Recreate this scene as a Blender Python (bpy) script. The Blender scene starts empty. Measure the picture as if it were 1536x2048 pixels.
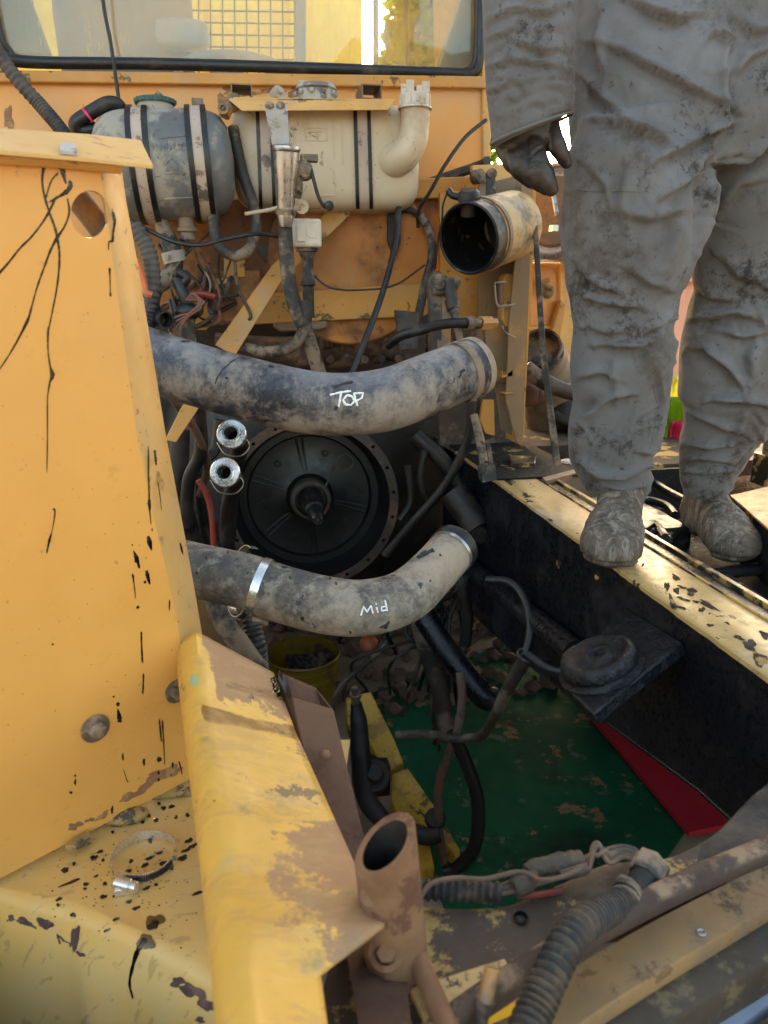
import bpy, bmesh, math, random
import numpy as np
from mathutils import Vector, Matrix, noise
from mathutils.geometry import delaunay_2d_cdt
from mathutils.bvhtree import BVHTree

random.seed(7)
rng = random.Random(11)
scene = bpy.context.scene
COL = scene.collection

# ------------------------------------------------------------------ camera
FPX = 1500.0                       # focal length in pixels of the 1536 x 2048 photograph
YAW, PITCH = math.radians(11.0), math.radians(16.5)
CAM = Vector((0.0, 0.0, 1.9))
FW = Vector((math.sin(YAW) * math.cos(PITCH), math.cos(YAW) * math.cos(PITCH), -math.sin(PITCH)))
RT = Vector((math.cos(YAW), -math.sin(YAW), 0.0))
UP = RT.cross(FW)
cam_data = bpy.data.cameras.new("camera")
cam = bpy.data.objects.new("camera", cam_data)
COL.objects.link(cam)
cam.matrix_world = Matrix(((RT.x, UP.x, -FW.x, CAM.x), (RT.y, UP.y, -FW.y, CAM.y), (RT.z, UP.z, -FW.z, CAM.z), (0, 0, 0, 1)))
cam_data.sensor_fit = 'VERTICAL'
cam_data.sensor_height = 36.0
cam_data.lens = 36.0 * FPX / 2048.0
cam_data.clip_start = 0.02
cam_data.clip_end = 2000.0
cam_data.dof.use_dof = True
cam_data.dof.focus_distance = 1.6
cam_data.dof.aperture_fstop = 6.0
scene.camera = cam

# ------------------------------------------------------------------ sky and sun
SUN_AZ, SUN_EL = math.radians(13.0), math.radians(13.0)   # azimuth from +Y towards +X
world = bpy.data.worlds.new("World")
scene.world = world
world.use_nodes = True
wn = world.node_tree.nodes
wl = world.node_tree.links
wn.clear()
sky = wn.new('ShaderNodeTexSky')
sky.sky_type = 'NISHITA'
sky.sun_disc = False
sky.sun_elevation = SUN_EL
sky.sun_rotation = SUN_AZ
sky.air_density = 1.0
sky.dust_density = 4.0
sky.ozone_density = 0.6
bg = wn.new('ShaderNodeBackground')
bg.inputs['Strength'].default_value = 0.15
wo = wn.new('ShaderNodeOutputWorld')
warm = wn.new('ShaderNodeMix')                 # evening air: a little less blue than the clear model
warm.data_type = 'RGBA'; warm.blend_type = 'MULTIPLY'
warm.inputs[0].default_value = 1.0
warm.inputs[7].default_value = (1.10, 1.0, 0.86, 1.0)
wl.new(sky.outputs[0], warm.inputs[6])
wl.new(warm.outputs[2], bg.inputs[0])
wl.new(bg.outputs[0], wo.inputs[0])

sun_data = bpy.data.lights.new("sun", 'SUN')
sun_data.energy = 3.2
sun_data.angle = math.radians(0.6)
sun_data.color = (1.0, 0.82, 0.55)
sun = bpy.data.objects.new("sun", sun_data)
COL.objects.link(sun)
sdir = Vector((math.sin(SUN_AZ) * math.cos(SUN_EL), math.cos(SUN_AZ) * math.cos(SUN_EL), math.sin(SUN_EL)))
sun.rotation_euler = sdir.to_track_quat('Z', 'Y').to_euler()
sun.location = (3, 8, 6)

vs = scene.view_settings
vs.view_transform = 'Standard'
vs.look = 'None'
vs.exposure = 2.65
vs.gamma = 1.0
vs.use_curve_mapping = False
scene.cycles.use_denoising = True
scene.cycles.max_bounces = 6

# ------------------------------------------------------------------ where a sight line meets a surface
def ray(px, py):
    return FW + RT * ((px - 768.0) / FPX) + UP * ((1024.0 - py) / FPX)
def P(px, py, d):
    return CAM + ray(px, py) * d
def PX(px, py, x):
    r = ray(px, py); return CAM + r * ((x - CAM.x) / r.x)
def PY(px, py, y):
    r = ray(px, py); return CAM + r * ((y - CAM.y) / r.y)
def PZ(px, py, z):
    r = ray(px, py); return CAM + r * ((z - CAM.z) / r.z)
class Plane:
    def __init__(s, p, n):
        s.p = Vector(p); s.n = Vector(n).normalized()
        if s.n.dot(CAM - s.p) < 0: s.n = -s.n
    def at(s, px, py, off=0.0):
        r = ray(px, py)
        return CAM + r * ((s.p + s.n * off - CAM).dot(s.n) / r.dot(s.n))

# ------------------------------------------------------------------ materials
class NT:
    def __init__(s, m):
        m.use_nodes = True
        s.t = m.node_tree; s.n = s.t.nodes; s.l = s.t.links
        s.n.clear()
    def new(s, typ, **kw):
        nd = s.n.new(typ)
        for k, v in kw.items(): setattr(nd, k, v)
        return nd
    def lk(s, a, b): s.l.new(a, b)
    def noise(s, vec, scale, detail=4.0, rough=0.6, dist=0.0):
        nd = s.new('ShaderNodeTexNoise')
        nd.inputs['Scale'].default_value = scale
        nd.inputs['Detail'].default_value = detail
        nd.inputs['Roughness'].default_value = rough
        nd.inputs['Distortion'].default_value = dist
        s.lk(vec, nd.inputs['Vector'])
        return nd.outputs['Fac']
    def ramp(s, v, lo, hi, a=0.0, b=1.0):
        nd = s.new('ShaderNodeMapRange', interpolation_type='SMOOTHSTEP')
        nd.inputs['From Min'].default_value = lo
        nd.inputs['From Max'].default_value = hi
        nd.inputs['To Min'].default_value = a
        nd.inputs['To Max'].default_value = b
        s.lk(v, nd.inputs['Value'])
        return nd.outputs[0]
    def math(s, op, a, b):
        nd = s.new('ShaderNodeMath', operation=op)
        for i, v in enumerate((a, b)):
            if isinstance(v, (int, float)): nd.inputs[i].default_value = v
            else: s.lk(v, nd.inputs[i])
        return nd.outputs[0]
    def mix(s, f, a, b):
        nd = s.new('ShaderNodeMix', data_type='RGBA')
        if isinstance(f, (int, float)): nd.inputs[0].default_value = f
        else: s.lk(f, nd.inputs[0])
        for i, v in ((6, a), (7, b)):
            if isinstance(v, tuple): nd.inputs[i].default_value = (*v, 1.0)
            else: s.lk(v, nd.inputs[i])
        return nd.outputs[2]
    def mixf(s, f, a, b):
        nd = s.new('ShaderNodeMix', data_type='FLOAT')
        s.lk(f, nd.inputs[0])
        for i, v in ((2, a), (3, b)):
            if isinstance(v, (int, float)): nd.inputs[i].default_value = v
            else: s.lk(v, nd.inputs[i])
        return nd.outputs[0]

def material(name, base, rough=0.5, metal=0.0, var=0.12, vscale=5.0, layers=(), bump=0.15, bscale=60.0, bdist=0.002,
             spec=0.5, transl=0.0, coat=0.0, sheen=0.0, dent=0.0):
    """Paint, rubber or metal under layers of dust, rust and oil.
    A layer: dict(col, scale, lo, hi, rough, stretch=(x,y,z), up=bool, k=strength, detail)."""
    m = bpy.data.materials.new(name)
    t = NT(m)
    tc = t.new('ShaderNodeTexCoord')
    vec = tc.outputs['Object']
    geo = t.new('ShaderNodeNewGeometry')
    n0 = t.noise(vec, vscale, 5.0, 0.65)
    dark = tuple(c * (1 - var) for c in base); lite = tuple(min(1, c * (1 + var)) for c in base)
    col = t.mix(t.ramp(n0, 0.3, 0.7), dark, lite)
    rg = t.ramp(t.noise(vec, vscale * 6, 4.0), 0.3, 0.7, max(0.05, rough - 0.1), min(1, rough + 0.1))
    hsum = t.noise(vec, bscale, 6.0, 0.7)
    for i, L in enumerate(layers):
        v = vec
        mp = t.new('ShaderNodeMapping')
        mp.inputs['Scale'].default_value = L.get('stretch', (1, 1, 1))
        mp.inputs['Location'].default_value = (3.1 * i + 1.7, 5.3 * i, 2.9 * i)
        t.lk(v, mp.inputs['Vector'])
        nz = t.noise(mp.outputs[0], L.get('scale', 6.0), L.get('detail', 8.0), L.get('nrough', 0.68), L.get('dist', 0.0))
        nz = t.math('ADD', t.math('MULTIPLY', t.math('SUBTRACT', nz, 0.5), 1.45), 0.5)
        if L.get('attr'):
            at_ = t.new('ShaderNodeAttribute'); at_.attribute_name = L['attr']
            nz = t.math('ADD', nz, t.math('MULTIPLY', t.math('SUBTRACT', at_.outputs['Fac'], 0.5), L.get('aw', 0.8)))
        f = t.ramp(nz, L['lo'], L['hi'])
        if L.get('up'):
            sp = t.new('ShaderNodeSeparateXYZ'); t.lk(geo.outputs['Normal'], sp.inputs[0])
            f = t.math('MULTIPLY', f, t.ramp(sp.outputs['Z'], L.get('u0', -0.2), L.get('u1', 0.9)))
        if L.get('edge'):
            f = t.math('MAXIMUM', f, t.math('MULTIPLY', t.ramp(geo.outputs['Pointiness'], 0.52, 0.6), t.ramp(nz, 0.35, 0.6)))
        f = t.math('MULTIPLY', f, L.get('k', 1.0))
        col = t.mix(f, col, L['col'])
        if 'rough' in L: rg = t.mixf(f, rg, L['rough'])
        if L.get('h'): hsum = t.math('ADD', hsum, t.math('MULTIPLY', f, L['h']))
    bs = t.new('ShaderNodeBsdfPrincipled')
    t.lk(col, bs.inputs['Base Color'])
    t.lk(rg, bs.inputs['Roughness'])
    bs.inputs['Metallic'].default_value = metal
    bs.inputs['Specular IOR Level'].default_value = spec
    if coat: bs.inputs['Coat Weight'].default_value = coat; bs.inputs['Coat Roughness'].default_value = 0.15
    if sheen: bs.inputs['Sheen Weight'].default_value = sheen
    if bump:
        b = t.new('ShaderNodeBump')
        b.inputs['Strength'].default_value = bump
        b.inputs['Distance'].default_value = bdist
        t.lk(hsum, b.inputs['Height'])
        if dent:                                     # broad dents and buckles in sheet metal
            b2 = t.new('ShaderNodeBump'); b2.inputs['Strength'].default_value = dent; b2.inputs['Distance'].default_value = 0.03
            t.lk(t.noise(vec, 4.5, 2.0, 0.5), b2.inputs['Height']); t.lk(b2.outputs[0], b.inputs['Normal'])
        t.lk(b.outputs[0], bs.inputs['Normal'])
    out = t.new('ShaderNodeOutputMaterial')
    surf = bs.outputs[0]
    if transl:
        tr = t.new('ShaderNodeBsdfTranslucent'); t.lk(col, tr.inputs[0])
        mx = t.new('ShaderNodeMixShader'); mx.inputs[0].default_value = transl
        t.lk(surf, mx.inputs[1]); t.lk(tr.outputs[0], mx.inputs[2]); surf = mx.outputs[0]
    t.lk(surf, out.inputs[0])
    return m

DUST = (0.42, 0.31, 0.21)
RUST = (0.16, 0.065, 0.03)
OILC = (0.008, 0.008, 0.010)
M = {}
M['panel'] = material('yellow_panel_paint', (0.69, 0.345, 0.08), 0.36, dent=0.28, var=0.04, vscale=2.5, bump=0.05, bscale=25, layers=[
    dict(col=(0.58, 0.32, 0.10), scale=3.0, lo=0.45, hi=0.8, rough=0.5, k=0.5),
    dict(col=(0.40, 0.20, 0.04), scale=60, lo=0.78, hi=0.83, k=0.6, detail=3),
    dict(col=(0.46, 0.25, 0.05), scale=11, lo=0.70, hi=0.84, k=0.5, detail=10),
    dict(col=(0.30, 0.16, 0.05), scale=30, lo=0.80, hi=0.84, k=0.5, stretch=(1, 1, .5)),
    dict(col=(0.78, 0.50, 0.22), scale=20, lo=0.74, hi=0.80, k=0.4, stretch=(.25, .25, 3.0), dist=0.5)])
M['panel_edge'] = material('yellow_panel_edge', (0.56, 0.32, 0.095), 0.5, var=0.1, vscale=6, bump=0.08, bscale=40, layers=[
    dict(col=(0.46, 0.31, 0.14), scale=7, lo=0.42, hi=0.7, k=0.6),
    dict(col=(0.10, 0.06, 0.03), scale=40, lo=0.68, hi=0.71, k=0.8),
    dict(col=(0.20, 0.10, 0.05), scale=18, lo=0.66, hi=0.72, k=0.6)])
M['lip'] = material('yellow_lip_paint', (0.62, 0.36, 0.11), 0.45, dent=0.2, var=0.1, vscale=6, bump=0.1, bscale=30, layers=[
    dict(col=DUST, scale=8, lo=0.5, hi=0.75, k=0.6), dict(col=(0.22, 0.09, 0.05), scale=20, lo=0.66, hi=0.7, k=0.8, stretch=(1, 1, 3))])
M['cab'] = material('orange_cab_paint', (0.66, 0.30, 0.07), 0.42, dent=0.25, var=0.1, vscale=1.2, bump=0.05, bscale=20, layers=[
    dict(col=(0.55, 0.34, 0.16), scale=2.5, lo=0.4, hi=0.7, k=0.6),
    dict(col=(0.30, 0.13, 0.06), scale=5, lo=0.64, hi=0.74, k=0.75),
    dict(col=(0.25, 0.12, 0.05), scale=60, lo=0.72, hi=0.75, k=0.6)])
M['shroud'] = material('orange_shroud_paint', (0.46, 0.175, 0.03), 0.5, dent=0.3, var=0.2, vscale=2.0, bump=0.15, bscale=30, layers=[
    dict(col=(0.11, 0.05, 0.028), scale=2.2, lo=0.45, hi=0.66, k=0.9, rough=0.8),
    dict(col=(0.38, 0.24, 0.12), scale=5, lo=0.52, hi=0.72, k=0.6, rough=0.9),
    dict(col=(0.04, 0.025, 0.02), scale=25, lo=0.68, hi=0.71, k=0.8)])
M['strut'] = material('orange_strut_paint', (0.50, 0.235, 0.045), 0.5, var=0.12, vscale=6, bump=0.12, bscale=40, layers=[
    dict(col=(0.40, 0.25, 0.12), scale=6, lo=0.5, hi=0.7, k=0.6),
    dict(col=(0.06, 0.05, 0.02), scale=16, lo=0.64, hi=0.67, k=0.9)])
M['rail_top'] = material('cream_rail_paint', (0.46, 0.305, 0.115), 0.4, var=0.1, vscale=9, bump=0.25, bscale=50, layers=[
    dict(col=(0.55, 0.49, 0.38), scale=4, lo=0.55, hi=0.72, k=0.7),
    dict(col=(0.30, 0.20, 0.09), scale=30, lo=0.62, hi=0.68, k=0.6),
    dict(col=OILC, scale=17, lo=0.66, hi=0.68, k=0.95, rough=0.25, h=-1.5, stretch=(1.0, 0.8, 1)),
    dict(col=(0.10, 0.07, 0.04), scale=70, lo=0.64, hi=0.72, k=0.7, stretch=(1, .5, 1)),
    dict(col=(0.35, 0.22, 0.09), scale=6, lo=0.5, hi=0.7, k=0.5, nrough=0.8)])
M['rail_edge'] = material('worn_yellow_edge', (0.40, 0.24, 0.06), 0.5, var=0.2, vscale=9, bump=0.3, bscale=50, layers=[
    dict(col=OILC, scale=12, lo=0.44, hi=0.5, k=0.95, rough=0.3), dict(col=DUST, scale=18, lo=0.6, hi=0.66, k=0.6)])
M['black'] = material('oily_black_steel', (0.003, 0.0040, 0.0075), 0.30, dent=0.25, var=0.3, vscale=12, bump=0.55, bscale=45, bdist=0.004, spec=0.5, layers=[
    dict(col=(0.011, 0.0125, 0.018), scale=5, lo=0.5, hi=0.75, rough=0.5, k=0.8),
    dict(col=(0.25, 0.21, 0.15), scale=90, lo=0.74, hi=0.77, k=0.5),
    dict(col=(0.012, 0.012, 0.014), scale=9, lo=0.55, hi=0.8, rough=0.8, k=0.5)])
M['oily_matte'] = material('oily_matte_steel', (0.008, 0.008, 0.009), 0.75, var=0.3, vscale=12, bump=0.8, bscale=45, bdist=0.005, spec=0.2, layers=[
    dict(col=(0.30, 0.20, 0.07), scale=8, lo=0.64, hi=0.68, k=0.9), dict(col=(0.05, 0.045, 0.04), scale=14, lo=0.6, hi=0.75, k=0.5)])
M['grease'] = material('thick_black_grease', (0.003, 0.0042, 0.0065), 0.42, var=0.3, vscale=15, bump=0.8, bscale=36, bdist=0.008, spec=0.5, layers=[
    dict(col=(0.0055, 0.0075, 0.011), scale=14, lo=0.5, hi=0.65, rough=0.4, k=0.8, h=0.5)])
M['housing'] = material('black_housing', (0.0045, 0.0043, 0.0048), 0.40, var=0.3, vscale=6, bump=0.2, bscale=25, layers=[
    dict(col=(0.012, 0.011, 0.0115), scale=4, lo=0.45, hi=0.7, k=0.8, rough=0.35)])
M['housing_rim'] = material('dirty_housing_rim', (0.045, 0.032, 0.024), 0.6, var=0.3, vscale=14, bump=0.3, bscale=50, layers=[
    dict(col=(0.16, 0.075, 0.04), scale=8, lo=0.5, hi=0.65, k=0.9), dict(col=(0.25, 0.25, 0.26), scale=5, lo=0.58, hi=0.68, k=0.8, rough=0.35)])
M['hose'] = material('dusty_black_hose', (0.022, 0.025, 0.035), 0.34, var=0.3, vscale=7, bump=0.25, bscale=70, layers=[
    dict(col=(0.30, 0.25, 0.205), scale=3.0, lo=0.42, hi=0.64, k=0.85, rough=0.85, nrough=0.8),
    dict(col=(0.22, 0.22, 0.24), scale=5, lo=0.28, hi=0.66, k=0.75, rough=0.6, up=True, u0=0.15, u1=0.95, nrough=0.8),  # grey dust on top, bluish to imitate the sky's sheen there
    dict(col=(0.30, 0.27, 0.23), scale=34, lo=0.52, hi=0.74, k=0.6, rough=0.9, stretch=(1, 1, .35)),
    dict(col=(0.012, 0.012, 0.014), scale=26, lo=0.70, hi=0.72, k=0.9, rough=0.3)])
M['hose_tan'] = material('sandy_hose', (0.06, 0.054, 0.050), 0.6, var=0.3, vscale=8, bump=0.3, bscale=90, layers=[
    dict(col=(0.40, 0.31, 0.225), scale=4.5, lo=0.32, hi=0.66, k=0.8, rough=0.9, nrough=0.82),
    dict(col=(0.06, 0.062, 0.07), scale=6, lo=0.56, hi=0.74, k=0.65, rough=0.5),
    dict(col=(0.34, 0.29, 0.23), scale=35, lo=0.52, hi=0.7, k=0.6, rough=0.9),
    dict(col=(0.012, 0.012, 0.014), scale=24, lo=0.69, hi=0.71, k=0.95, rough=0.3)])
M['rubber'] = material('black_rubber', (0.008, 0.008, 0.0095), 0.42, var=0.3, vscale=10, bump=0.2, bscale=60, layers=[
    dict(col=(0.07, 0.058, 0.046), scale=8, lo=0.54, hi=0.72, k=0.7, rough=0.9)])
M['rubber_dirty'] = material('muddy_rubber', (0.032, 0.027, 0.023), 0.65, var=0.3, vscale=10, bump=0.35, bscale=60, layers=[
    dict(col=(0.27, 0.20, 0.14), scale=9, lo=0.44, hi=0.62, k=0.85, rough=0.95),
    dict(col=(0.02, 0.02, 0.02), scale=22, lo=0.62, hi=0.66, k=0.8)])
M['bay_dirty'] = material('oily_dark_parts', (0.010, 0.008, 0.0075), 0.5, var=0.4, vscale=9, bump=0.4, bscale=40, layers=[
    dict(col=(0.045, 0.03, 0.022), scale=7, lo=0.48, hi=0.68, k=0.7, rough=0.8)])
M['bay_brown'] = material('brown_oily_tube', (0.048, 0.033, 0.024), 0.6, var=0.35, vscale=9, bump=0.4, bscale=40, layers=[
    dict(col=(0.21, 0.15, 0.10), scale=7, lo=0.48, hi=0.64, k=0.8, rough=0.9), dict(col=(0.012, 0.011, 0.011), scale=10, lo=0.56, hi=0.63, k=0.8)])
M['tank_blue'] = material('grey_blue_plastic', (0.125, 0.13, 0.133), 0.5, var=0.18, vscale=4, bump=0.12, bscale=35, layers=[
    dict(col=(0.37, 0.33, 0.26), scale=5, lo=0.5, hi=0.64, k=0.8, rough=0.9),
    dict(col=(0.40, 0.34, 0.25), scale=3, lo=0.3, hi=0.6, k=0.5, rough=0.9, up=True, u0=-0.9, u1=-0.1) if False else dict(col=(0.30, 0.27, 0.22), scale=12, lo=0.55, hi=0.63, k=0.7, rough=0.9),
    dict(col=(0.07, 0.065, 0.06), scale=20, lo=0.66, hi=0.68, k=0.8, dist=1.5)])
M['tank_white'] = material('aged_white_plastic', (0.56, 0.46, 0.32), 0.42, var=0.08, vscale=3, bump=0.08, bscale=25, layers=[
    dict(col=(0.42, 0.32, 0.20), scale=4, lo=0.48, hi=0.7, k=0.75, rough=0.8),
    dict(col=(0.26, 0.18, 0.10), scale=7, lo=0.62, hi=0.74, k=0.7, rough=0.9, dist=0.8),
    dict(col=(0.10, 0.075, 0.055), scale=12, lo=0.69, hi=0.71, k=0.7, dist=2.0)])
M['strap'] = material('pinkish_strap', (0.43, 0.34, 0.27), 0.5, var=0.12, vscale=9, bump=0.15, bscale=50, layers=[
    dict(col=(0.17, 0.10, 0.07), scale=22, lo=0.6, hi=0.64, k=0.85), dict(col=(0.07, 0.06, 0.055), scale=14, lo=0.64, hi=0.67, k=0.85)])
M['greywhite'] = material('grey_white_steel', (0.36, 0.345, 0.32), 0.5, var=0.15, vscale=9, bump=0.2, bscale=40, layers=[
    dict(col=(0.12, 0.10, 0.09), scale=12, lo=0.58, hi=0.63, k=0.85, dist=1.2), dict(col=(0.36, 0.28, 0.2), scale=6, lo=0.5, hi=0.66, k=0.6)])
M['dirtywhite'] = material('dirty_white_paint', (0.60, 0.53, 0.44), 0.45, var=0.1, vscale=8, bump=0.15, bscale=40, layers=[
    dict(col=(0.36, 0.27, 0.18), scale=6, lo=0.5, hi=0.66, k=0.7), dict(col=(0.07, 0.06, 0.05), scale=14, lo=0.66, hi=0.68, k=0.8)])
M['tan'] = material('dusty_tan_steel', (0.26, 0.165, 0.085), 0.6, var=0.15, vscale=3, bump=0.12, bscale=35, layers=[
    dict(col=(0.22, 0.18, 0.135), scale=3, lo=0.42, hi=0.62, k=0.75, rough=0.9, stretch=(2, 2, .5)),
    dict(col=(0.45, 0.22, 0.05), scale=5, lo=0.58, hi=0.68, k=0.7), dict(col=(0.16, 0.10, 0.05), scale=18, lo=0.64, hi=0.7, k=0.6, stretch=(2, 2, .4))])
M['mount'] = material('tan_post_steel', (0.18, 0.125, 0.08), 0.6, var=0.15, vscale=4, bump=0.15, bscale=35, layers=[
    dict(col=(0.40, 0.19, 0.05), scale=5, lo=0.54, hi=0.66, k=0.8), dict(col=(0.11, 0.085, 0.06), scale=12, lo=0.58, hi=0.66, k=0.7)])
M['exhaust'] = material('sooty_yellow_pipe', (0.50, 0.33, 0.13), 0.5, var=0.15, vscale=4, bump=0.1, bscale=35, layers=[
    dict(col=(0.10, 0.08, 0.06), scale=5, lo=0.52, hi=0.66, k=0.85), dict(col=(0.5, 0.42, 0.28), scale=7, lo=0.5, hi=0.7, k=0.5)])
M['soot'] = material('soot_black_metal', (0.006, 0.006, 0.0065), 0.45, var=0.3, vscale=12, bump=0.2, bscale=60, layers=[
    dict(col=(0.16, 0.11, 0.08), scale=25, lo=0.62, hi=0.68, k=0.7)])
M['steel'] = material('bare_steel', (0.42, 0.42, 0.42), 0.32, metal=0.9, var=0.15, vscale=12, bump=0.1, bscale=60, layers=[
    dict(col=(0.20, 0.15, 0.10), scale=12, lo=0.58, hi=0.68, k=0.7, rough=0.7)])
M['zinc'] = material('bright_zinc', (0.72, 0.73, 0.74), 0.26, metal=0.9, var=0.10, vscale=25, bump=0.06, bscale=60, layers=[
    dict(col=(0.45, 0.38, 0.28), scale=10, lo=0.56, hi=0.70, k=0.4, rough=0.45)])
M['bolt'] = material('grimy_bolt', (0.16, 0.12, 0.085), 0.55, metal=0.3, var=0.3, vscale=30, bump=0.4, bscale=90, layers=[
    dict(col=(0.36, 0.26, 0.17), scale=40, lo=0.5, hi=0.6, k=0.8), dict(col=(0.02, 0.02, 0.02), scale=35, lo=0.6, hi=0.64, k=0.9)])
M['bracket'] = material('worn_yellow_bracket', (0.64, 0.37, 0.07), 0.42, dent=0.2, var=0.1, vscale=6, bump=0.12, bscale=30, layers=[
    dict(col=(0.33, 0.185, 0.10), scale=4.5, lo=0.49, hi=0.56, k=0.92, rough=0.7, nrough=0.82, attr='wear', aw=0.55),
    dict(col=(0.17, 0.075, 0.013), scale=3.0, lo=0.58, hi=0.70, k=0.85, rough=0.3, attr='stain', aw=1.0),
    dict(col=(0.40, 0.34, 0.17), scale=7, lo=0.56, hi=0.72, k=0.6, nrough=0.8),
    dict(col=(0.45, 0.27, 0.10), scale=18, lo=0.48, hi=0.62, k=0.5, nrough=0.8, stretch=(.5, 1.4, 1)),
    dict(col=(0.22, 0.18, 0.10), scale=9, lo=0.62, hi=0.74, k=0.6), dict(col=(0.05, 0.045, 0.04), scale=15, lo=0.69, hi=0.72, k=0.8)])
M['rusty'] = material('rusty_dusty_steel', (0.15, 0.068, 0.030), 0.85, var=0.2, vscale=8, bump=0.35, bscale=90, layers=[
    dict(col=(0.24, 0.13, 0.065), scale=5, lo=0.42, hi=0.64, k=0.7, rough=0.95), dict(col=(0.08, 0.03, 0.016), scale=16, lo=0.58, hi=0.66, k=0.7)])
M['fender'] = material('yellow_fender_paint', (0.62, 0.36, 0.10), 0.4, dent=0.3, var=0.08, vscale=4, bump=0.1, bscale=30, layers=[
    dict(col=(0.58, 0.40, 0.17), scale=3, lo=0.42, hi=0.66, k=0.7),
    dict(col=(0.28, 0.19, 0.09), scale=28, lo=0.62, hi=0.67, k=0.5, stretch=(1, 3, 1), dist=0.6),
    dict(col=(0.20, 0.12, 0.08), scale=5, lo=0.68, hi=0.74, k=0.7)])
M['rusty_dark'] = material('dark_rusty_steel', (0.085, 0.038, 0.020), 0.85, var=0.25, vscale=8, bump=0.35, bscale=90, layers=[
    dict(col=(0.15, 0.08, 0.045), scale=5, lo=0.46, hi=0.68, k=0.7, rough=0.95), dict(col=(0.04, 0.018, 0.012), scale=9, lo=0.54, hi=0.66, k=0.8)])
M['deck_yellow'] = material('worn_deck_yellow', (0.34, 0.20, 0.06), 0.6, var=0.12, vscale=5, bump=0.2, bscale=60, layers=[
    dict(col=(0.26, 0.19, 0.11), scale=3, lo=0.5, hi=0.58, k=0.8, stretch=(1, .25, 1)), dict(col=(0.05, 0.04, 0.03), scale=40, lo=0.64, hi=0.68, k=0.8)])
M['bare'] = material('bare_brown_steel', (0.24, 0.125, 0.06), 0.7, var=0.25, vscale=25, bump=0.3, bscale=90, layers=[
    dict(col=(0.40, 0.24, 0.09), scale=30, lo=0.5, hi=0.6, k=0.8)])
M['patch'] = material('purple_brown_rust', (0.075, 0.035, 0.035), 0.8, var=0.3, vscale=30, bump=0.4, bscale=120, layers=[
    dict(col=(0.16, 0.09, 0.06), scale=40, lo=0.55, hi=0.65, k=0.7)])
M['cross'] = material('caked_crossmember', (0.075, 0.052, 0.036), 0.85, var=0.25, vscale=5, bump=0.5, bscale=30, bdist=0.004, layers=[
    dict(col=(0.40, 0.26, 0.075), scale=7, lo=0.55, hi=0.62, k=0.85, rough=0.6, nrough=0.8),
    dict(col=(0.17, 0.125, 0.085), scale=5, lo=0.53, hi=0.66, k=0.7), dict(col=(0.03, 0.026, 0.022), scale=6, lo=0.60, hi=0.68, k=0.85)])
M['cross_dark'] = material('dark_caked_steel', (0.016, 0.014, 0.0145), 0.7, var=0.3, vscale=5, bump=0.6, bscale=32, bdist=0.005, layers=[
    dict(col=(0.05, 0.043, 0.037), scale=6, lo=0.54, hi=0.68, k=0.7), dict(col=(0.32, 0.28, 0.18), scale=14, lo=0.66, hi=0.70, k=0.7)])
M['strip'] = material('sandy_yellow_strip', (0.27, 0.16, 0.065), 0.6, var=0.12, vscale=6, bump=0.2, bscale=40, layers=[
    dict(col=(0.19, 0.125, 0.075), scale=4, lo=0.40, hi=0.62, k=0.8), dict(col=(0.045, 0.033, 0.026), scale=6, lo=0.58, hi=0.68, k=0.85, nrough=0.8),
    dict(col=(0.13, 0.07, 0.04), scale=22, lo=0.66, hi=0.70, k=0.8)])
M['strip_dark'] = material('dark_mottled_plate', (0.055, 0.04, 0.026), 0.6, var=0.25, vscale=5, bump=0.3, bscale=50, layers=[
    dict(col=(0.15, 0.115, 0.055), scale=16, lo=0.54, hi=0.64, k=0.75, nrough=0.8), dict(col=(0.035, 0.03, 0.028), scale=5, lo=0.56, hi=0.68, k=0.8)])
M['pipe'] = material('dusty_brown_pipe', (0.055, 0.033, 0.024), 0.75, var=0.25, vscale=9, bump=0.4, bscale=60, layers=[
    dict(col=(0.27, 0.18, 0.11), scale=9, lo=0.44, hi=0.56, k=0.9, rough=0.95, up=True, u0=0.45, u1=0.85),
    dict(col=(0.05, 0.03, 0.025), scale=14, lo=0.56, hi=0.64, k=0.8)])
M['conduit'] = material('muddy_conduit', (0.022, 0.020, 0.019), 0.6, var=0.25, vscale=12, bump=0.2, bscale=80, layers=[
    dict(col=(0.12, 0.085, 0.05), scale=7, lo=0.44, hi=0.64, k=0.75, rough=0.9, nrough=0.8), dict(col=(0.02, 0.02, 0.02), scale=6, lo=0.56, hi=0.62, k=0.9)])
M['conduit_clean'] = material('dark_conduit', (0.016, 0.016, 0.018), 0.5, var=0.25, vscale=12, bump=0.1, bscale=80, layers=[
    dict(col=(0.12, 0.10, 0.085), scale=5, lo=0.5, hi=0.66, k=0.7, rough=0.9)])
M['green'] = material('green_sheet_paint', (0.012, 0.115, 0.05), 0.75, dent=0.3, spec=0.2, var=0.2, vscale=2, bump=0.15, bscale=25, layers=[
    dict(col=(0.40, 0.21, 0.12), scale=3.2, lo=0.62, hi=0.645, k=0.9, rough=0.8, nrough=0.75),
    dict(col=(0.02, 0.03, 0.018), scale=2.0, lo=0.5, hi=0.7, k=0.75), dict(col=(0.16, 0.22, 0.15), scale=11, lo=0.64, hi=0.69, k=0.6)])
M['red'] = material('red_sheet_paint', (0.62, 0.028, 0.05), 0.45, var=0.1, vscale=3, bump=0.1, bscale=25, layers=[
    dict(col=(0.25, 0.02, 0.02), scale=3, lo=0.55, hi=0.7, k=0.5)])
M['yellow_deep'] = material('grimy_deep_yellow', (0.62, 0.34, 0.02), 0.5, var=0.15, vscale=6, bump=0.2, bscale=40, layers=[
    dict(col=(0.02, 0.016, 0.012), scale=6, lo=0.57, hi=0.62, k=0.9, nrough=0.75), dict(col=(0.24, 0.12, 0.03), scale=9, lo=0.5, hi=0.66, k=0.6)])
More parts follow.
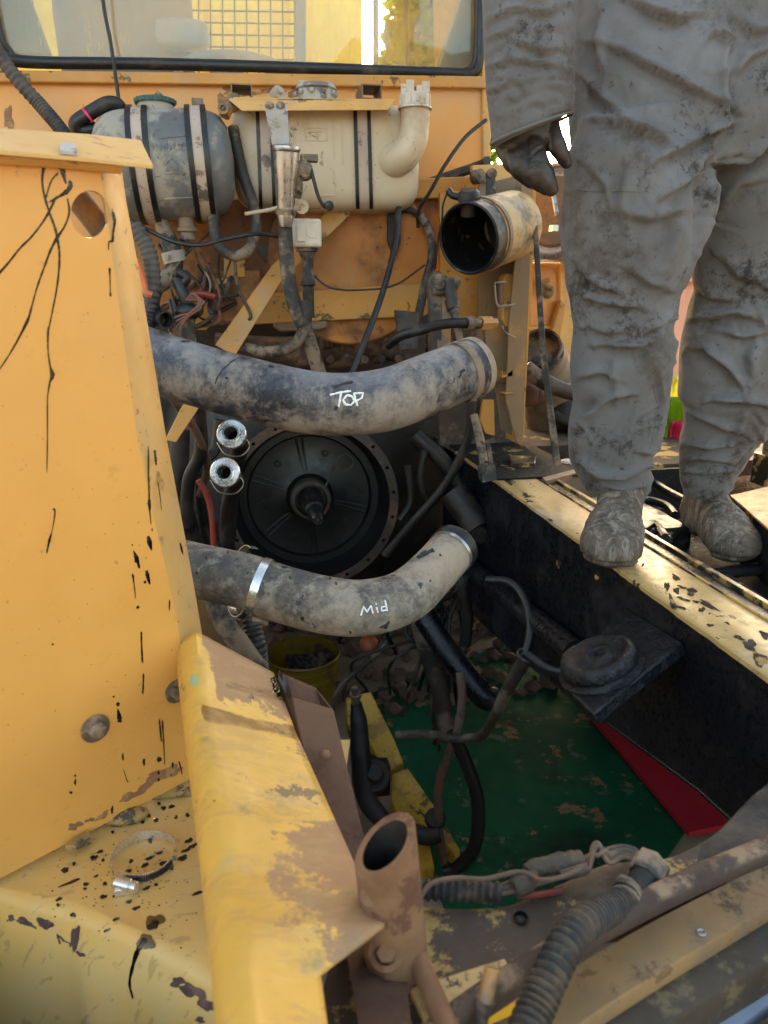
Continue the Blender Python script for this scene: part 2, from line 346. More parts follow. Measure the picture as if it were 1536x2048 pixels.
M['bucket'] = material('yellow_bucket_plastic', (0.24, 0.15, 0.01), 0.45, var=0.12, vscale=8, bump=0.1, bscale=30, layers=[
    dict(col=(0.10, 0.07, 0.04), scale=7, lo=0.52, hi=0.66, k=0.8)])
M['cloth'] = material('grey_coverall_cloth', (0.120, 0.118, 0.122), 0.85, var=0.14, vscale=5, bump=0.5, bscale=260, bdist=0.0012, sheen=0.12, spec=0.2, layers=[
    dict(col=(0.18, 0.182, 0.196), scale=3.5, lo=0.48, hi=0.72, k=0.75),
    dict(col=(0.065, 0.050, 0.040), scale=4.5, lo=0.50, hi=0.70, k=0.8, nrough=0.75),
    dict(col=(0.022, 0.019, 0.018), scale=5, lo=0.55, hi=0.69, k=0.85, nrough=0.85),
    dict(col=(0.19, 0.185, 0.185), scale=60, lo=0.60, hi=0.72, k=0.35, nrough=0.85),
    dict(col=(0.035, 0.031, 0.028), scale=42, lo=0.69, hi=0.73, k=0.6)])
M['leather'] = material('dark_brown_leather', (0.026, 0.018, 0.015), 0.45, var=0.25, vscale=12, bump=0.5, bscale=170, bdist=0.0015, layers=[
    dict(col=(0.055, 0.038, 0.029), scale=9, lo=0.5, hi=0.7, k=0.7), dict(col=(0.010, 0.009, 0.009), scale=12, lo=0.55, hi=0.66, k=0.8)])
M['boot'] = material('mud_caked_boot', (0.105, 0.080, 0.060), 0.85, var=0.25, vscale=14, bump=0.55, bscale=80, bdist=0.004, layers=[
    dict(col=(0.04, 0.029, 0.022), scale=7, lo=0.46, hi=0.66, k=0.85, dist=1.2, nrough=0.8, h=-0.5),
    dict(col=(0.30, 0.26, 0.215), scale=22, lo=0.44, hi=0.72, k=0.85, dist=1.0, nrough=0.8, stretch=(1.6, 1.6, .35)),
    dict(col=(0.04, 0.034, 0.03), scale=40, lo=0.60, hi=0.72, k=0.8, stretch=(1.5, 1.5, .4))])
M['oil'] = material('black_oil', (0.006, 0.005, 0.005), 0.10, var=0.0, bump=0.0, spec=0.5)
M['chalk'] = material('white_chalk', (0.85, 0.85, 0.83), 0.9, var=0.08, vscale=200, bump=0.3, bscale=300)
M['ink'] = material('dark_mark', (0.02, 0.02, 0.022), 0.6, var=0.1, bump=0.0)
M['teal'] = material('teal_cap_plastic', (0.02, 0.085, 0.09), 0.5, var=0.2, vscale=15, bump=0.2, bscale=50, layers=[
    dict(col=(0.20, 0.20, 0.17), scale=14, lo=0.56, hi=0.66, k=0.7)])
M['wire_red'] = material('red_wire', (0.26, 0.03, 0.018), 0.5, layers=[dict(col=(0.16, 0.08, 0.06), scale=12, lo=0.5, hi=0.65, k=0.7)])
M['wire_orange'] = material('orange_wire', (0.60, 0.13, 0.03), 0.5, layers=[dict(col=(0.3, 0.12, 0.06), scale=12, lo=0.5, hi=0.65, k=0.6)])
M['wire_brown'] = material('muddy_wire', (0.13, 0.078, 0.05), 0.75, var=0.25, vscale=20, layers=[dict(col=(0.24, 0.07, 0.05), scale=9, lo=0.52, hi=0.62, k=0.7), dict(col=(0.04, 0.03, 0.028), scale=15, lo=0.6, hi=0.66, k=0.7)])
M['pink'] = material('pink_plastic', (0.65, 0.03, 0.12), 0.5)
M['dirt_deck'] = material('brown_dirt_deck', (0.05, 0.028, 0.02), 0.95, var=0.25, vscale=6, bump=0.6, bscale=40, bdist=0.006, layers=[
    dict(col=(0.09, 0.06, 0.042), scale=9, lo=0.52, hi=0.66, k=0.7), dict(col=(0.50, 0.32, 0.07), scale=3.5, lo=0.60, hi=0.64, k=0.9),
    dict(col=(0.02, 0.018, 0.018), scale=4, lo=0.58, hi=0.68, k=0.8)])
M['ground'] = material('sandy_ground', (0.40, 0.29, 0.19), 0.95, var=0.2, vscale=0.6, bump=0.6, bscale=18, bdist=0.02, layers=[
    dict(col=(0.28, 0.19, 0.12), scale=2.5, lo=0.5, hi=0.7, k=0.7)])
M['stone'] = material('brown_stone', (0.16, 0.10, 0.075), 0.9, var=0.25, vscale=8, bump=0.4, bscale=40)
M['interior'] = material('blue_grey_trim', (0.20, 0.27, 0.33), 0.6, var=0.1, vscale=4, bump=0.05)
M['seat'] = material('grey_seat_cloth', (0.16, 0.17, 0.19), 0.85, var=0.1, vscale=6, bump=0.2, bscale=200)
M['headboard'] = material('bright_yellow_board', (0.88, 0.60, 0.07), 0.5, var=0.1, vscale=2, bump=0.05)
M['silver'] = material('silver_muffler', (0.52, 0.53, 0.55), 0.35, metal=0.5, var=0.1, vscale=8, bump=0.1)
M['salmon'] = material('salmon_paint', (0.62, 0.30, 0.20), 0.6, var=0.1, vscale=1)
M['slate'] = material('slate_paint', (0.08, 0.11, 0.14), 0.5, var=0.1, vscale=1)
M['hivis'] = material('lime_cloth', (0.30, 0.48, 0.02), 0.8, var=0.15, vscale=12, bump=0.3, bscale=60, transl=0.4)
M['hivis_yellow'] = material('yellow_cloth', (0.75, 0.70, 0.12), 0.8, var=0.1, vscale=12, bump=0.3, bscale=60, transl=0.4)
M['rag'] = material('pink_rag', (0.75, 0.03, 0.12), 0.8, var=0.15, vscale=12, bump=0.3, bscale=60, transl=0.4)
M['orange_cloth'] = material('orange_rag', (0.75, 0.18, 0.03), 0.8, var=0.15, vscale=12, transl=0.4)
M['leaf'] = material('sunlit_leaf', (0.16, 0.24, 0.02), 0.6, var=0.3, vscale=9, bump=0, transl=0.5)
M['bark'] = material('bark', (0.10, 0.07, 0.05), 0.9)
M['skin'] = material('skin', (0.30, 0.16, 0.10), 0.55, var=0.05, bump=0.05)
M['hair'] = material('hair', (0.012, 0.01, 0.009), 0.6)
M['sky_tinted'] = material('sky_tinted_panel', (0.30, 0.34, 0.42), 0.2, var=0.15, vscale=4, bump=0.05, layers=[dict(col=(0.12, 0.12, 0.12), scale=4, lo=0.52, hi=0.66, k=0.8)])  # blue grey base imitates sky reflected in the panel
M['mud_wrap'] = material('mud_wrapped_tape', (0.095, 0.068, 0.046), 0.85, var=0.3, vscale=20, bump=0.8, bscale=90, bdist=0.004, layers=[
    dict(col=(0.07, 0.055, 0.045), scale=20, lo=0.52, hi=0.62, k=0.8, stretch=(1, 1, 1))])

def glass_material():
    m = bpy.data.materials.new('dusty_glass')
    t = NT(m)
    tc = t.new('ShaderNodeTexCoord')
    n = t.noise(tc.outputs['Object'], 3.0, 8.0, 0.7)
    mp = t.new('ShaderNodeMapping'); mp.inputs['Scale'].default_value = (14, 14, 1.5); t.lk(tc.outputs['Object'], mp.inputs[0])
    n2 = t.noise(mp.outputs[0], 6.0, 6.0, 0.7)
    f = t.math('ADD', t.ramp(n, 0.3, 0.75, 0.08, 0.36), t.ramp(n2, 0.45, 0.8, 0.0, 0.14))
    tr = t.new('ShaderNodeBsdfTransparent'); tr.inputs[0].default_value = (0.90, 0.94, 0.92, 1)
    tl = t.new('ShaderNodeBsdfTranslucent'); tl.inputs[0].default_value = (0.95, 0.74, 0.27, 1)
    df = t.new('ShaderNodeBsdfDiffuse'); df.inputs[0].default_value = (0.50, 0.50, 0.46, 1)
    d2 = t.new('ShaderNodeMixShader'); d2.inputs[0].default_value = 0.3
    t.lk(tl.outputs[0], d2.inputs[1]); t.lk(df.outputs[0], d2.inputs[2])
    mx = t.new('ShaderNodeMixShader'); t.lk(f, mx.inputs[0]); t.lk(tr.outputs[0], mx.inputs[1]); t.lk(d2.outputs[0], mx.inputs[2])
    gl = t.new('ShaderNodeBsdfGlossy'); gl.inputs['Roughness'].default_value = 0.03
    fr = t.new('ShaderNodeFresnel'); fr.inputs[0].default_value = 1.5
    m2 = t.new('ShaderNodeMixShader'); t.lk(fr.outputs[0], m2.inputs[0]); t.lk(mx.outputs[0], m2.inputs[1]); t.lk(gl.outputs[0], m2.inputs[2])
    o = t.new('ShaderNodeOutputMaterial'); t.lk(m2.outputs[0], o.inputs[0])
    return m
M['glass'] = glass_material()

# ------------------------------------------------------------------ mesh building
class MB:
    def __init__(s): s.v = []; s.f = []; s.flat = set()
    def add(s, vs, fs):
        o = len(s.v); s.v += [Vector(p) for p in vs]; s.f += [tuple(i + o for i in f) for f in fs]; return s
    def hexa(s, c8):
        """eight corners: bottom ring 0-3, top ring 4-7"""
        return s.add(c8, [(3, 2, 1, 0), (4, 5, 6, 7), (0, 1, 5, 4), (1, 2, 6, 5), (2, 3, 7, 6), (3, 0, 4, 7)])
    def box(s, lo, hi):
        (a, b, c), (d, e, f) = lo, hi
        return s.hexa([(a, b, c), (d, b, c), (d, e, c), (a, e, c), (a, b, f), (d, b, f), (d, e, f), (a, e, f)])
    def prism(s, pts, off):
        """a flat outline pushed through by the vector off (capped, any outline)"""
        pts = [Vector(p) for p in pts]; off = Vector(off); n = len(pts)
        return s.add(pts + [p + off for p in pts], [tuple(range(n))[::-1], tuple(range(n, 2 * n))] + [(i, (i + 1) % n, n + (i + 1) % n, n + i) for i in range(n)])
    def tube(s, pts, r, seg=14, cap=True, n=None, flat=1.0, resample=True, up=None):
        pts = [Vector(p) for p in pts]
        rs = list(r) if isinstance(r, (list, tuple)) else [r] * len(pts)
        if resample and len(pts) > 2: pts, rs = spline(pts, rs, n or 8 * len(pts))
        frames = frame_list(pts, up)
        rings = []
        for p, rr, (t, a, b) in zip(pts, rs, frames):
            rings.append([p + (a * math.cos(2 * math.pi * k / seg) + b * math.sin(2 * math.pi * k / seg) * flat) * rr for k in range(seg)])
        o = len(s.v)
        for ring in rings: s.v += ring
        m = len(rings)
        for i in range(m - 1):
            for k in range(seg):
                k2 = (k + 1) % seg
                s.f.append((o + i * seg + k, o + i * seg + k2, o + (i + 1) * seg + k2, o + (i + 1) * seg + k))
        if cap:
            s.f.append(tuple(o + k for k in range(seg))[::-1])
            s.f.append(tuple(o + (m - 1) * seg + k for k in range(seg)))
        return s
    def lathe(s, o, axis, prof, seg=32, capa=False, capb=False, a0=0.0):
        """prof: list of (distance along axis, radius)"""
        o = Vector(o); t = Vector(axis).normalized()
        a = t.orthogonal().normalized() if abs(t.z) > 0.95 else Vector((0, 0, 1)).cross(t).normalized()
        b = t.cross(a)
        base = len(s.v)
        for h, r in prof:
            for k in range(seg):
                an = a0 + 2 * math.pi * k / seg
                s.v.append(o + t * h + (a * math.cos(an) + b * math.sin(an)) * max(r, 1e-5))
        for i in range(len(prof) - 1):
            for k in range(seg):
                k2 = (k + 1) % seg
                s.f.append((base + i * seg + k, base + i * seg + k2, base + (i + 1) * seg + k2, base + (i + 1) * seg + k))
        if capa: s.f.append(tuple(base + k for k in range(seg))[::-1])
        if capb: s.f.append(tuple(base + (len(prof) - 1) * seg + k for k in range(seg)))
        return s
    def loft(s, rows, closed=False, thick=0.0):
        m, n = len(rows), len(rows[0]); o = len(s.v)
        for r in rows: s.v += [Vector(p) for p in r]
        for i in range(m - 1):
            for k in range(n if closed else n - 1):
                k2 = (k + 1) % n
                s.f.append((o + i * n + k, o + i * n + k2, o + (i + 1) * n + k2, o + (i + 1) * n + k))
        return s
    def ball(s, c, rx, ry=None, rz=None, seg=16, ax=None, pw=1.0):
        ry = ry or rx; rz = rz or rx; c = Vector(c)
        X, Y, Z = ax or (Vector((1, 0, 0)), Vector((0, 1, 0)), Vector((0, 0, 1)))
        rows = []
        h = seg // 2
        for i in range(h + 1):
            th = math.pi * i / h; row = []
            for k in range(seg):
                ph = 2 * math.pi * k / seg
                sx, sy, sz = math.sin(th) * math.cos(ph), math.sin(th) * math.sin(ph), math.cos(th)
                q = lambda w: math.copysign(abs(w) ** pw, w)
                row.append(c + X * rx * q(sx) + Y * ry * q(sy) + Z * rz * q(sz))
            rows.append(row)
        return s.loft(rows, True)

def spline(pts, rs, n):
    P_ = [pts[0] * 2 - pts[1]] + pts + [pts[-1] * 2 - pts[-2]]
    R_ = [rs[0]] + list(rs) + [rs[-1]]
    out, ro = [], []
    m = len(pts) - 1
    for j in range(n + 1):
        u = j / n * m; i = min(int(u), m - 1); t = u - i
        a, b, c, d = P_[i], P_[i + 1], P_[i + 2], P_[i + 3]
        out.append(0.5 * ((2 * b) + (c - a) * t + (2 * a - 5 * b + 4 * c - d) * t * t + (3 * b - a - 3 * c + d) * t ** 3))
        ro.append(R_[i + 1] + (R_[i + 2] - R_[i + 1]) * (t * t * (3 - 2 * t)))
    return out, ro
def frame_list(pts, up=None):
    fr = []; a = None
    for i, p in enumerate(pts):
        t = (pts[min(i + 1, len(pts) - 1)] - pts[max(i - 1, 0)]).normalized()
        if a is None:
            a = Vector(up) if up is not None else (Vector((0, 0, 1)) if abs(t.z) < 0.9 else Vector((1, 0, 0)))
        a = (a - t * a.dot(t)).normalized()
        fr.append((t, a, t.cross(a)))
    return fr
def even(pts, step):
    """points at even spacing along a smooth path"""
    q, _ = spline([Vector(p) for p in pts], [1] * len(pts), 40 * len(pts))
    out = [q[0]]; acc = 0
    for a, b in zip(q, q[1:]):
        L = (b - a).length; acc += L
        if acc >= step: out.append(b); acc = 0
    return out
def corrugated(pts, r, pitch=0.007, depth=0.12, seg=16, mb=None):
    q = even(pts, pitch / 5)
    rs = [r * (1 - depth * (0.5 + 0.5 * math.cos(2 * math.pi * i / 5.0))) for i in range(len(q))]
    return (mb or MB()).tube(q, rs, seg, resample=False)

def world_loc(o):
    v = Vector((0, 0, 0))
    while o is not None: v += o.location; o = o.parent
    return v
def tag(o, label=None, cat=None, group=None, kind=None):
    if label: o['label'] = label
    if cat: o['category'] = cat
    if group: o['group'] = group
    if kind: o['kind'] = kind
    return o
def thing(name, label, cat, loc, group=None):
    o = bpy.data.objects.new(name, None); o.empty_display_size = 0.05
    COL.objects.link(o); o.location = Vector(loc)
    return tag(o, label, cat, group)
def obj(name, mb, mat, parent=None, label=None, cat=None, group=None, kind=None, smooth=40, bevel=0.0, bseg=2, sub=0, solid=0.0, merge=True):
    me = bpy.data.meshes.new(name)
    base = world_loc(parent) if parent is not None else sum(mb.v, Vector()) / len(mb.v)
    me.from_pydata([tuple(p - base) for p in mb.v], [], mb.f)
    bm = bmesh.new(); bm.from_mesh(me)
    if merge: bmesh.ops.remove_doubles(bm, verts=bm.verts, dist=1e-5)
    bmesh.ops.recalc_face_normals(bm, faces=bm.faces)
    bm.to_mesh(me); bm.free()
    me.materials.append(M[mat] if isinstance(mat, str) else mat)
    o = bpy.data.objects.new(name, me); COL.objects.link(o)
    if parent is not None: o.parent = parent
    else: o.location = base
    if smooth:
        for p in me.polygons: p.use_smooth = True
        if smooth < 180: me.set_sharp_from_angle(angle=math.radians(smooth))
    if solid:
        md = o.modifiers.new('solid', 'SOLIDIFY'); md.thickness = solid; md.offset = -1
    if bevel:
        md = o.modifiers.new('bevel', 'BEVEL'); md.width = bevel; md.segments = bseg; md.limit_method = 'ANGLE'; md.angle_limit = math.radians(35); md.harden_normals = False
    if sub:
        md = o.modifiers.new('sub', 'SUBSURF'); md.levels = sub; md.render_levels = sub
    return tag(o, label, cat, group, kind)
def bvh_of(mb): return BVHTree.FromPolygons([tuple(p) for p in mb.v], mb.f)
def on(bvh, px, py, off=0.0015):
    r = ray(px, py).normalized(); h = bvh.ray_cast(CAM, r)
    return None if h[0] is None else h[0] - r * off
def stroke(bvh, pts, r=0.002, off=0.0005, mb=None, step=3.0):
    """a drawn line lying on a surface"""
    q = []
    for (a, b), (c, d) in zip(pts, pts[1:]):
        k = max(1, int(math.hypot(c - a, d - b) / step))
        q += [(a + (c - a) * i / k, b + (d - b) * i / k) for i in range(k)]
    q.append(pts[-1])
    w = [on(bvh, *p, off) for p in q]; w = [p for p in w if p is not None]
    mb = mb or MB()
    if len(w) > 1: mb.tube(w, [r * (0.7 + 0.6 * rng.random()) for _ in w], 6, resample=False)
    return mb

def plate(mb, outline, normal, thick, holes=()):
    """a flat plate with holes; outline and holes are 3-D points in one plane, thickness goes against the normal"""
    n = Vector(normal).normalized(); o = Vector(outline[0])
    a = (Vector(outline[1]) - o); a = (a - n * a.dot(n)).normalized(); b = n.cross(a)
    to2 = lambda p: Vector(((Vector(p) - o).dot(a), (Vector(p) - o).dot(b)))
    loops = [[to2(p) for p in outline]] + [[to2(p) for p in h] for h in holes]
    pts, edges = [], []
    for L in loops:
        s0 = len(pts); pts += L
        edges += [(s0 + i, s0 + (i + 1) % len(L)) for i in range(len(L))]
    vv, ee, ff, *_ = delaunay_2d_cdt(pts, edges, [], 1, 1e-6)
    def inside(c, L):
        r = False
        for i in range(len(L)):
            p, q = L[i], L[i - 1]
            if (p.y > c.y) != (q.y > c.y) and c.x < (q.x - p.x) * (c.y - p.y) / (q.y - p.y) + p.x: r = not r
        return r
    faces = []
    for f in ff:
        c = sum((vv[i] for i in f), Vector((0, 0))) / len(f)
        if inside(c, loops[0]) and not any(inside(c, h) for h in loops[1:]): faces.append(tuple(f))
    back = lambda p, t: o + a * p.x + b * p.y - n * t
    m = len(vv)
    mb.add([back(p, 0) for p in vv] + [back(p, thick) for p in vv], faces + [tuple(i + m for i in f[::-1]) for f in faces])
    for L in loops:
        k = len(L)
        mb.add([back(p, 0) for p in L] + [back(p, thick) for p in L], [(i, (i + 1) % k, k + (i + 1) % k, k + i) for i in range(k)])
    return mb

def ribbon(pl, pts, widths, lift=0.0009, mb=None, off=0.0002):
    """a bead of oil running over a plane: px points with px widths"""
    mb = mb or MB()
    q, w = [], []
    V = [Vector((a, b)) for a, b in pts]
    V, w = spline([Vector((v.x, v.y, 0)) for v in V], widths, 5 * len(pts)) if len(pts) > 2 else ([Vector((v.x, v.y, 0)) for v in V], widths)
    rows = []
    for i, v in enumerate(V):
        t = (V[min(i + 1, len(V) - 1)] - V[max(0, i - 1)]); t.normalize()
        s = Vector((-t.y, t.x, 0)); ww = w[i] * (0.8 + 0.4 * rng.random()) * 0.5
        if i in (0, len(V) - 1): ww *= 0.35
        A, B, C = v - s * ww, v, v + s * ww
        rows.append([pl.at(A.x, A.y, off), pl.at(A.x * .4 + B.x * .6, A.y * .4 + B.y * .6, off + lift), pl.at(C.x * .4 + B.x * .6, C.y * .4 + B.y * .6, off + lift), pl.at(C.x, C.y, off)])
    return mb.loft(rows)
def blob(pl, px, py, rx, ry, lift=0.0009, mb=None, ang=0.0, wob=0.25, n=16, off=0.0002):
    mb = mb or MB()
    ph = [rng.random() * 6.28 for _ in range(4)]
    ring = []; inner = []
    ca, sa = math.cos(ang), math.sin(ang)
    for k in range(n):
        t = 2 * math.pi * k / n
        r = 1 + wob * (math.sin(2 * t + ph[0]) * .5 + math.sin(3 * t + ph[1]) * .4 + math.sin(5 * t + ph[2]) * .35)
        x, y = rx * r * math.cos(t), ry * r * math.sin(t)
        x, y = x * ca - y * sa, x * sa + y * ca
        ring.append(pl.at(px + x, py + y, off)); inner.append(pl.at(px + x * .75, py + y * .75, off + lift))
    c = pl.at(px, py, off + lift)
    return mb.add(ring + inner + [c], [(k, (k + 1) % n, n + (k + 1) % n, n + k) for k in range(n)] + [(n + k, n + (k + 1) % n, 2 * n) for k in range(n)])
def hexbolt(mb, c, n, r, h=0.008, washer=True):
    if washer: mb.lathe(c, n, [(0, r * 1.5), (h * .25, r * 1.5), (h * .25, r * .5)], 20, capa=True)
    return mb.lathe(Vector(c) + Vector(n).normalized() * h * .25, n, [(0, r), (h * .9, r), (h, r * .85), (h, 0)], 6)
# ================================================================== SETTING
def pxs(f, pts, *a): return [f(x, y, *a) for x, y in pts]

g = MB(); N = 40
def gcoord(i): 
    t = i / N * 2 - 1
    return math.copysign(abs(t) ** 4 * 600, t)
rows = [[(gcoord(i), 2 + gcoord(j), 0.0) for i in range(N + 1)] for j in range(N + 1)]
g.loft(rows)
tag(obj('ground', g, 'ground', smooth=0), kind='structure')

# loose stones on the ground below the bay
sb = MB()
for i in range(420):
    x, y = rng.uniform(0.1, 1.9), rng.uniform(3.0, 5.2)
    r = rng.uniform(0.015, 0.05)
    c = Vector((x, y, r * 0.4)); ph = rng.random() * 9
    vs = []
    for p in [(1, 0, 0), (-1, 0, 0), (0, 1, 0), (0, -1, 0), (0, 0, 1), (0, 0, -1), (.7, .7, .4), (-.7, .6, .5), (.5, -.8, .5), (-.6, -.6, .5)]:
        vs.append(c + Vector(p) * r * rng.uniform(0.7, 1.3))
    bmx = bmesh.new(); 
    for p in vs: bmx.verts.new(p)
    res = bmesh.ops.convex_hull(bmx, input=bmx.verts)
    bmx.verts.index_update()
    sb.add([v.co.copy() for v in bmx.verts], [tuple(v.index for v in f.verts) for f in bmx.faces]); bmx.free()
tag(obj('rubble', sb, 'stone', smooth=0), 'loose brown stones strewn on the ground under the machine', 'rubble', kind='stuff')

# ================================================================== CAB
YC = 2.72
cab = thing('cab', 'orange machine cab with a dusty windscreen behind the two tanks', 'cab', (0.1, YC, 1.2))
w = MB(); w.prism(pxs(PY, [(-260, 148), (976, 164), (980, 480), (-260, 470)], YC), (0, 0.05, 0))
obj('front_wall', w, 'cab', cab, bevel=0.003)
w = MB(); w.prism(pxs(PY, [(-260, 136), (974, 152), (976, 176), (-260, 160)], YC - 0.025), (0, 0.022, 0))
obj('sill_strip', w, 'strut', cab, bevel=0.004)
w = MB(); w.prism(pxs(PY, [(962, -160), (978, -160), (982, 330), (966, 330)], YC - 0.012), (0, 0.012 + 0.6, 0))
obj('corner_post', w, 'panel_edge', cab, bevel=0.004)
w = MB(); w.prism(pxs(PY, [(-300, -400), (-30, -160), (-12, 60), (10, 130), (-300, 132)], YC), (0, 0.05, 0))
obj('side_post', w, 'cab', cab, bevel=0.003)
YG = YC + 0.004
seal_px = [(-40, -190), (-20, 0), (-4, 80), (12, 108), (50, 124), (300, 128), (600, 136), (900, 147), (938, 148), (956, 130), (960, 60), (961, -190)]
sl = MB(); sl.tube(pxs(PY, seal_px, YC - 0.006), 0.017, 10, n=120, flat=1.0)
obj('window_seal', sl, 'rubber', cab)
sl = MB(); sl.tube(pxs(PY, [(x + (8 if x < 500 else -8), y - 8) for x, y in seal_px], YC - 0.014), 0.007, 8, n=120)
obj('window_seal', sl, 'rubber', cab)
gl = MB(); gl.prism(pxs(PY, [(-40, -190), (-18, 0), (0, 90), (40, 124), (300, 128), (600, 136), (930, 148), (958, 130), (960, -190)], YG), (0, 0.005, 0))
glass_o = obj('windscreen', gl, 'glass', cab, smooth=0)
# cab interior
w = MB(); w.prism(pxs(PY, [(-10, -190), (52, -190), (60, 0), (100, 108), (20, 108), (-2, 60)], YC + 0.10), (0, 0.05, 0)); obj('inner_pillar', w, 'interior', cab, bevel=0.006)
w = MB(); w.prism(pxs(PY, [(950, -190), (930, -30), (874, 140), (958, 146), (962, -190)], YC + 0.10), (0, 0.05, 0)); obj('inner_pillar', w, 'interior', cab, bevel=0.006)
w = MB(); w.box((-0.9, YC + .04, 2.45), (1.0, YC + .35, 2.53)); obj('dashboard', w, 'interior', cab, bevel=0.02)
# steering wheel, tilted
c = PY(470, 150, YC + 0.38); ax = Vector((0.05, -0.55, 0.83)).normalized()
a = Vector((1, 0, 0)); b = ax.cross(a).normalized()
ring = [c + (a * math.cos(t) + b * math.sin(t)) * 0.2 for t in [i / 40 * 2 * math.pi for i in range(41)]]
st = MB(); st.tube(ring, 0.016, 10, resample=False, cap=False)
for t in (0.3, 2.4, 4.5): st.tube([c - ax * 0.03, c + (a * math.cos(t) + b * math.sin(t)) * 0.2], 0.011, 8)
st.lathe(c - ax * .05, ax, [(0, .04), (.05, .045), (.06, .0)], 16)
obj('steering_wheel', st, 'interior', cab)
s = MB(); s.ball(PY(250, 40, YC + .75), .26, .09, .34, 24, pw=.5); obj('seat', s, 'seat', cab)
s = MB(); s.ball(PY(365, 70, YC + .6), .10, .05, .05, 20, pw=.5); obj('armrest', s, 'interior', cab)
w = MB(); w.prism(pxs(PY, [(590, -200), (612, -200), (612, 150), (590, 150)], YC + .9), (0, .05, 0)); obj('rear_post', w, 'interior', cab, bevel=.005)
w = MB(); w.prism(pxs(PY, [(748, -200), (758, -200), (758, 150), (748, 150)], YC + .9), (0, .04, 0)); obj('rear_post', w, 'interior', cab, bevel=.005)
w = MB(); w.prism(pxs(PY, [(812, -200), (818, -200), (818, 150), (812, 150)], YC + .9), (0, .04, 0)); obj('rear_post', w, 'rubber', cab, bevel=.003)
w = MB(); w.box((-1.0, YC - .1, 3.55), (1.05, YC + 1.5, 3.62)); obj('roof', w, 'cab', cab, bevel=.02)
# wire mesh guard
YM = YC + 1.0
mg = MB()
for i in range(-4, 14):
    x = 300 + i * 24
    if x > 588: break
    mg.tube([PY(x, -200, YM), PY(x + 2, 170, YM)], 0.0035, 6)
for j in range(-8, 7):
    y = 20 + j * 24
    mg.tube([PY(205, y - 2, YM + .006), PY(592, y + 4, YM + .006)], 0.0035, 6)
guard = obj('mesh_guard', mg, 'rubber', cab)

w = MB(); w.prism(pxs(PY, [(-500, -420), (725, -420), (725, 420), (-500, 420)], 5.2), (0, .08, 0))
for k in range(6):
    xx = -420 + k * 200
    w.prism(pxs(PY, [(xx, -420), (xx + 26, -420), (xx + 26, 420), (xx, 420)], 5.13), (0, .066, 0))
tag(obj('headboard', w, 'headboard', bevel=.004), 'bright yellow ribbed board standing behind the cab windows', 'board')

# bush seen through the right of the windscreen
bush = thing('bush', 'sunlit yellow green bush seen through the right of the windscreen', 'bush', (2.55, 9.5, 0))
tr = MB(); tr.tube([(2.55, 9.5, 0), (2.6, 9.5, 1.6), (2.56, 9.55, 3.2)], [.09, .07, .04], 10); obj('trunk', tr, 'bark', bush)
lf = MB()
for i in range(13000):
    u = Vector((rng.gauss(0, 1), rng.gauss(0, 1), rng.gauss(0, 1))).normalized() * rng.random() ** .4
    c = Vector((2.58, 9.6, 4.0)) + Vector((u.x * .78, u.y * .6, u.z * 2.2))
    if noise.noise(c * 1.7) < -.45: continue
    n = Vector((rng.gauss(0, 1), rng.gauss(0, 1), rng.gauss(0, 1))).normalized(); p = n.orthogonal().normalized(); q = n.cross(p); r = rng.uniform(.05, .11)
    lf.add([c - p * r, c + q * r * .5, c + p * r, c - q * r * .5], [(0, 1, 2, 3)])
obj('crown', lf, 'leaf', bush, smooth=0, merge=False)

# ================================================================== CAB FRONT FITTINGS
t = MB(); t.tube([PY(196, -160, YC - .10), PY(206, 0, YC - .10), PY(222, 90, YC - .10), PY(241, 225, YC - .10)], .0055, 8)
obj('antenna', t, 'rubber', None, 'thin black whip antenna standing in front of the windscreen', 'antenna')
t = corrugated([PY(-40, 40, YC - .16), PY(0, 112, YC - .16), PY(40, 165, YC - .16), PY(85, 215, YC - .17), PY(128, 268, YC - .2), PY(160, 330, YC - .25)], .021, .009, .14)
obj('conduit', t, 'conduit_clean', None, 'dark ribbed conduit slanting down past the left corner of the windscreen', 'conduit')

# ---------------- grey expansion tank
YT = 2.40
tk = thing('expansion_tank', 'grey blue expansion tank with teal cap held by two straps', 'tank', PY(330, 430, YT))
c0 = PY(190, 335, YT); c1 = PY(468, 330, YT); axT = (c1 - c0).normalized(); L = (c1 - c0).length; cm = (c0 + c1) / 2; RTK = 0.146
def tprof(Rr, Lh, n=26):
    pr = []
    for i in range(n + 1):
        h = -1 + 2 * i / n
        h = math.copysign(1 - (1 - abs(h)) ** 1.6, h)
        pr.append((h * Lh, Rr * max(0, 1 - abs(h) ** 5.0) ** (1 / 3.0)))
    return pr
tm = MB(); tm.lathe(cm, axT, tprof(RTK, L / 2), 48)
# raised filler neck deck
obj('tank_body', tm, 'tank_blue', tk, smooth=180)
tb = bvh_of(tm)
def strap(parent, px, wid, o=cm, ax=axT, R_=RTK, y=YT, py=330):
    h = (PY(px, py, y) - o).dot(ax)
    k = MB(); k.lathe(o, ax, [(h - wid / 2, R_), (h - wid / 2, R_ + .006), (h + wid / 2, R_ + .006), (h + wid / 2, R_)], 64)
    st_ = obj('strap', k, 'strap', parent)
    for s_ in (-1, 1):
        e = MB(); hh = h + s_ * (wid / 2 + .006)
        e.lathe(o, ax, [(hh - .008, R_), (hh - .007, R_ + .009), (hh + .007, R_ + .009), (hh + .008, R_)], 64)
        obj('rubber_edge', e, 'rubber', st_)
    for s_ in (0,):
        b_ = MB(); b_.box(o + ax * h + Vector((-.016, .03, R_ + .0)), o + ax * h + Vector((.016, .05, R_ + .035))); obj('strap_lug', b_, 'mount', st_, bevel=.002)
strap(tk, 290, .030); strap(tk, 402, .030)
m_ = MB()
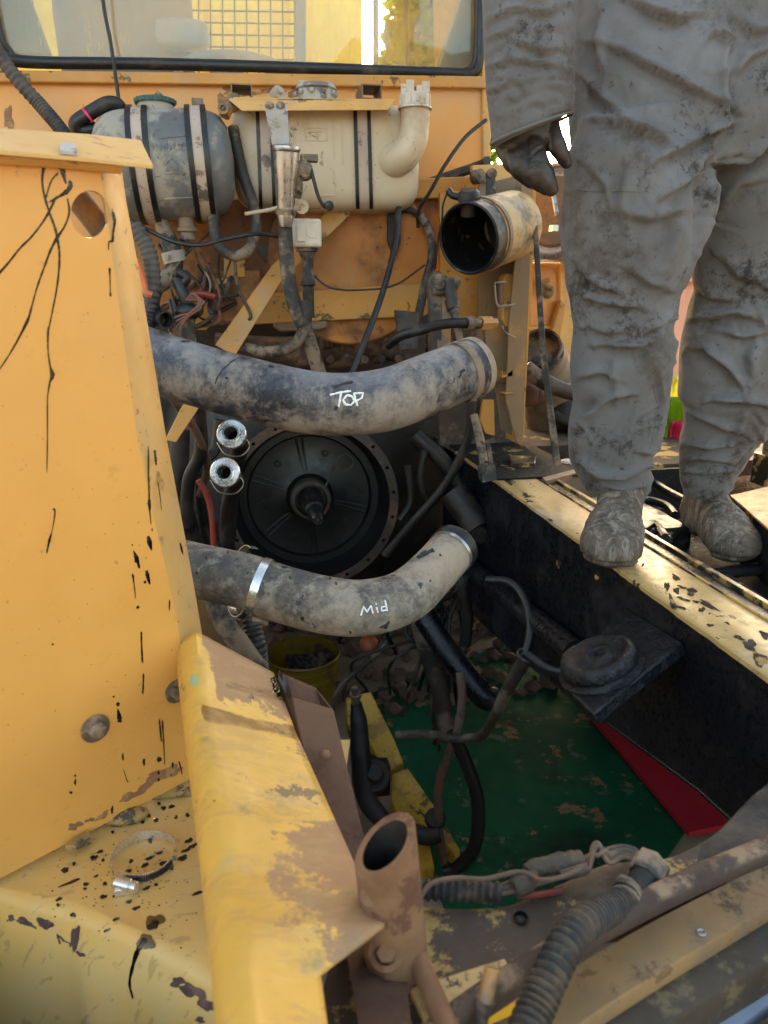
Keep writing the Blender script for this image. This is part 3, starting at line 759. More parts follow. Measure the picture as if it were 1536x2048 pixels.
for pts in ([(322, 300), (322, 286), (328, 296), (334, 286), (334, 300)], [(340, 300), (346, 286), (352, 300)], [(342, 295), (350, 295)], [(356, 286), (366, 300)], [(366, 286), (356, 300)],
            [(331, 344), (331, 332), (336, 341), (341, 332), (341, 344)], [(345, 344), (345, 332)], [(349, 344), (349, 332), (356, 344), (356, 332)], [(329, 346), (361, 346)],
            [(330, 328), (343, 316), (357, 328)]):
    stroke(tb, pts, .0022, .0002, m_)
obj('level_marks', m_, 'tank_blue', tk)
m_ = MB(); stroke(tb, [(318, 276), (380, 270), (388, 395), (330, 398)], .003, 0, m_); obj('moulded_seam', m_, 'tank_blue', tk)
neck = PY(313, 238, YT); neck.z = cm.z + RTK + .010
cp = MB(); cp.lathe(neck - Vector((0, 0, .03)), (0, 0, 1), [(0, .052), (.022, .052), (.034, .046)], 32, capb=True); obj('filler_neck', cp, 'tank_blue', tk)
cp = MB(); n_ = 36
pr = [(.004, .001), (.004, .05), (.010, .054)]
base = neck + Vector((0, 0, .002))
cp.lathe(base, (0, 0, 1), [(0, .054), (.010, .055), (.013, .05), (.014, .0)], 30, capa=True)
for k in range(15):
    an = k / 15 * 2 * math.pi
    cp.tube([base + Vector((math.cos(an) * .054, math.sin(an) * .054, .001)), base + Vector((math.cos(an) * .054, math.sin(an) * .054, .011))], .004, 6)
obj('cap', cp, 'teal', tk)
tabp = pxs(PY, [(296, 212), (303, 196), (314, 180), (330, 193), (318, 214)], YT + .09)
t = MB(); t.prism(tabp, (0, .006, 0)); obj('lifting_tab', t, 'bolt', tk, bevel=.002)
t = MB(); t.tube([PY(240, 236, YT), PY(238, 212, YT - .01), PY(215, 207, YT - .02), PY(180, 226, YT - .02), PY(152, 246, YT - .02), PY(160, 262, YT - .01), PY(194, 258, YT)], .0185, 14); vent = obj('vent_hose', t, 'rubber', tk)
t = MB(); d_ = (PY(170, 234, YT) - PY(180, 226, YT)).normalized()
t.lathe(PY(176, 231, YT - .02), d_, [(-.003, .0195), (-.003, .022), (.003, .022), (.003, .0195)], 20); t.tube([PY(168, 222, YT - .045), PY(166, 214, YT - .05), PY(167, 208, YT - .05)], .0012, 5)
obj('zip_tie', t, 'pink', vent)
t = MB(); t.tube([PY(338, 232, YT - .02), PY(360, 226, YT - .03), PY(400, 228, YT - .03), PY(430, 238, YT - .01), PY(446, 258, YT + .05)], .013, 12); obj('overflow_hose', t, 'rubber_dirty', tk)
t = MB(); t.lathe(PY(336, 236, YT - .02), axT, [(0, .019), (.02, .019)], 16, True, True); obj('hose_clip', t, 'rubber', tk)
for (a_, b_) in ((335, 352), (376, 388)):
    pass
# outlet under the tank: elbow hose
t = MB(); t.tube([PY(318, 430, YT), PY(328, 458, YT - .02), PY(342, 492, YT - .04), PY(349, 516, YT - .05)], [.022, .023, .026, .027], 16); obj('outlet_hose', t, 'rubber_dirty', tk)
t = MB(); t.lathe(PY(345, 503, YT - .045), (PY(349, 520, YT) - PY(342, 495, YT)), [(0, .028), (0, .033), (.03, .033), (.03, .028)], 20); t.box(PY(330, 520, YT - .09), PY(338, 510, YT - .06)); obj('clamp', t, 'greywhite', tk)
t = MB(); t.tube([PY(349, 520, YT - .05), PY(347, 540, YT - .06), PY(328, 562, YT - .08), PY(300, 578, YT - .10), PY(270, 590, YT - .1)], .024, 14); obj('lower_hose', t, 'rubber_dirty', tk)
t = MB(); q = PY(372, 432, YT - .02)
t.lathe(q, (0, 0, -1), [(0, .022), (.03, .024), (.034, .03), (.042, .03), (.046, .022), (.06, .022), (.064, .025), (.07, .018), (.09, .012), (.10, .004)], 16, capb=True); obj('drain_fitting', t, 'rubber_dirty', tk)
t = MB(); t.tube([PY(428, 420, YT - .05), PY(428, 460, YT - .07), PY(440, 495, YT - .08), PY(470, 512, YT - .08), PY(498, 498, YT - .07), PY(512, 455, YT - .04), PY(505, 405, YT - .02), PY(488, 355, YT - .01), PY(475, 300, YT + .01), PY(466, 255, YT + .03)], .0155, 14, n=70)
obj('return_hose', t, 'rubber_dirty', tk)

# ---------------- white washer tank under an orange plate
YW = 2.44
wt = thing('washer_tank', 'aged white plastic tank with curved filler spout under an orange plate', 'tank', PY(650, 415, YW))
def rounded_body(px0, px1, py0, py1, y, dep, pw=.32):
    a_, b_ = PY(px0, (py0 + py1) / 2, y), PY(px1, (py0 + py1) / 2, y)
    u_, l_ = PY((px0 + px1) / 2, py0, y), PY((px0 + px1) / 2, py1, y)
    m = MB(); cc = (a_ + b_) / 2; cc.z = (u_.z + l_.z) / 2; cc.y = y + dep
    m.ball(cc, (b_.x - a_.x) / 2, dep, (u_.z - l_.z) / 2, 48, pw=pw); return m, cc
bm1, cc1 = rounded_body(466, 850, 190, 420, YW - .04, .16, .36)
obj('tank_body', bm1, 'tank_white', wt, smooth=180)
wb = bvh_of(bm1)
m_ = MB()
for pts in ([(610, 257), (612, 281), (653, 281), (653, 255), (610, 257)], [(618, 264), (646, 263)], [(620, 272), (640, 271)], [(666, 245), (668, 320)], [(684, 244), (686, 330)],
            [(660, 335), (668, 342), (670, 390), (640, 392)], [(588, 262), (590, 340)]):
    stroke(wb, pts, .0028, -.0005, m_)
obj('moulded_panel', m_, 'tank_white', wt)
def bandY(px, wid, bv, mat, par, name, ys=(200, 418), lift=.002, skew=0):
    k = MB(); rowsL = []
    for i in range(25):
        y = ys[0] + (ys[1] - ys[0]) * i / 24; x = px + skew * (i / 24)
        A, B = on(bv, x - wid / 2, y, lift + .001), on(bv, x + wid / 2, y, lift + .001)
        if A is None or B is None: continue
        A2, B2 = A + Vector((0, .012, 0)), B + Vector((0, .012, 0))
        rowsL.append([A2, A, B, B2])
    if len(rowsL) < 2: return None
    return obj(name, k.loft(rowsL), mat, par)
for px, sk in ((724, 6), (528, 8)):
    s_ = bandY(px, 22, wb, 'strap', wt, 'strap', lift=.004, skew=sk)
    for dx in (-14, 13): 
        e = bandY(px + dx, 7, wb, 'rubber', None, 'rubber_edge', lift=.0065, skew=sk)
        b0 = world_loc(s_); e.parent = s_; e.location = e.location - b0
# filler spout and cap
t = MB(); t.tube([PY(765, 320, YW + .02), PY(785, 322, YW - .02), PY(806, 312, YW - .05), PY(824, 285, YW - .06), PY(830, 250, YW - .06), PY(830, 214, YW - .06)], [.05, .05, .047, .044, .042, .042], 24, n=40); obj('filler_spout', t, 'tank_white', wt)
q = PY(830, 216, YW - .06)
t = MB(); t.lathe(q, (0, 0, 1), [(-.004, .05), (0, .05), (.003, .044), (.035, .043), (.038, .03), (.038, .0)], 32)
for k in range(12):
    an = k / 12 * 2 * math.pi
    t.tube([q + Vector((math.cos(an) * .044, math.sin(an) * .044, .004)), q + Vector((math.cos(an) * .044, math.sin(an) * .044, .034))], .003, 6)
for k in range(4):
    an = k / 4 * 2 * math.pi + .9
    e = q + Vector((math.cos(an) * .034, math.sin(an) * .034, .036)); t.box(e - Vector((.011, .004, 0)), e + Vector((.011, .004, .03)))
obj('filler_cap', t, 'dirtywhite', wt, bevel=.001)
# hold-down plate on top
pl = thing('tank_hold_down', 'orange hold down plate with box brackets along the white tank top', 'bracket', PY(620, 205, YW - .08))
a_ = [PY(470, 194, YW - .1), PY(788, 200, YW - .1), PY(788, 204, YW - .1), PY(776, 220, YW - .1), PY(484, 222, YW - .1), PY(458, 200, YW - .1)]
t = MB(); t.prism(a_, (0, .006, 0)); 
t.prism([PY(458, 196, YW - .1), PY(790, 198, YW - .1), PY(790, 198, YW - .1) + Vector((0, .16, .0)), PY(458, 196, YW - .1) + Vector((0, .16, 0))], (0, 0, -.006))
obj('plate', t, 'lip', pl, bevel=.0015)
for px in (484, 744):
    t = MB(); o_ = PY(px, 198, YW + .0)
    W, H, T = .030, .020, .0035
    for (lo, hi) in (((-W, 0, 0), (W, .12, T)), ((-W, 0, 2 * H - T), (W, .12, 2 * H)), ((-W, 0, T), (-W + T, .12, 2 * H - T)), ((W - T, 0, T), (W, .12, 2 * H - T))): t.box(o_ + Vector(lo), o_ + Vector(hi))
    obj('box_bracket', t, 'mount', pl)
t = MB(); t.tube([PY(450, 232, YW - .09), PY(462, 206, YW - .07), PY(470, 196, YW)], .014, 12); t.lathe(PY(449, 218, YW - .1), (-.2, -1, -.1), [(0, .015), (.02, .015), (.02, .008), (0, .008)], 14); obj('stop_tube', t, 'mount', pl)
t = MB(); t.lathe(PY(552, 192, YW - .03), (.45, -.8, .35), [(-.05, .013), (.0, .013), (.0, .02), (.02, .02), (.02, .008), (.03, .008)], 16, True, True); obj('bolt', t, 'greywhite', pl)
t = MB(); q = PY(632, 192, YW + .04); t.lathe(q, (0, 0, 1), [(-.02, .055), (.012, .055), (.016, .062), (.026, .058), (.032, .03), (.032, 0)], 28)
for k in range(10):
    an = k / 10 * 2 * math.pi; t.ball(q + Vector((math.cos(an) * .058, math.sin(an) * .058, .004)), .008, seg=8)
t.tube([q + Vector((-.05, 0, .036)), q + Vector((0, -.01, .032)), q + Vector((.05, 0, .036))], .004, 6); obj('breather_cap', t, 'greywhite', pl)

# ---------------- oil filler tube with grey hanger
ft = thing('oil_filler_tube', 'oily steel filler neck on a grey hanger in front of the white tank', 'filler tube', PY(575, 480, 2.2))
D = 2.23
hp = [PY(528, 206, D), PY(574, 207, D), PY(580, 288, D - .02), PY(544, 290, D - .02)]
t = MB(); t.prism(hp, (0, .006, 0)); obj('hanger', t, 'greywhite', ft, bevel=.002)
t = MB()
for px in (539, 561): hexbolt(t, PY(px, 212, D - .001), (0, -1, 0), .008, .006)
obj('bolt', t, 'bolt', ft)
a0, a1 = PY(573, 292, D - .04), PY(572, 412, D - .02); ax = (a1 - a0).normalized()
t = MB(); t.lathe(a0, ax, [(.005, .028), (.0, .036), (.006, .038), (.012, .036), (.014, .034), (.05, .033), (.085, .028), (.09, .027), (.15, .024), (.16, .022), (.165, .024), (.175, .024), (.2, .017)], 28)
t.lathe(a0, ax, [(.003, .029), (.06, .024), (.09, .0)], 28)
obj('neck', t, 'steel', ft)
t = MB(); t.lathe(a0, ax, [(.155, .023), (.155, .028), (.17, .028), (.17, .023)], 24); t.box(a0 + ax * .15 + Vector((.02, -.012, -.01)), a0 + ax * .16 + Vector((.04, .0, .012))); obj('hose_clamp', t, 'bolt', ft)
t = MB(); t.tube([a1 - ax * .01, PY(570, 455, D), PY(574, 520, D), PY(580, 575, D), PY(597, 625, D), PY(618, 680, D + .02), PY(640, 750, D + .04)], [.02, .02, .0215, .021, .021, .021, .021], 16, n=50); obj('filler_hose', t, 'rubber_dirty', ft)
t = MB(); t.ball(PY(604, 342, D - .01), .03, .02, .026, 16, pw=.7); t.tube([PY(592, 345, D - .02), PY(596, 372, D - .01), PY(592, 395, D)], .014, 12); t.box(PY(602, 322, D - .02), PY(634, 312, D + .01)); obj('side_lug', t, 'bolt', ft, bevel=.002)
t = MB(); t.tube([PY(622, 338, D - .02), PY(628, 362, D - .03), PY(638, 396, D - .03), PY(650, 414, D - .03), PY(660, 412, D - .03)], .005, 8); t.lathe(PY(658, 412, D - .035), (0, -1, 0), [(0, .014), (.012, .012), (.016, 0)], 14); obj('cap_tether', t, 'rubber', ft)
t = MB(); t.lathe(PY(603, 414, YW - .07), (0, -1, 0), [(0, .02), (.01, .02), (.012, .008), (.008, .007), (.008, 0)], 16, True); t.tube([PY(490, 428, YW - .08), PY(545, 418, YW - .09), PY(590, 402, YW - .1), PY(612, 370, YW - .1)], .0055, 8); obj('pipe_bracket', t, 'tank_white', ft)
t = MB(); t.tube([PY(606, 600, D - .01), PY(612, 640, D - .01), PY(590, 688, D), PY(540, 704, D + .04), PY(470, 692, D + .08)], .017, 12, n=30); t.tube([PY(576, 560, D - .015), PY(588, 610, D - .015), PY(604, 650, D - .01)], .019, 12); obj('drain_hose', t, 'rubber_dirty', ft)

# ---------------- white filter housing
fh = thing('filter_housing', 'small dirty white filter housing below the white tank', 'filter', PY(614, 500, 2.3))
t = MB(); A, B = PY(586, 494, 2.27), PY(643, 437, 2.27)
t.box((A.x, 2.27, A.z), (B.x, 2.36, B.z)); obj('housing', t, 'dirtywhite', fh, bevel=.008, bseg=3)
t = MB(); t.box((A.x + .012, 2.262, A.z + .015), (A.x + .035, 2.269, B.z - .02)); t.lathe((A.x + .055, 2.27, A.z + .04), (0, -1, 0), [(0, .015), (.003, .015), (.003, .012)], 18, capb=True); obj('label_plate', t, 'dirtywhite', fh)
t = MB(); q = PY(614, 494, 2.31); t.lathe(q, (0, 0, -1), [(0, .03), (.012, .032), (.014, .024), (.02, .024), (.03, .018), (.09, .018), (.095, .022), (.105, .022), (.11, .017), (.2, .017)], 18, capb=True); obj('outlet', t, 'rubber_dirty', fh)

# ---------------- orange shroud behind the bay
YS = 2.56
sh = thing('fan_shroud', 'large rust stained orange shroud panel across the back of the bay', 'shroud', PY(640, 640, YS))
t = MB(); t.prism(pxs(PY, [(250, 420), (880, 360), (880, 606), (850, 628), (480, 640), (250, 640)], YS), (0, .02, 0)); obj('main_panel', t, 'shroud', sh, bevel=.003)
t = MB(); cc = PY(700, 520, YS)
t.lathe(cc, (0, -1, 0), [(0, .27), (.03, .268), (.036, .262), (.036, .0)], 56); obj('round_cover', t, 'shroud', sh, smooth=30)
t = MB(); t.prism(pxs(PY, [(480, 590), (862, 566), (862, 622), (850, 632), (480, 650)], YS - .065), (0, .02, 0)); obj('lower_flange', t, 'strut', sh, bevel=.003)
t = MB(); t.prism(pxs(PY, [(250, 545), (520, 540), (520, 600), (470, 650), (250, 650)], YS - .075), (0, .02, 0)); obj('side_flange', t, 'shroud', sh, bevel=.003)
t = MB(); t.prism(pxs(PY, [(700, 362), (1000, 350), (1000, 392), (700, 402)], YS - .03), (0, .06, 0)); obj('top_beam', t, 'strut', sh, bevel=.004)
t = MB(); t.tube([PY(794, 420, YS - .04), PY(820, 420, YS - .045), PY(846, 440, YS - .045), PY(862, 480, YS - .045), PY(866, 520, YS - .045)], .011, 8, flat=.4); t.tube([PY(760, 415, YS - .045), PY(800, 405, YS - .045)], .011, 8, flat=.4); obj('band', t, 'rubber', sh)
t = MB(); t.prism(pxs(PY, [(448, 512), (490, 512), (490, 555), (448, 555)], YS - .08), (0, .03, 0)); t.prism(pxs(PY, [(370, 560), (455, 556), (455, 568), (370, 572)], YS - .13), (0, .06, 0)); obj('step_bracket', t, 'strut', sh, bevel=.002)
t = MB(); t.prism(pxs(PY, [(382, 606), (424, 606), (424, 650), (412, 660), (382, 660)], YS - .12), (0, .02, 0)); obj('tab', t, 'strut', sh, bevel=.002)
t = MB(); t.prism(pxs(PY, [(548, 640), (655, 630), (655, 656), (640, 660), (560, 664), (548, 655)], YS - .06), (0, .05, 0)); obj('lower_block', t, 'mount', sh, bevel=.006)
t = MB(); t.lathe(PY(640, 596, YS - .045), (0, -1, 0), [(0, .012), (.01, .012), (.012, 0)], 12); t.tube([PY(624, 600, YS - .05), PY(642, 594, YS - .05)], .009, 8)
t.lathe(PY(436, 590, YS - .1), (0, 0, 1), [(-.03, .012), (-.005, .012), (-.005, .022), (0, .022), (0, .014), (.015, .014), (.018, .009), (.03, .009)], 12, True, True); obj('bolt', t, 'bolt', sh)
t = MB(); t.prism(pxs(PY, [(512, 495), (536, 488), (560, 525), (545, 540)], YS - .03), (0, .01, 0)); obj('black_strip', t, 'rubber', sh)

t = MB(); t.prism([P(660, 412, 2.32), P(705, 412, 2.32), P(700, 430, 2.32), P(564, 560, 2.25), P(470, 712, 2.16), P(430, 690, 2.16), P(545, 530, 2.25), P(640, 440, 2.32)], (0, .012, 0))
st = thing('diagonal_brace', 'yellow flat bar brace slanting across the orange shroud', 'brace', P(560, 560, 2.25))
obj('bar', t, 'strut', st, bevel=.002)
t = MB(); t.prism([P(365, 810, 2.02), P(408, 800, 2.02), P(352, 885, 1.96), P(330, 880, 1.96)], (0, .012, 0)); obj('bar', t, 'strut', st, bevel=.002)

# ---------------- side post with gusset (right of the bay)
YP = 2.33
po = thing('side_post', 'tall dusty tan steel post with an edge coloured as if sunlit right of the bay', 'post', PY(1035, 890, YP))
t = MB(); t.prism(pxs(PY, [(1046, 355), (1066, 362), (1058, 560), (1044, 892), (1032, 884), (1012, 800), (1018, 640)], YP), (.0, .010, 0)); obj('face_plate', t, 'tan', po, bevel=.002)
e = [PY(1066, 362, YP), PY(1073, 372, YP), PY(1064, 560, YP), PY(1046, 892, YP), PY(1044, 893, YP), PY(1058, 560, YP)]
t = MB(); t.prism(e, (.0, .16, 0)); obj('edge_flange', t, 'strut', po, bevel=.001)  # orange colour stands in for sunlight on this narrow face
t = MB(); t.prism(pxs(PY, [(958, 370), (1046, 348), (1040, 880), (1004, 860), (994, 790), (978, 730), (966, 660), (956, 640)], YP + .10), (0, .012, 0)); obj('gusset', t, 'tan', po, bevel=.002)
t = MB(); t.prism(pxs(PY, [(968, 640), (1030, 640), (1030, 755), (1022, 768), (984, 760), (975, 740)], YP + .04), (0, .01, 0)); obj('lower_plate', t, 'tan', po, bevel=.003)
for q_, dy_ in (([(1004, 742), (1026, 740), (1026, 752), (1004, 756)], 0), ([(972, 714), (988, 713), (988, 728), (972, 730)], 0), ([(1010, 786), (1026, 784), (1026, 787), (1010, 789)], -.01)):
    t = MB(); t.prism(pxs(PY, q_, YP + dy_), (0, .05, 0)); obj('tab', t, 'strut', po, bevel=.001)
# small rounded box and wire handle on the gusset
t = MB(); t.prism(pxs(PY, [(1006, 555), (1014, 546), (1040, 550), (1044, 650), (1014, 655), (1004, 640)], YP + .03), (0, .05, 0)); obj('terminal_box', t, 'lip', po, bevel=.006, bseg=3)
t = MB(); t.tube([PY(1012, 564, YP), PY(992, 565, YP), PY(990, 572, YP), PY(994, 608, YP), PY(1006, 612, YP), PY(1030, 608, YP)], .0028, 6, n=30); obj('wire_handle', t, 'greywhite', po); t = MB(); t.tube([PY(1005, 652, YP), PY(1010, 664, YP), PY(1032, 676, YP)], .0025, 6); obj('wire_hook', t, 'greywhite', po); t = MB(); t.prism(pxs(PY, [(1000, 568), (1008, 568), (1008, 606), (1000, 606)], YP + .02), (0, .02, 0)); obj('hinge', t, 'tan', po)
t = MB(); t.prism(pxs(PY, [(880, 385), (965, 380), (965, 640), (880, 640)], YS - .09), (0, .02, 0)); t.prism(pxs(PY, [(958, 540), (966, 540), (966, 660), (958, 660)], YS - .11), (0, .03, 0)); obj('back_plate', t, 'strut', po, bevel=.003)

t = MB(); t.prism(pxs(PY, [(868, 650), (1020, 640), (1036, 880), (1000, 912), (930, 918), (880, 890)], 2.66), (0, .02, 0)); obj('lower_wall', t, 'bay_brown', sh, bevel=.003)
t = MB(); t.prism(pxs(PY, [(966, 800), (988, 800), (990, 872), (972, 868), (960, 840)], 2.63), (0, .02, 0)); obj('orange_tab', t, 'strut', sh, bevel=.002)
for k, (x, y, rx, ry) in enumerate([(452, 212, 15, 30), (478, 184, 34, 9), (590, 186, 16, 9), (545, 182, 22, 6), (975, 210, 6, 16), (18, 240, 10, 26)]):
    obj('rust_patch', blob(Plane((0, YC, 0), (0, -1, 0)), x, y, rx, ry, .0004, None, 0, .45, 22, .0008), 'bare', cab)
# ---------------- exhaust pipe stub
ex = thing('intake_pipe', 'sooty yellow pipe stub with a black open mouth beside the post', 'pipe', PY(975, 540, 2.2))
m0 = P(935, 478, 2.16); m1 = P(1062, 440, 2.42); ax = (m1 - m0).normalized()
RR = .098
t = MB(); t.lathe(m0, ax, [(.045, RR + .001), (.06, RR + .004), (.262, RR + .004), (.266, RR - .004), (.266, 0)], 48); obj('pipe', t, 'exhaust', ex)
t = MB(); t.lathe(m0, ax, [(.25, .0), (.25, RR - .008), (.004, RR - .006), (0, RR - .002), (.004, RR + .003), (.07, RR + .003)], 48); obj('mouth_sleeve', t, 'soot', ex)
t = MB(); t.lathe(m0, ax, [(.062, RR + .003), (.062, RR + .009), (.078, RR + .009), (.078, RR + .003)], 48); obj('band_clamp', t, 'mount', ex)
q = P(938, 408, 2.17); n_ = Vector((-.15, -.35, .9)).normalized()
se = MB(); se.lathe(q, n_, [(-.03, .026), (.01, .024), (.012, .034), (.03, .032), (.04, .022), (.04, 0)], 18, True); sens = obj('sensor', se, 'bay_dirty', ex)
t = MB(); t.tube([q + n_ * .02, P(908, 392, 2.16), P(896, 380, 2.16)], .010, 10); t.tube([P(896, 382, 2.16), P(886, 410, 2.17), P(884, 440, 2.18), P(876, 480, 2.2), P(872, 520, 2.22), P(868, 545, 2.25)], .003, 6, n=30); obj('sensor_lead', t, 'rubber', ex)
t = MB(); t.prism([P(972, 345, 2.28), P(990, 343, 2.28), P(993, 402, 2.24), P(973, 402, 2.24)], (0, .006, 0)); t.lathe(P(982, 348, 2.28), (0, -1, 0), [(0, .016), (.014, .015), (.018, 0)], 14); t.tube([P(948, 355, 2.34), P(962, 352, 2.32)], .022, 14); obj('hanger_strap', t, 'rubber_dirty', ex)
t = MB(); t.prism([P(945, 330, 2.36), P(1062, 326, 2.36), P(1066, 362, 2.36), P(948, 366, 2.36)], (0, .03, 0)); obj('support_beam', t, 'lip', ex, bevel=.003)

# ---------------- damper / linkage in the middle right
lk = thing('linkage_bracket', 'grey and orange link arm with bolted pivot below the intake pipe', 'link', PY(890, 700, 2.3))
t = MB(); t.prism([P(858, 560, 2.22), P(868, 540, 2.22), P(884, 545, 2.22), P(884, 740, 2.2), P(862, 740, 2.2)], (0, .03, 0)); obj('grey_bar', t, 'bay_brown', lk, bevel=.002)
t = MB(); t.prism([P(874, 590, 2.22), P(902, 590, 2.22), P(902, 720, 2.2), P(874, 720, 2.2)], (0, .06, 0)); obj('orange_bar', t, 'mount', lk, bevel=.003)
t = MB(); t.lathe(P(880, 570, 2.2), (-.25, -1, .1), [(-.03, .03), (0, .032), (.006, .026), (.006, .014), (.02, .014), (.02, 0)], 22, True); t.lathe(P(908, 566, 2.22), (-.25, -1, .1), [(-.02, .02), (.01, .02), (.012, 0)], 16, True); obj('pivot_bolt', t, 'rubber_dirty', lk)
t = MB(); t.tube([P(896, 560, 2.2), P(904, 600, 2.19), P(912, 640, 2.18), P(922, 690, 2.17)], [.018, .018, .012, .010], 12); t.lathe(P(903, 600, 2.19), (P(912, 640, 2.18) - P(903, 600, 2.19)), [(0, .022), (.03, .02), (.035, .013)], 14); obj('link_rod', t, 'rubber_dirty', lk)
t = MB(); t.tube([PY(840, 430, 2.47), PY(858, 460, 2.47), PY(864, 510, 2.46), PY(850, 570, 2.44), PY(834, 640, 2.42), PY(815, 680, 2.4)], .014, 10, n=30)
obj('hose', t, 'rubber_dirty', None, 'dusty thin hose hanging left of the link arm', 'hose')
t = MB(); t.tube([P(700, 755, 2.1), P(742, 650, 2.15), P(770, 570, 2.2), P(792, 480, 2.27), P(798, 405, 2.33)], .009, 8, n=30)
obj('rod', t, 'rubber', None, 'slim black rod rising diagonally in front of the rust stained shroud', 'rod')
t = MB(); t.prism(pxs(PY, [(776, 430), (790, 412), (800, 430), (802, 480), (790, 520), (776, 480)], YS - .06), (0, .02, 0)); obj('latch', t, 'rubber', None, 'flat black latch piece hanging on the rust stained shroud', 'latch', bevel=.002)
hz = thing('brake_hose', 'black hose with a brass coupling ending at the tan post', 'hose', P(850, 670, 2.1))
t = MB(); t.tube([P(775, 690, 2.16), P(800, 672, 2.12), P(840, 660, 2.1), P(890, 648, 2.12), P(940, 646, 2.15)], .0145, 12, n=30); obj('hose_line', t, 'rubber', hz)
t = MB(); a0, a1 = P(932, 647, 2.145), P(1003, 645, 2.2); ax = (a1 - a0).normalized(); t.lathe(a0, ax, [(0, .015), (0, .02), (.02, .021), (.022, .015), (.05, .016), (.05, .0)], 14); obj('ferrule', t, 'bolt', hz)
t = MB(); t.lathe(a0, ax, [(.048, .016), (.048, .021), (.085, .021), (.087, .015), (.105, .014), (.105, 0)], 6); obj('coupling', t, 'strut', hz)
# thin cable loops
def cable(pts, r, mat, label, cat='cable', name='cable', n=60):
    t = MB(); t.tube(pts, r, 7, n=n); return obj(name, t, mat, None, label, cat)
cable([PY(972, 240, 2.5), PY(930, 275, 2.46), PY(890, 330, 2.44), PY(862, 380, 2.44), PY(838, 420, 2.46), PY(836, 455, 2.48)], .006, 'rubber', 'black cable arching from the cab corner down to the shroud')
cable([PY(262, 443, 2.24), PY(300, 462, 2.22), PY(350, 484, 2.21), PY(400, 490, 2.22), PY(450, 478, 2.24), PY(510, 468, 2.26), PY(555, 472, 2.3)], .0058, 'rubber', 'black cable sagging under the grey expansion tank')
cable([PY(620, 545, 2.45), PY(660, 575, 2.44), PY(720, 580, 2.44), PY(790, 570, 2.44), PY(850, 530, 2.44)], .0032, 'rubber', 'very thin black wire bowed across the shroud')
cable([PY(272, 520, 2.16), PY(284, 556, 2.14), PY(292, 585, 2.12), PY(304, 590, 2.12)], .009, 'wire_orange', 'orange lead running down behind the yellow panel edge')
cable([PY(470, 300, 2.5), PY(800, 390, 2.6), PY(862, 365, 2.6), PY(958, 332, 2.55), PY(975, 322, 2.5)], .016, 'rubber_dirty', 'grey pipe crossing behind the white tank to the post', 'pipe', 'pipe')
t = corrugated([PY(268, 450, 2.2), PY(296, 500, 2.19), PY(306, 560, 2.18), PY(300, 620, 2.17), PY(292, 660, 2.15)], .022, .009, .14)
obj('conduit', t, 'conduit_clean', None, 'black ribbed conduit dropping behind the edge of the yellow panel', 'conduit')
# starter/solenoid cluster left under tank
so = thing('valve_block', 'dusty brown valve with electrical leads under the expansion tank', 'valve', PY(360, 690, 2.25))
t = MB(); t.lathe(PY(365, 665, 2.22), (0, 0, 1), [(-.12, .02), (-.06, .022), (-.05, .036), (.03, .036), (.045, .03), (.07, .03)], 20, True, True); obj('body', t, 'rubber_dirty', so)
t = MB(); t.tube([PY(352, 560, 2.2), PY(366, 590, 2.19), PY(375, 612, 2.19)], .017, 12); t.ball(PY(378, 622, 2.18), .04, .03, .022, 16); t.tube([PY(345, 600, 2.2), PY(352, 630, 2.19), PY(345, 665, 2.19)], .012, 10); t.tube([PY(355, 545, 2.2), PY(372, 556, 2.2), PY(362, 570, 2.2)], .014, 10); obj('connector', t, 'rubber', so)
t = MB()
for k in range(5): t.tube([PY(372, 600, 2.17), PY(388 + 5 * k, 588 + 4 * k, 2.15), PY(400 - 6 * k, 618 + 3 * k, 2.15), PY(345 + 4 * k, 640 + 8 * k, 2.16), PY(360 + 7 * k, 690, 2.17)], .0035, 6, n=30)
obj('lead', t, 'wire_brown', so)
t = MB(); t.tube([PY(375, 592, 2.3), PY(400, 588, 2.3), PY(430, 594, 2.3)], .009, 8); obj('red_sleeve', t, 'wire_red', so)
t = MB(); a0 = PY(332, 640, 2.14); a1 = PY(300, 636, 2.22); ax = (a1 - a0); t.lathe(a0, ax, [(.04, .0), (.04, .018), (0, .019), (0, .024), (.1, .024)], 22); obj('open_hose', t, 'rubber', None, 'short black hose end with open mouth above the big upper hose', 'hose')

# tangle of thin leads under the expansion tank and along the shroud
for k in range(16):
    x0, y0 = rng.uniform(285, 470), rng.uniform(440, 560); x1, y1 = x0 + rng.uniform(-90, 130), rng.uniform(560, 690)
    mx, my = (x0 + x1) / 2 + rng.uniform(-60, 60), (y0 + y1) / 2 + rng.uniform(-10, 60)
    t = MB(); t.tube([PY(x0, y0, 2.44), PY((x0 + mx) / 2 + rng.uniform(-15, 15), (y0 + my) / 2, 2.36), PY(mx, my, 2.30), PY(x1, y1, 2.38)], rng.uniform(.003, .008), 7, n=36)
    obj('lead', t, ('rubber', 'bay_brown', 'rubber_dirty', 'wire_brown')[k % 4], None, 'thin dark lead in the tangle below the grey expansion tank', 'lead', 'tangled leads below the tank')
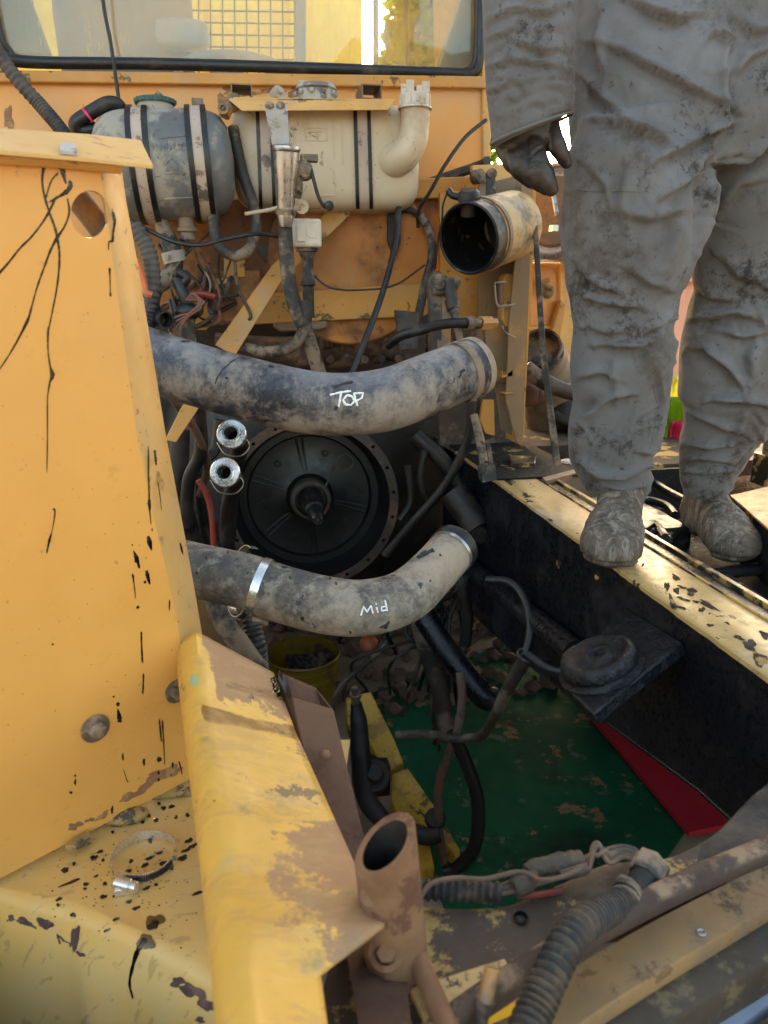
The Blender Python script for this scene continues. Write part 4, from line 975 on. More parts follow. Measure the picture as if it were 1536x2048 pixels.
# ================================================================== ENGINE BAY DARK PARTS
bx = thing('bay_backing', 'added dark backing with tubes, deep in the bay behind the bell housing', 'bay_backing', (0.3, 3.2, 0.9))  # black backing put in so the bay looks dark here
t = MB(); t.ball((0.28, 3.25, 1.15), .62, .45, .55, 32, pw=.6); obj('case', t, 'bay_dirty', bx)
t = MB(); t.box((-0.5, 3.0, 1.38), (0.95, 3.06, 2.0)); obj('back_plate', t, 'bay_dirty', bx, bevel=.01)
t = MB(); t.tube([PY(430, 700, 2.75), PY(560, 708, 2.74), PY(700, 700, 2.74), PY(850, 680, 2.76)], .06, 18); t.tube([PY(760, 700, 2.7), PY(830, 720, 2.7), PY(900, 760, 2.7)], .03, 12)
for px in range(660, 800, 34): t.lathe(PY(px, 718, 2.64), (0, -1, 0), [(0, .014), (.02, .013), (.022, 0)], 8)
obj('cross_tube', t, 'bay_brown', bx)
t = corrugated([PY(640, 690, 2.62), PY(740, 668, 2.64), PY(800, 662, 2.66)], .022, .012, .25); obj('spring', t, 'bay_brown', bx)
t = MB(); t.prism(pxs(PY, [(812, 660), (850, 660), (850, 740), (812, 740)], 2.4), (0, .06, 0)); t.prism([P(790, 620, 2.3), P(840, 625, 2.3), P(836, 700, 2.3), P(800, 700, 2.3)], (0, .02, 0)); obj('grey_block', t, 'bay_brown', bx, bevel=.003)

# axle, wheels, floor, side boxes and guard added to darken the bay
ax_ = thing('added_axle', 'dark axle housing added far back under the bay to block light', 'axle', (0.2, 4.6, .7))
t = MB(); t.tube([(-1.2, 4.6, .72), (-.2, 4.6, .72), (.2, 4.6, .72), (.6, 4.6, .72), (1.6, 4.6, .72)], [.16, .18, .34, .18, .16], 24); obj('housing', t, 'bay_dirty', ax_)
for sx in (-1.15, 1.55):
    wv = thing('wheel', 'big black tyre added under the far %s of the machine to block light' % ('left' if sx < 0 else 'right'), 'wheel', (sx, 4.6, .8))
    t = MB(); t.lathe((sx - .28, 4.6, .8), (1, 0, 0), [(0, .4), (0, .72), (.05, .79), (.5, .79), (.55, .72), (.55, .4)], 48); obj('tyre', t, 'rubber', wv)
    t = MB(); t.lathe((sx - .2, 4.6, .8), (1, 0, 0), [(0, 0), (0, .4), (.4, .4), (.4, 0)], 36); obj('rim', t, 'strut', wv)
t = MB(); t.box((-1.3, 2.95, 1.14), (1.6, 5.6, 1.2)); t.box((-1.3, 5.3, 0.1), (1.6, 5.4, 1.14)); obj('bay_cover', t, 'bay_dirty', cab)  # added cover and end wall keep sky light off the ground below
sd = thing('side_blocker', 'hidden dark box added outside the frame rail to block light', 'tank', (2.0, 1.8, .2))  # box added out of view to shut light out beside the rail
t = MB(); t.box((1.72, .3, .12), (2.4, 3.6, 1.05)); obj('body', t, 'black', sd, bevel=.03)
lr = thing('left_blocker', 'black left rail, box and guard added to keep light out of the bay', 'frame rail', (-.45, 1.6, 1.0))  # rail and boxes put in to shade the bay from the left
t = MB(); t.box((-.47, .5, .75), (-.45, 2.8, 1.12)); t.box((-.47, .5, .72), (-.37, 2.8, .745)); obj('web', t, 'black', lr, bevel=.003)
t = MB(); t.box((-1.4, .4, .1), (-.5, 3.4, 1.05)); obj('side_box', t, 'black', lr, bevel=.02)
t = MB(); t.box((-.6, .50, .12), (1.3, .56, 1.12)); obj('front_blocker', t, 'black', lr, bevel=.01)  # wall added in front so less light enters low down

# ---------------- bell housing
fc = PY(625, 1008, 2.62)
bh = thing('bell_housing', 'round black bell housing with ribs and a protruding splined shaft', 'bell housing', fc)
RO = .318; ax = Vector((-.02, -1, .05)).normalized()
t = MB(); t.lathe(fc, ax, [(0, .285), (-.02, .278), (-.11, .268), (-.125, .262), (-.125, .236), (-.14, .228), (-.145, .15), (-.125, .09), (-.10, .075), (-.10, 0)], 72); obj('bowl', t, 'housing', bh)
t = MB(); t.lathe(fc, ax, [(-.002, RO), (-.03, RO), (-.04, RO - .01), (-.16, RO - .03), (-.3, RO - .1)], 64); obj('outer_shell', t, 'bay_dirty', bh)
a_ = Vector((0, 0, 1)).cross(ax).normalized(); b_ = ax.cross(a_)
circ = lambda r, n, o=fc, ph=0: [o + (a_ * math.cos(2 * math.pi * k / n + ph) + b_ * math.sin(2 * math.pi * k / n + ph)) * r for k in range(n)]
holes = [circ(.285, 72)] + [[fc + (a_ * math.cos(an) + b_ * math.sin(an)) * .3015 + (a_ * math.cos(q) + b_ * math.sin(q)) * .0068 for q in [k / 8 * 2 * math.pi for k in range(8)]] for an in [j / 20 * 2 * math.pi + .1 for j in range(20)]]
t = MB(); plate(t, circ(RO, 72), ax, .012, holes); obj('bolt_flange', t, 'housing_rim', bh, smooth=30)
for an in (1.72, 2.78, 3.85, 4.75, 6.0):
    dr = a_ * math.cos(an) + b_ * math.sin(an); t = MB()
    for s_ in (-1, 1):
        sd = dr.cross(ax) * .011 * s_
        t.tube([fc - ax * .131 + dr * .095 + sd * .5, fc - ax * .143 + dr * .16 + sd * .8, fc - ax * .138 + dr * .225 + sd], .0042, 8)
    obj('rib', t, 'housing', bh)
for an in (2.3, 3.3, 4.3, 5.6, 1.2):
    dr = a_ * math.cos(an) + b_ * math.sin(an); t = MB(); hexbolt(t, fc - ax * .143 + dr * .175, ax, .011, .014); obj('bolt', t, 'housing', bh)
t = MB(); t.lathe(fc, ax, [(-.10, .078), (-.06, .075), (-.055, .07), (-.055, .06), (-.09, .058), (-.09, 0)], 40); obj('hub_ring', t, 'housing_rim', bh)
t = MB(); t.lathe(fc, ax, [(-.1, .046), (-.02, .044), (.0, .040), (.06, .036), (.10, .034), (.105, .031), (.108, .0265), (.17, .025), (.185, .021), (.225, .0195), (.23, .015), (.245, .0145), (.245, .008), (.23, .007), (.23, 0)], 32); sh_ = obj('shaft', t, 'soot', bh)
t = MB()
for k in range(14):
    an = 2 * math.pi * k / 14; dr = a_ * math.cos(an) + b_ * math.sin(an); t.tube([fc + ax * .112 + dr * .025, fc + ax * .165 + dr * .0245], .0028, 5)
obj('spline', t, 'soot', sh_)
t = MB(); o_ = PY(690, 925, 2.66); t.tube([o_ + (a_ * math.cos(q) + b_ * math.sin(q)) * .03 for q in [k / 20 * 6.28 for k in range(21)]], .003, 6, resample=False, cap=False); t.tube([PY(676, 935, 2.66), PY(660, 955, 2.66), PY(650, 975, 2.66)], .003, 6); obj('wire_ring', t, 'bay_brown', bh)

# ---------------- bright connectors
def connector(px, py, dd, label, tilt):
    o = P(px, py, dd); root = thing('hose_connector', label, 'connector', o, 'flanged hose connectors')
    n = Vector(tilt).normalized()
    t = MB(); t.lathe(o, n, [(-.05, .016), (-.012, .016), (.012, .017), (.016, .0175), (.016, .022), (.004, .0225), (.003, .036), (.0, .0385), (-.008, .039), (-.012, .037), (-.012, .024), (-.03, .023)], 36); obj('flange', t, 'zinc', root)
    t = MB(); t.lathe(o, n, [(-.012, .024), (-.03, .024), (-.034, .031), (-.06, .032), (-.075, .028), (-.10, .026)], 20); obj('ferrule', t, 'bay_brown', root)
    t = MB(); t.tube([o - n * .09, o - n * .16 + Vector((-.0, .0, -.02)), o - n * .26 + Vector((-.04, 0, -.10)), o - n * .34 + Vector((-.07, 0, -.28))], .024, 14); obj('hose_tail', t, 'bay_dirty', root)
    t = MB(); t.tube([o + Vector((.03, .03, -.01)), o + Vector((.045, .03, -.04)), o + Vector((.02, .03, -.065)), o + Vector((-.02, .04, -.06)), o + Vector((-.04, .05, -.03))], .0018, 6, n=24); obj('wire_loop', t, 'steel', root)
connector(463, 868, 1.95, 'bright zinc flanged connector, upper of the pair left of the bell housing', (-.12, -1, .35))
connector(450, 945, 1.92, 'bright zinc flanged connector, lower of the pair left of the bell housing', (-.15, -1, .30))

# ---------------- loose hoses and clutter, left of the bell housing and below it
def tubeo(name, pts, r, mat, label, cat, seg=12, n=40):
    t = MB(); t.tube(pts, r, seg, n=n); return obj(name, t, mat, None, label, cat)
tubeo('hose', [PY(395, 800, 2.2), PY(402, 900, 2.25), PY(378, 960, 2.3), PY(372, 1050, 2.35)], .02, 'bay_dirty', 'dark oily hose hanging between the panel edge and the connectors', 'hose')
tubeo('hose', [PY(340, 790, 2.1), PY(370, 830, 2.15), PY(395, 870, 2.2), PY(415, 930, 2.3), PY(400, 990, 2.4)], .012, 'wire_brown', 'brown hose looping below the left of the upper hose', 'hose')
tubeo('red_hose', [PY(396, 960, 2.2), PY(412, 985, 2.2), PY(424, 1030, 2.2), PY(428, 1090, 2.2)], .0095, 'wire_red', 'thin red hose bending down left of the bell housing', 'hose')
tubeo('hose', [PY(360, 860, 2.4), PY(360, 980, 2.4), PY(385, 1080, 2.45)], .03, 'bay_dirty', 'thick black hose in shadow nearest the yellow panel edge', 'hose')
tubeo('hose', [PY(440, 840, 2.5), PY(430, 900, 2.5), PY(400, 940, 2.45), PY(410, 1060, 2.5), PY(440, 1100, 2.5)], .018, 'bay_dirty', 'dark hose curling behind the two bright connectors', 'hose')
gp = thing('green_pump', 'dark green pump casting behind the top left of the bell housing', 'pump', PY(520, 900, 2.85))
t = MB(); t.ball(PY(505, 885, 3.0), .12, .12, .11, 20, pw=.8); obj('casting', t, material('dark_green_casting', (0.035, 0.06, 0.05), .5, var=.3, layers=[dict(col=(.12, .08, .06), scale=8, lo=.5, hi=.65)]), gp)
t = MB(); t.lathe(PY(490, 872, 2.88), (0, -1, .1), [(0, .03), (.02, .03), (.022, 0)], 16); obj('plug', t, 'bay_brown', gp)
# below right of the bell housing: long dark shaft tube, cable bundles
tubeo('hose', [PY(945, 800, 2.3), PY(935, 880, 2.32), PY(890, 970, 2.36), PY(830, 1040, 2.4), PY(770, 1110, 2.45)], .015, 'bay_dirty', 'long dark hose slanting past the right of the bell housing', 'hose')
lever = thing('clevis_rod', 'dusty rod with forked clevis standing on the oily rail end', 'rod', PZ(985, 960, 1.36))
t = MB(); t.tube([P(948, 830, 2.3), P(960, 880, 2.28), P(968, 925, 2.26)], [.012, .014, .014], 10); obj('rod', t, 'rubber_dirty', lever)
t = MB(); t.prism([P(957, 895, 2.25), P(966, 893, 2.25), P(972, 945, 2.24), P(962, 948, 2.24)], (0, .008, 0)); t.prism([P(972, 885, 2.27), P(980, 884, 2.27), P(990, 938, 2.26), P(980, 940, 2.26)], (0, .008, 0)); t.prism([P(962, 936, 2.25), P(990, 930, 2.25), P(994, 960, 2.24), P(966, 966, 2.24)], (0, .04, 0)); obj('fork', t, 'rubber_dirty', lever, bevel=.002)
db = thing('drive_linkage', 'dark link bars and brackets in shadow right of the bell housing', 'linkage', PY(880, 1050, 2.5))
t = MB(); t.tube([PY(815, 930, 2.5), PY(822, 1000, 2.5), PY(800, 1040, 2.5)], .012, 8); t.tube([PY(850, 900, 2.55), PY(842, 960, 2.55), PY(860, 1010, 2.55)], .012, 8); t.tube([PY(830, 870, 2.6), PY(900, 940, 2.55), PY(960, 1050, 2.5)], .03, 12); obj('bar', t, 'bay_dirty', db)
t = MB(); t.tube([PY(905, 985, 2.35), PY(940, 1030, 2.3), PY(960, 1062, 2.25)], [.05, .05, .045], 18); t.lathe(PY(960, 1066, 2.24), (-.3, -1, -.2), [(0, .03), (.02, .028), (.022, 0)], 14); obj('cylinder', t, 'bay_dirty', db)
tubeo('axle_tube', [PY(850, 1235, 2.3), PY(900, 1310, 2.2), PY(960, 1385, 2.1), PY(985, 1400, 2.08)], .042, 'black', 'fat black tube slanting down to the green sheet', 'tube', 18)
tubeo('hose', [PY(830, 1200, 2.45), PY(850, 1290, 2.4), PY(880, 1380, 2.35), PY(895, 1480, 2.3)], .033, 'bay_brown', 'mud crusted hose hanging in the middle of the bay', 'hose', 14)
tubeo('hose', [P(920, 1345, 2.35), P(924, 1400, 2.33), P(912, 1470, 2.32), P(880, 1560, 2.4), P(878, 1660, 2.45), P(890, 1730, 2.48)], .014, 'wire_brown', 'brown hose dropping from the grey stub over the green sheet', 'hose')
tubeo('hose', [P(905, 1465, 2.32), P(930, 1520, 2.35), P(955, 1600, 2.38), P(950, 1690, 2.42), P(915, 1735, 2.45), P(890, 1745, 2.46)], .022, 'rubber', 'glossy black hose curving in a loop over the green sheet', 'hose', 14)
tubeo('hose', [P(790, 1470, 2.2), P(850, 1468, 2.22), P(905, 1476, 2.25), P(960, 1472, 2.2), P(985, 1440, 2.12), P(1015, 1380, 2.0), P(1050, 1318, 1.92)], [.012, .013, .013, .013, .014, .017, .018], 'bay_brown', 'pale muddy hose crossing the bay above the green sheet', 'hose', 12, 60)
t = MB(); o_ = P(1050, 1312, 1.92); t.lathe(o_, P(1062, 1292, 1.9) - P(1040, 1335, 1.94), [(0, .019), (0, .023), (.006, .023), (.006, .019)], 20); obj('hose_clamp', t, 'steel', None, 'small steel clamp on the pale muddy hose end', 'clamp')
tubeo('hose', [P(1050, 1312, 1.93), P(1062, 1260, 1.95), P(1050, 1200, 2.0), P(1020, 1165, 2.05), P(975, 1160, 2.1)], .012, 'rubber', 'black hose rising from the clamp in the bay shadow', 'hose')
tubeo('hose', [P(1056, 1310, 1.9), P(1100, 1338, 1.86), P(1140, 1346, 1.82)], .014, 'rubber', 'short black hose running from the clamp to the rubber mount', 'hose')
tubeo('hose', [PY(930, 1150, 2.2), PY(925, 1180, 2.2), PY(935, 1230, 2.2), PY(930, 1290, 2.2)], .02, 'bay_dirty', 'oily hose in shadow behind the end of the lower hose', 'hose')
for k in range(14):
    x0, y0 = rng.uniform(800, 960), rng.uniform(1120, 1230); x1, y1 = x0 + rng.uniform(-160, 60), y0 + rng.uniform(120, 330)
    t = MB(); t.tube([PY(x0, y0, 2.5), PY(x0 + rng.uniform(-50, 30), (y0 * 2 + y1) / 3, 2.45), PY(x1 + rng.uniform(-30, 50), (y0 + y1 * 2) / 3, 2.4), PY(x1, y1, 2.5)], rng.uniform(.005, .014), 8, n=36)
    obj('dark_hose', t, ('bay_dirty', 'rubber', 'bay_brown')[k % 3], None, 'thin oily hose in the dark tangle below the lower big hose', 'hose', 'tangled hoses in the bay')
# hoses under the lower hose
tubeo('hose', [P(425, 1180, 1.6), P(440, 1230, 1.58), P(470, 1275, 1.56), P(520, 1340, 1.6)], .022, 'rubber_dirty', 'oil splashed hose dropping below the loose clamp', 'hose')
t = corrugated([P(495, 1200, 1.62), P(505, 1250, 1.6), P(515, 1300, 1.6), P(525, 1380, 1.65)], .021, .008, .14); obj('conduit', t, 'conduit_clean', None, 'short ribbed conduit below the lower hose', 'conduit')

# ================================================================== GROUND BELOW THE BAY
t = MB(); t.prism([PZ(745, 1385, .012), PZ(900, 1330, .012), PZ(1120, 1240, .012), PZ(1240, 1490, .012), PZ(1372, 1660, .012), PZ(1330, 1720, .012), PZ(1200, 1800, .012), PZ(900, 1850, .012)], (0, 0, -.008)); obj('green_sheet', t, 'green', None, 'scuffed green painted steel sheet lying on the ground under the bay', 'sheet')
t = MB(); t.prism([PZ(1180, 1430, .045), PZ(1260, 1400, .045), PZ(1480, 1500, .045), PZ(1500, 1640, .045), PZ(1378, 1664, .045), PZ(1240, 1500, .045)], (0, 0, -.02)); obj('red_sheet', t, 'red', None, 'bright red painted sheet showing beyond the green sheet edge', 'sheet')
bk = thing('bucket', 'yellow plastic bucket of scrap on the ground below the lower hose', 'bucket', PZ(610, 1440, 0))
o_ = PZ(610, 1440, 0) ; H = .34
t = MB(); t.lathe(o_, (0, 0, 1), [(0, 0), (0, .125), (H * .7, .148), (H * .71, .16), (H * .76, .16), (H * .77, .151), (H * .86, .153), (H * .87, .163), (H * .9, .163), (H * .91, .156), (H, .158), (H + .006, .164), (H, .168), (H - .008, .160)], 44)
t.lathe(o_, (0, 0, 1), [(H + .004, .157), (.03, .12), (.03, 0)], 44); obj('pail', t, 'bucket', bk)
t = MB()
for k in range(70):
    c = o_ + Vector((rng.uniform(-.09, .09), rng.uniform(-.09, .09), rng.uniform(.16, .31))); n = Vector((rng.gauss(0, 1), rng.gauss(0, 1), rng.gauss(0, .5))).normalized()
    t.tube([c, c + n * rng.uniform(.05, .12)], rng.uniform(.006, .022), 7)
tag(obj('scrap', t, 'bay_brown', bk), kind='stuff')
ym = thing('yellow_beam', 'grimy deep yellow beam with black fittings lying beside the green sheet', 'beam', P(800, 1560, 2.55))
t = MB(); t.prism([P(690, 1395, 2.75), P(742, 1382, 2.75), P(790, 1480, 2.68), P(808, 1525, 2.65), P(770, 1545, 2.64), P(735, 1480, 2.68), P(695, 1450, 2.72)], (0, .0, -.05)); obj('upper_plate', t, 'yellow_deep', ym, bevel=.005)
t = MB(); t.prism([P(782, 1548, 2.62), P(816, 1535, 2.62), P(870, 1612, 2.56), P(921, 1700, 2.5), P(915, 1722, 2.5), P(870, 1660, 2.52), P(800, 1640, 2.56), P(782, 1600, 2.6)], (0, .0, -.05)); obj('lower_plate', t, 'yellow_deep', ym, bevel=.005)
t = MB(); t.prism([P(810, 1680, 2.52), P(860, 1690, 2.5), P(870, 1735, 2.48), P(830, 1745, 2.48), P(800, 1730, 2.5)], (0, 0, -.05)); obj('end_plate', t, 'yellow_deep', ym, bevel=.005)
t = MB(); t.tube([P(712, 1405, 2.6), P(718, 1450, 2.58), P(722, 1520, 2.56), P(735, 1600, 2.54), P(775, 1650, 2.5)], [.02, .03, .035, .035, .03], 14); t.tube([P(790, 1650, 2.46), P(850, 1672, 2.44), P(880, 1665, 2.44)], .03, 12); t.box(P(712, 1600, 2.62), P(770, 1500, 2.7)); t.lathe(P(745, 1555, 2.58), (0, -.6, .8), [(0, .06), (.03, .06), (.03, .035), (.06, .03), (.06, 0)], 10); t.lathe(P(870, 1640, 2.46), (0, -.4, .9), [(0, .035), (.02, .034), (.022, 0)], 16); obj('black_fitting', t, 'bay_dirty', ym, bevel=.004)
t = MB(); t.lathe(P(712, 1405, 2.55), (-.1, -.3, .95), [(0, .016), (.03, .016), (.03, .02), (.045, .02), (.045, .012), (.07, .012)], 10, True, True); obj('stud', t, 'bolt', ym)
t = MB(); t.ball(P(738, 1288, 3.1), .04, .05, .035, 14); obj('orange_ball', t, 'wire_orange', None, 'small orange ball among the stones under the bay', 'ball')
# ================================================================== RIGHT FRAME RAIL
XR = .77; ZR = 1.34
fr = thing('frame_rail', 'black oily frame rail with a worn cream yellow top flange', 'frame rail', (XR, 1.4, .9))
t = MB(); t.prism([(XR, .12, 1.09), (XR, .55, 1.09), (XR, 1.02, 1.045), (XR, 1.5, .945), (XR, 1.85, .875), (XR, 2.75, .75), (XR, 2.75, ZR - .012), (XR, .12, ZR - .012)], (.02, 0, 0)); obj('web', t, 'black', fr, bevel=.004)
t = MB(); q_ = [(.12, 1.09), (.55, 1.09), (1.02, 1.045), (1.5, .945), (1.85, .875), (2.75, .75)]; t.loft([[(XR + .002, y, z - .002), (XR + .08, y, z - .002), (XR + .08, y, z - .012), (XR + .002, y, z - .012)] for y, z in q_], True); obj('lower_flange', t, 'black', fr, bevel=.003)
# top flange, sliced finely so that its edge can be a little uneven
t = MB(); rows = []
for i in range(140):
    y = .12 + 2.46 * i / 139; e = .0035 * noise.noise(Vector((y * 14, 0, 0))) + .002 * noise.noise(Vector((y * 60, 3, 0)))
    rows.append([(XR - .006 + e, y, ZR - .011), (XR - .006 + e, y, ZR - .003), (XR - .002 + e, y, ZR), (XR + .06, y, ZR + .0004), (XR + .122, y, ZR), (XR + .124, y, ZR - .011)])
t.loft(rows, True); obj('top_flange', t, 'rail_top', fr)
t = MB(); t.box((XR - .004, 2.12, ZR + .001), (XR + .30, 2.66, ZR + .006)); obj('oily_end_plate', t, 'oily_matte', fr, bevel=.002)
t = MB(); t.box((XR + .128, .12, ZR - .03), (XR + .165, 2.6, ZR - .004)); obj('outer_strip', t, 'black', fr, bevel=.003)
t = MB(); t.tube([(XR + .126, .12, ZR + .001), (XR + .126, 2.1, ZR + .001)], .0035, 8); obj('weld_bead', t, 'rail_edge', fr)
t = MB(); t.box((XR + .168, .12, ZR - .08), (XR + .182, 2.6, ZR + .004)); obj('outer_edge', t, 'rail_edge', fr, bevel=.002)
# long stiffener ridge along the web
t = MB(); t.tube([PX(935, 1130, XR - .03), PX(1040, 1215, XR - .03), PX(1150, 1305, XR - .03)], .03, 14); obj('stiffener', t, 'black', fr)
# chips in the black paint
pw = Plane((XR, 0, 0), (-1, 0, 0)); t = MB()
for (px, py, rx, ry) in ((1117, 1128, 4, 9), (1078, 1158, 9, 2), (1193, 1155, 4, 5), (1172, 1185, 1.5, 6), (1098, 1160, 3, 2)): obj('paint_chip', blob(pw, px, py, rx, ry, .0006, None, n=10, wob=.5), 'rail_edge', fr, smooth=0)
ptop = Plane((0, 0, ZR + .0006), (0, 0, 1))
for (px, py, rx, ry, an) in ((1334, 1172, 5, 9, .2), (1353, 1181, 8, 5, .3), (1364, 1174, 8, 3, .3), (1383, 1183, 11, 7, .3), (1345, 1205, 5, 17, -.5), (1367, 1198, 12, 3, .3), (1358, 1214, 13, 3, .2), (1417, 1210, 24, 4, .55), (1392, 1203, 8, 2, .2), (1404, 1219, 6, 5, 0), (1286, 1129, 3, 3, 0), (1352, 1155, 11, 4, .5), (1420, 1250, 7, 3, .3), (1455, 1246, 5, 2, .3), (1500, 1290, 16, 9, .4), (1520, 1318, 20, 10, .5), (1478, 1275, 10, 4, .3), (1530, 1270, 12, 6, .3), (1018, 962, 12, 6, .3), (1052, 990, 9, 3, .4), (1100, 1040, 7, 2, .4)):
    obj('oil_patch', blob(ptop, px, py, rx, ry, .0005, None, an, .5, 16, .0002), 'oily_matte', fr)
# engine mount: sloping plate, rubber puck, gusset
em = thing('engine_mount', 'greasy black round engine mount on a sloping plate against the rail', 'engine mount', PX(1200, 1330, .66))
A, B, C_, D_ = PX(1246, 1212, XR - .004), PX(1366, 1284, XR - .004), PX(1186, 1428, .56), PX(1120, 1364, .56)
nrm = (B - A).cross(D_ - A).normalized()
if nrm.z < 0: nrm = -nrm
t = MB(); t.prism([A, B, C_, D_], -nrm * .026); obj('plate', t, 'grease', em, bevel=.004)
mp = Plane(A, nrm); o_ = mp.at(1204, 1340)
t = MB(); Rm = .068
pr = [(0, Rm * 1.16), (.006, Rm * 1.16), (.008, Rm * 1.02), (.014, Rm * 1.06), (.028, Rm * 1.03), (.036, Rm * .95), (.038, Rm * .82), (.034, Rm * .72), (.033, Rm * .42), (.038, Rm * .36), (.038, Rm * .2), (.034, Rm * .19), (.034, Rm * .13), (.0, Rm * .13), (.0, 0)]
t.lathe(o_, nrm, pr, 48)
for i, v in enumerate(t.v):
    dd = (v - o_); n_ = noise.noise(v * 40) * .0016 + noise.noise(v * 120) * .0010
    if (dd - nrm * dd.dot(nrm)).length > Rm * .3: t.v[i] = v + nrm * n_ + dd.normalized() * n_
obj('rubber_puck', t, 'grease', em, smooth=180)

# ---------------- trough with cables right of the rail
tr = thing('side_trough', 'black oily side trough of bars and cables beyond the rail', 'trough', (1.1, 1.4, 1.1))
t = MB(); t.box((XR + .19, .6, 1.08), (1.62, 2.2, 1.10)); t.box((XR + .19, 2.2, 1.08), (1.62, 2.22, 1.33)); obj('floor', t, 'oily_matte', tr)
for i, (p, q, r) in enumerate([((1160 + 130, 1165), (1536, 1130), .010), ((1380, 1158), (1560, 1138), .011), ((1335, 1100), (1600, 1290), .012), ((1300, 1085), (1560, 1245), .02), ((1440, 1150), (1640, 1290), .014), ((1270, 1060), (1420, 1040), .012)]):
    t = MB(); t.tube([PZ(*p, 1.24), PZ((p[0] + q[0]) / 2, (p[1] + q[1]) / 2 - 2, 1.25), PZ(*q, 1.24)], r, 10); obj('bar', t, 'oily_matte' if i != 1 else 'steel_dark', tr) if False else obj('bar', t, 'oily_matte', tr)
t = MB(); t.prism([PZ(1330, 1085, 1.22), PZ(1400, 1070, 1.22), PZ(1560, 1180, 1.22), PZ(1560, 1230, 1.22), PZ(1500, 1205, 1.22)], (0, 0, -.02)); obj('tray', t, 'oily_matte', tr, bevel=.003)
for k, pts in enumerate([[(1262, 1040), (1300, 1022), (1338, 1042), (1352, 1062), (1335, 1075)], [(1270, 1020), (1290, 1000), (1330, 1010), (1350, 1030)], [(1285, 1062), (1310, 1050), (1330, 1075)], [(1300, 960), (1340, 985), (1370, 1000)], [(1205, 965), (1240, 975), (1300, 985)]]):
    t = MB(); t.tube([PZ(x, y, 1.26 + .01 * k) for x, y in pts], .012, 9, n=30); obj('cable', t, 'rubber' if k != 0 else 'bay_brown', tr)
t = MB(); t.ball(PZ(1325, 1078, 1.26), .025, .02, .012, 10, pw=.6); t.box(PZ(1290, 1020, 1.25), PZ(1290, 1020, 1.25) + Vector((.08, .06, .008))); obj('connector', t, 'steel', tr)
t = MB(); t.box((1.05, 1.75, 1.10), (1.2, 2.1, 1.28)); obj('battery', t, 'rubber', tr, bevel=.01)
dp = thing('deck_plate', 'sunlit yellow deck plate with dark striping right of the boots', 'deck plate', (1.4, 1.5, 1.3))
t = MB(); t.prism([PZ(1461, 990, 1.36), PZ(1700, 935, 1.36), PZ(1800, 1160, 1.36), PZ(1546, 1066, 1.36)], (0, 0, -.006)); obj('plate', t, 'deck_yellow', dp, bevel=.002)
t = MB(); t.prism([PZ(1461, 990, 1.352), PZ(1546, 1066, 1.352), PZ(1800, 1160, 1.352), PZ(1800, 1160, 1.352) + Vector((0, 0, -.25)), PZ(1546, 1066, 1.352) + Vector((0, 0, -.25)), PZ(1461, 990, 1.352) + Vector((0, 0, -.25))], (.01, .01, 0)); obj('side_skirt', t, 'oily_matte', dp)
# rear deck
dk = thing('rear_deck', 'brown dirt covered deck behind the tan post', 'deck', (1.4, 2.8, 1.3))
t = MB(); t.box((XR + .0, 2.62, 1.28), (3.2, 4.2, 1.335)); t.box((1.35, 2.25, 1.28), (3.2, 2.618, 1.335)); obj('deck_sheet', t, 'dirt_deck', dk)
t = MB(); t.prism([PZ(1020, 910, 1.36), PZ(1072, 912, 1.36), PZ(1070, 926, 1.36), PZ(1022, 926, 1.36)], (0, 0, -.03)); obj('kerb_block', t, 'rail_edge', dk, bevel=.003)
t = MB(); t.prism([PZ(1085, 955, 1.35), PZ(1200, 925, 1.35), PZ(1203, 932, 1.35), PZ(1092, 962, 1.35)], (0, 0, -.2)); obj('trough_rim', t, 'mount', dk)
t = MB(); t.box((1.62, 2.02, 1.30), (2.6, 2.1, 1.40)); obj('edge_bar', t, 'rail_edge', dk, bevel=.004)
t = MB(); t.tube([(1.65, 2.06, 1.40), (1.65, 2.06, 1.46)], .025, 12); t.tube([(1.68, 2.0, 1.44), (1.95, 1.8, 1.42)], .02, 12); obj('pin', t, 'bolt', dk)
t = MB(); a = PZ(1140, 925, 1.345); t.ball(a, .03, .025, .012, 12, pw=.7); obj('foil_scrap', t, 'dirtywhite', None, 'crumpled white scrap on the deck beside the prop rod', 'scrap')
# prop rod
t = MB(); t.prism([P(1066, 452, 2.25), P(1076, 450, 2.25), P(1092, 700, 2.23), P(1122, 930, 2.2), P(1108, 934, 2.2), P(1080, 700, 2.23)], (0.004, .014, 0)); obj('prop_bar', t, 'rubber_dirty', None, 'slim dark flat bar propped between the post and the deck', 'bar', bevel=.002)

# ---------------- machinery behind the post on the right
yb = thing('yellow_housing', 'yellow machine housing with a rounded hatch behind the prop bar', 'housing', PY(1110, 700, 3.2))
t = MB(); t.prism(pxs(PY, [(1055, 520), (1160, 520), (1260, 560), (1260, 700), (1200, 800), (1055, 800)], 3.3), (0, .25, 0)); obj('body', t, 'lip', yb, bevel=.01)
t = MB(); t.prism(pxs(PY, [(1058, 532), (1108, 532), (1117, 542), (1117, 640), (1106, 652), (1058, 655)], 3.26), (0, .04, 0)); obj('hatch', t, 'cab', yb, bevel=.008, bseg=3)
t = MB(); t.tube(pxs(PY, [(1050, 530), (1108, 530), (1119, 542), (1119, 640), (1106, 654), (1050, 658)], 3.25), .010, 8, n=50); obj('hatch_trim', t, 'panel', yb)
t = MB(); t.prism(pxs(PY, [(1122, 600), (1132, 610), (1118, 690), (1090, 690), (1064, 668), (1106, 660)], 3.2), (0, .05, 0)); obj('corner_brace', t, 'strut', yb, bevel=.003)
t = MB(); t.tube([PY(1096, 560, 3.22), PY(1084, 566, 3.2), PY(1104, 578, 3.2)], .012, 8); t.ball(PY(1096, 584, 3.22), .03, .02, .03, 10); obj('latch', t, 'mount', yb)
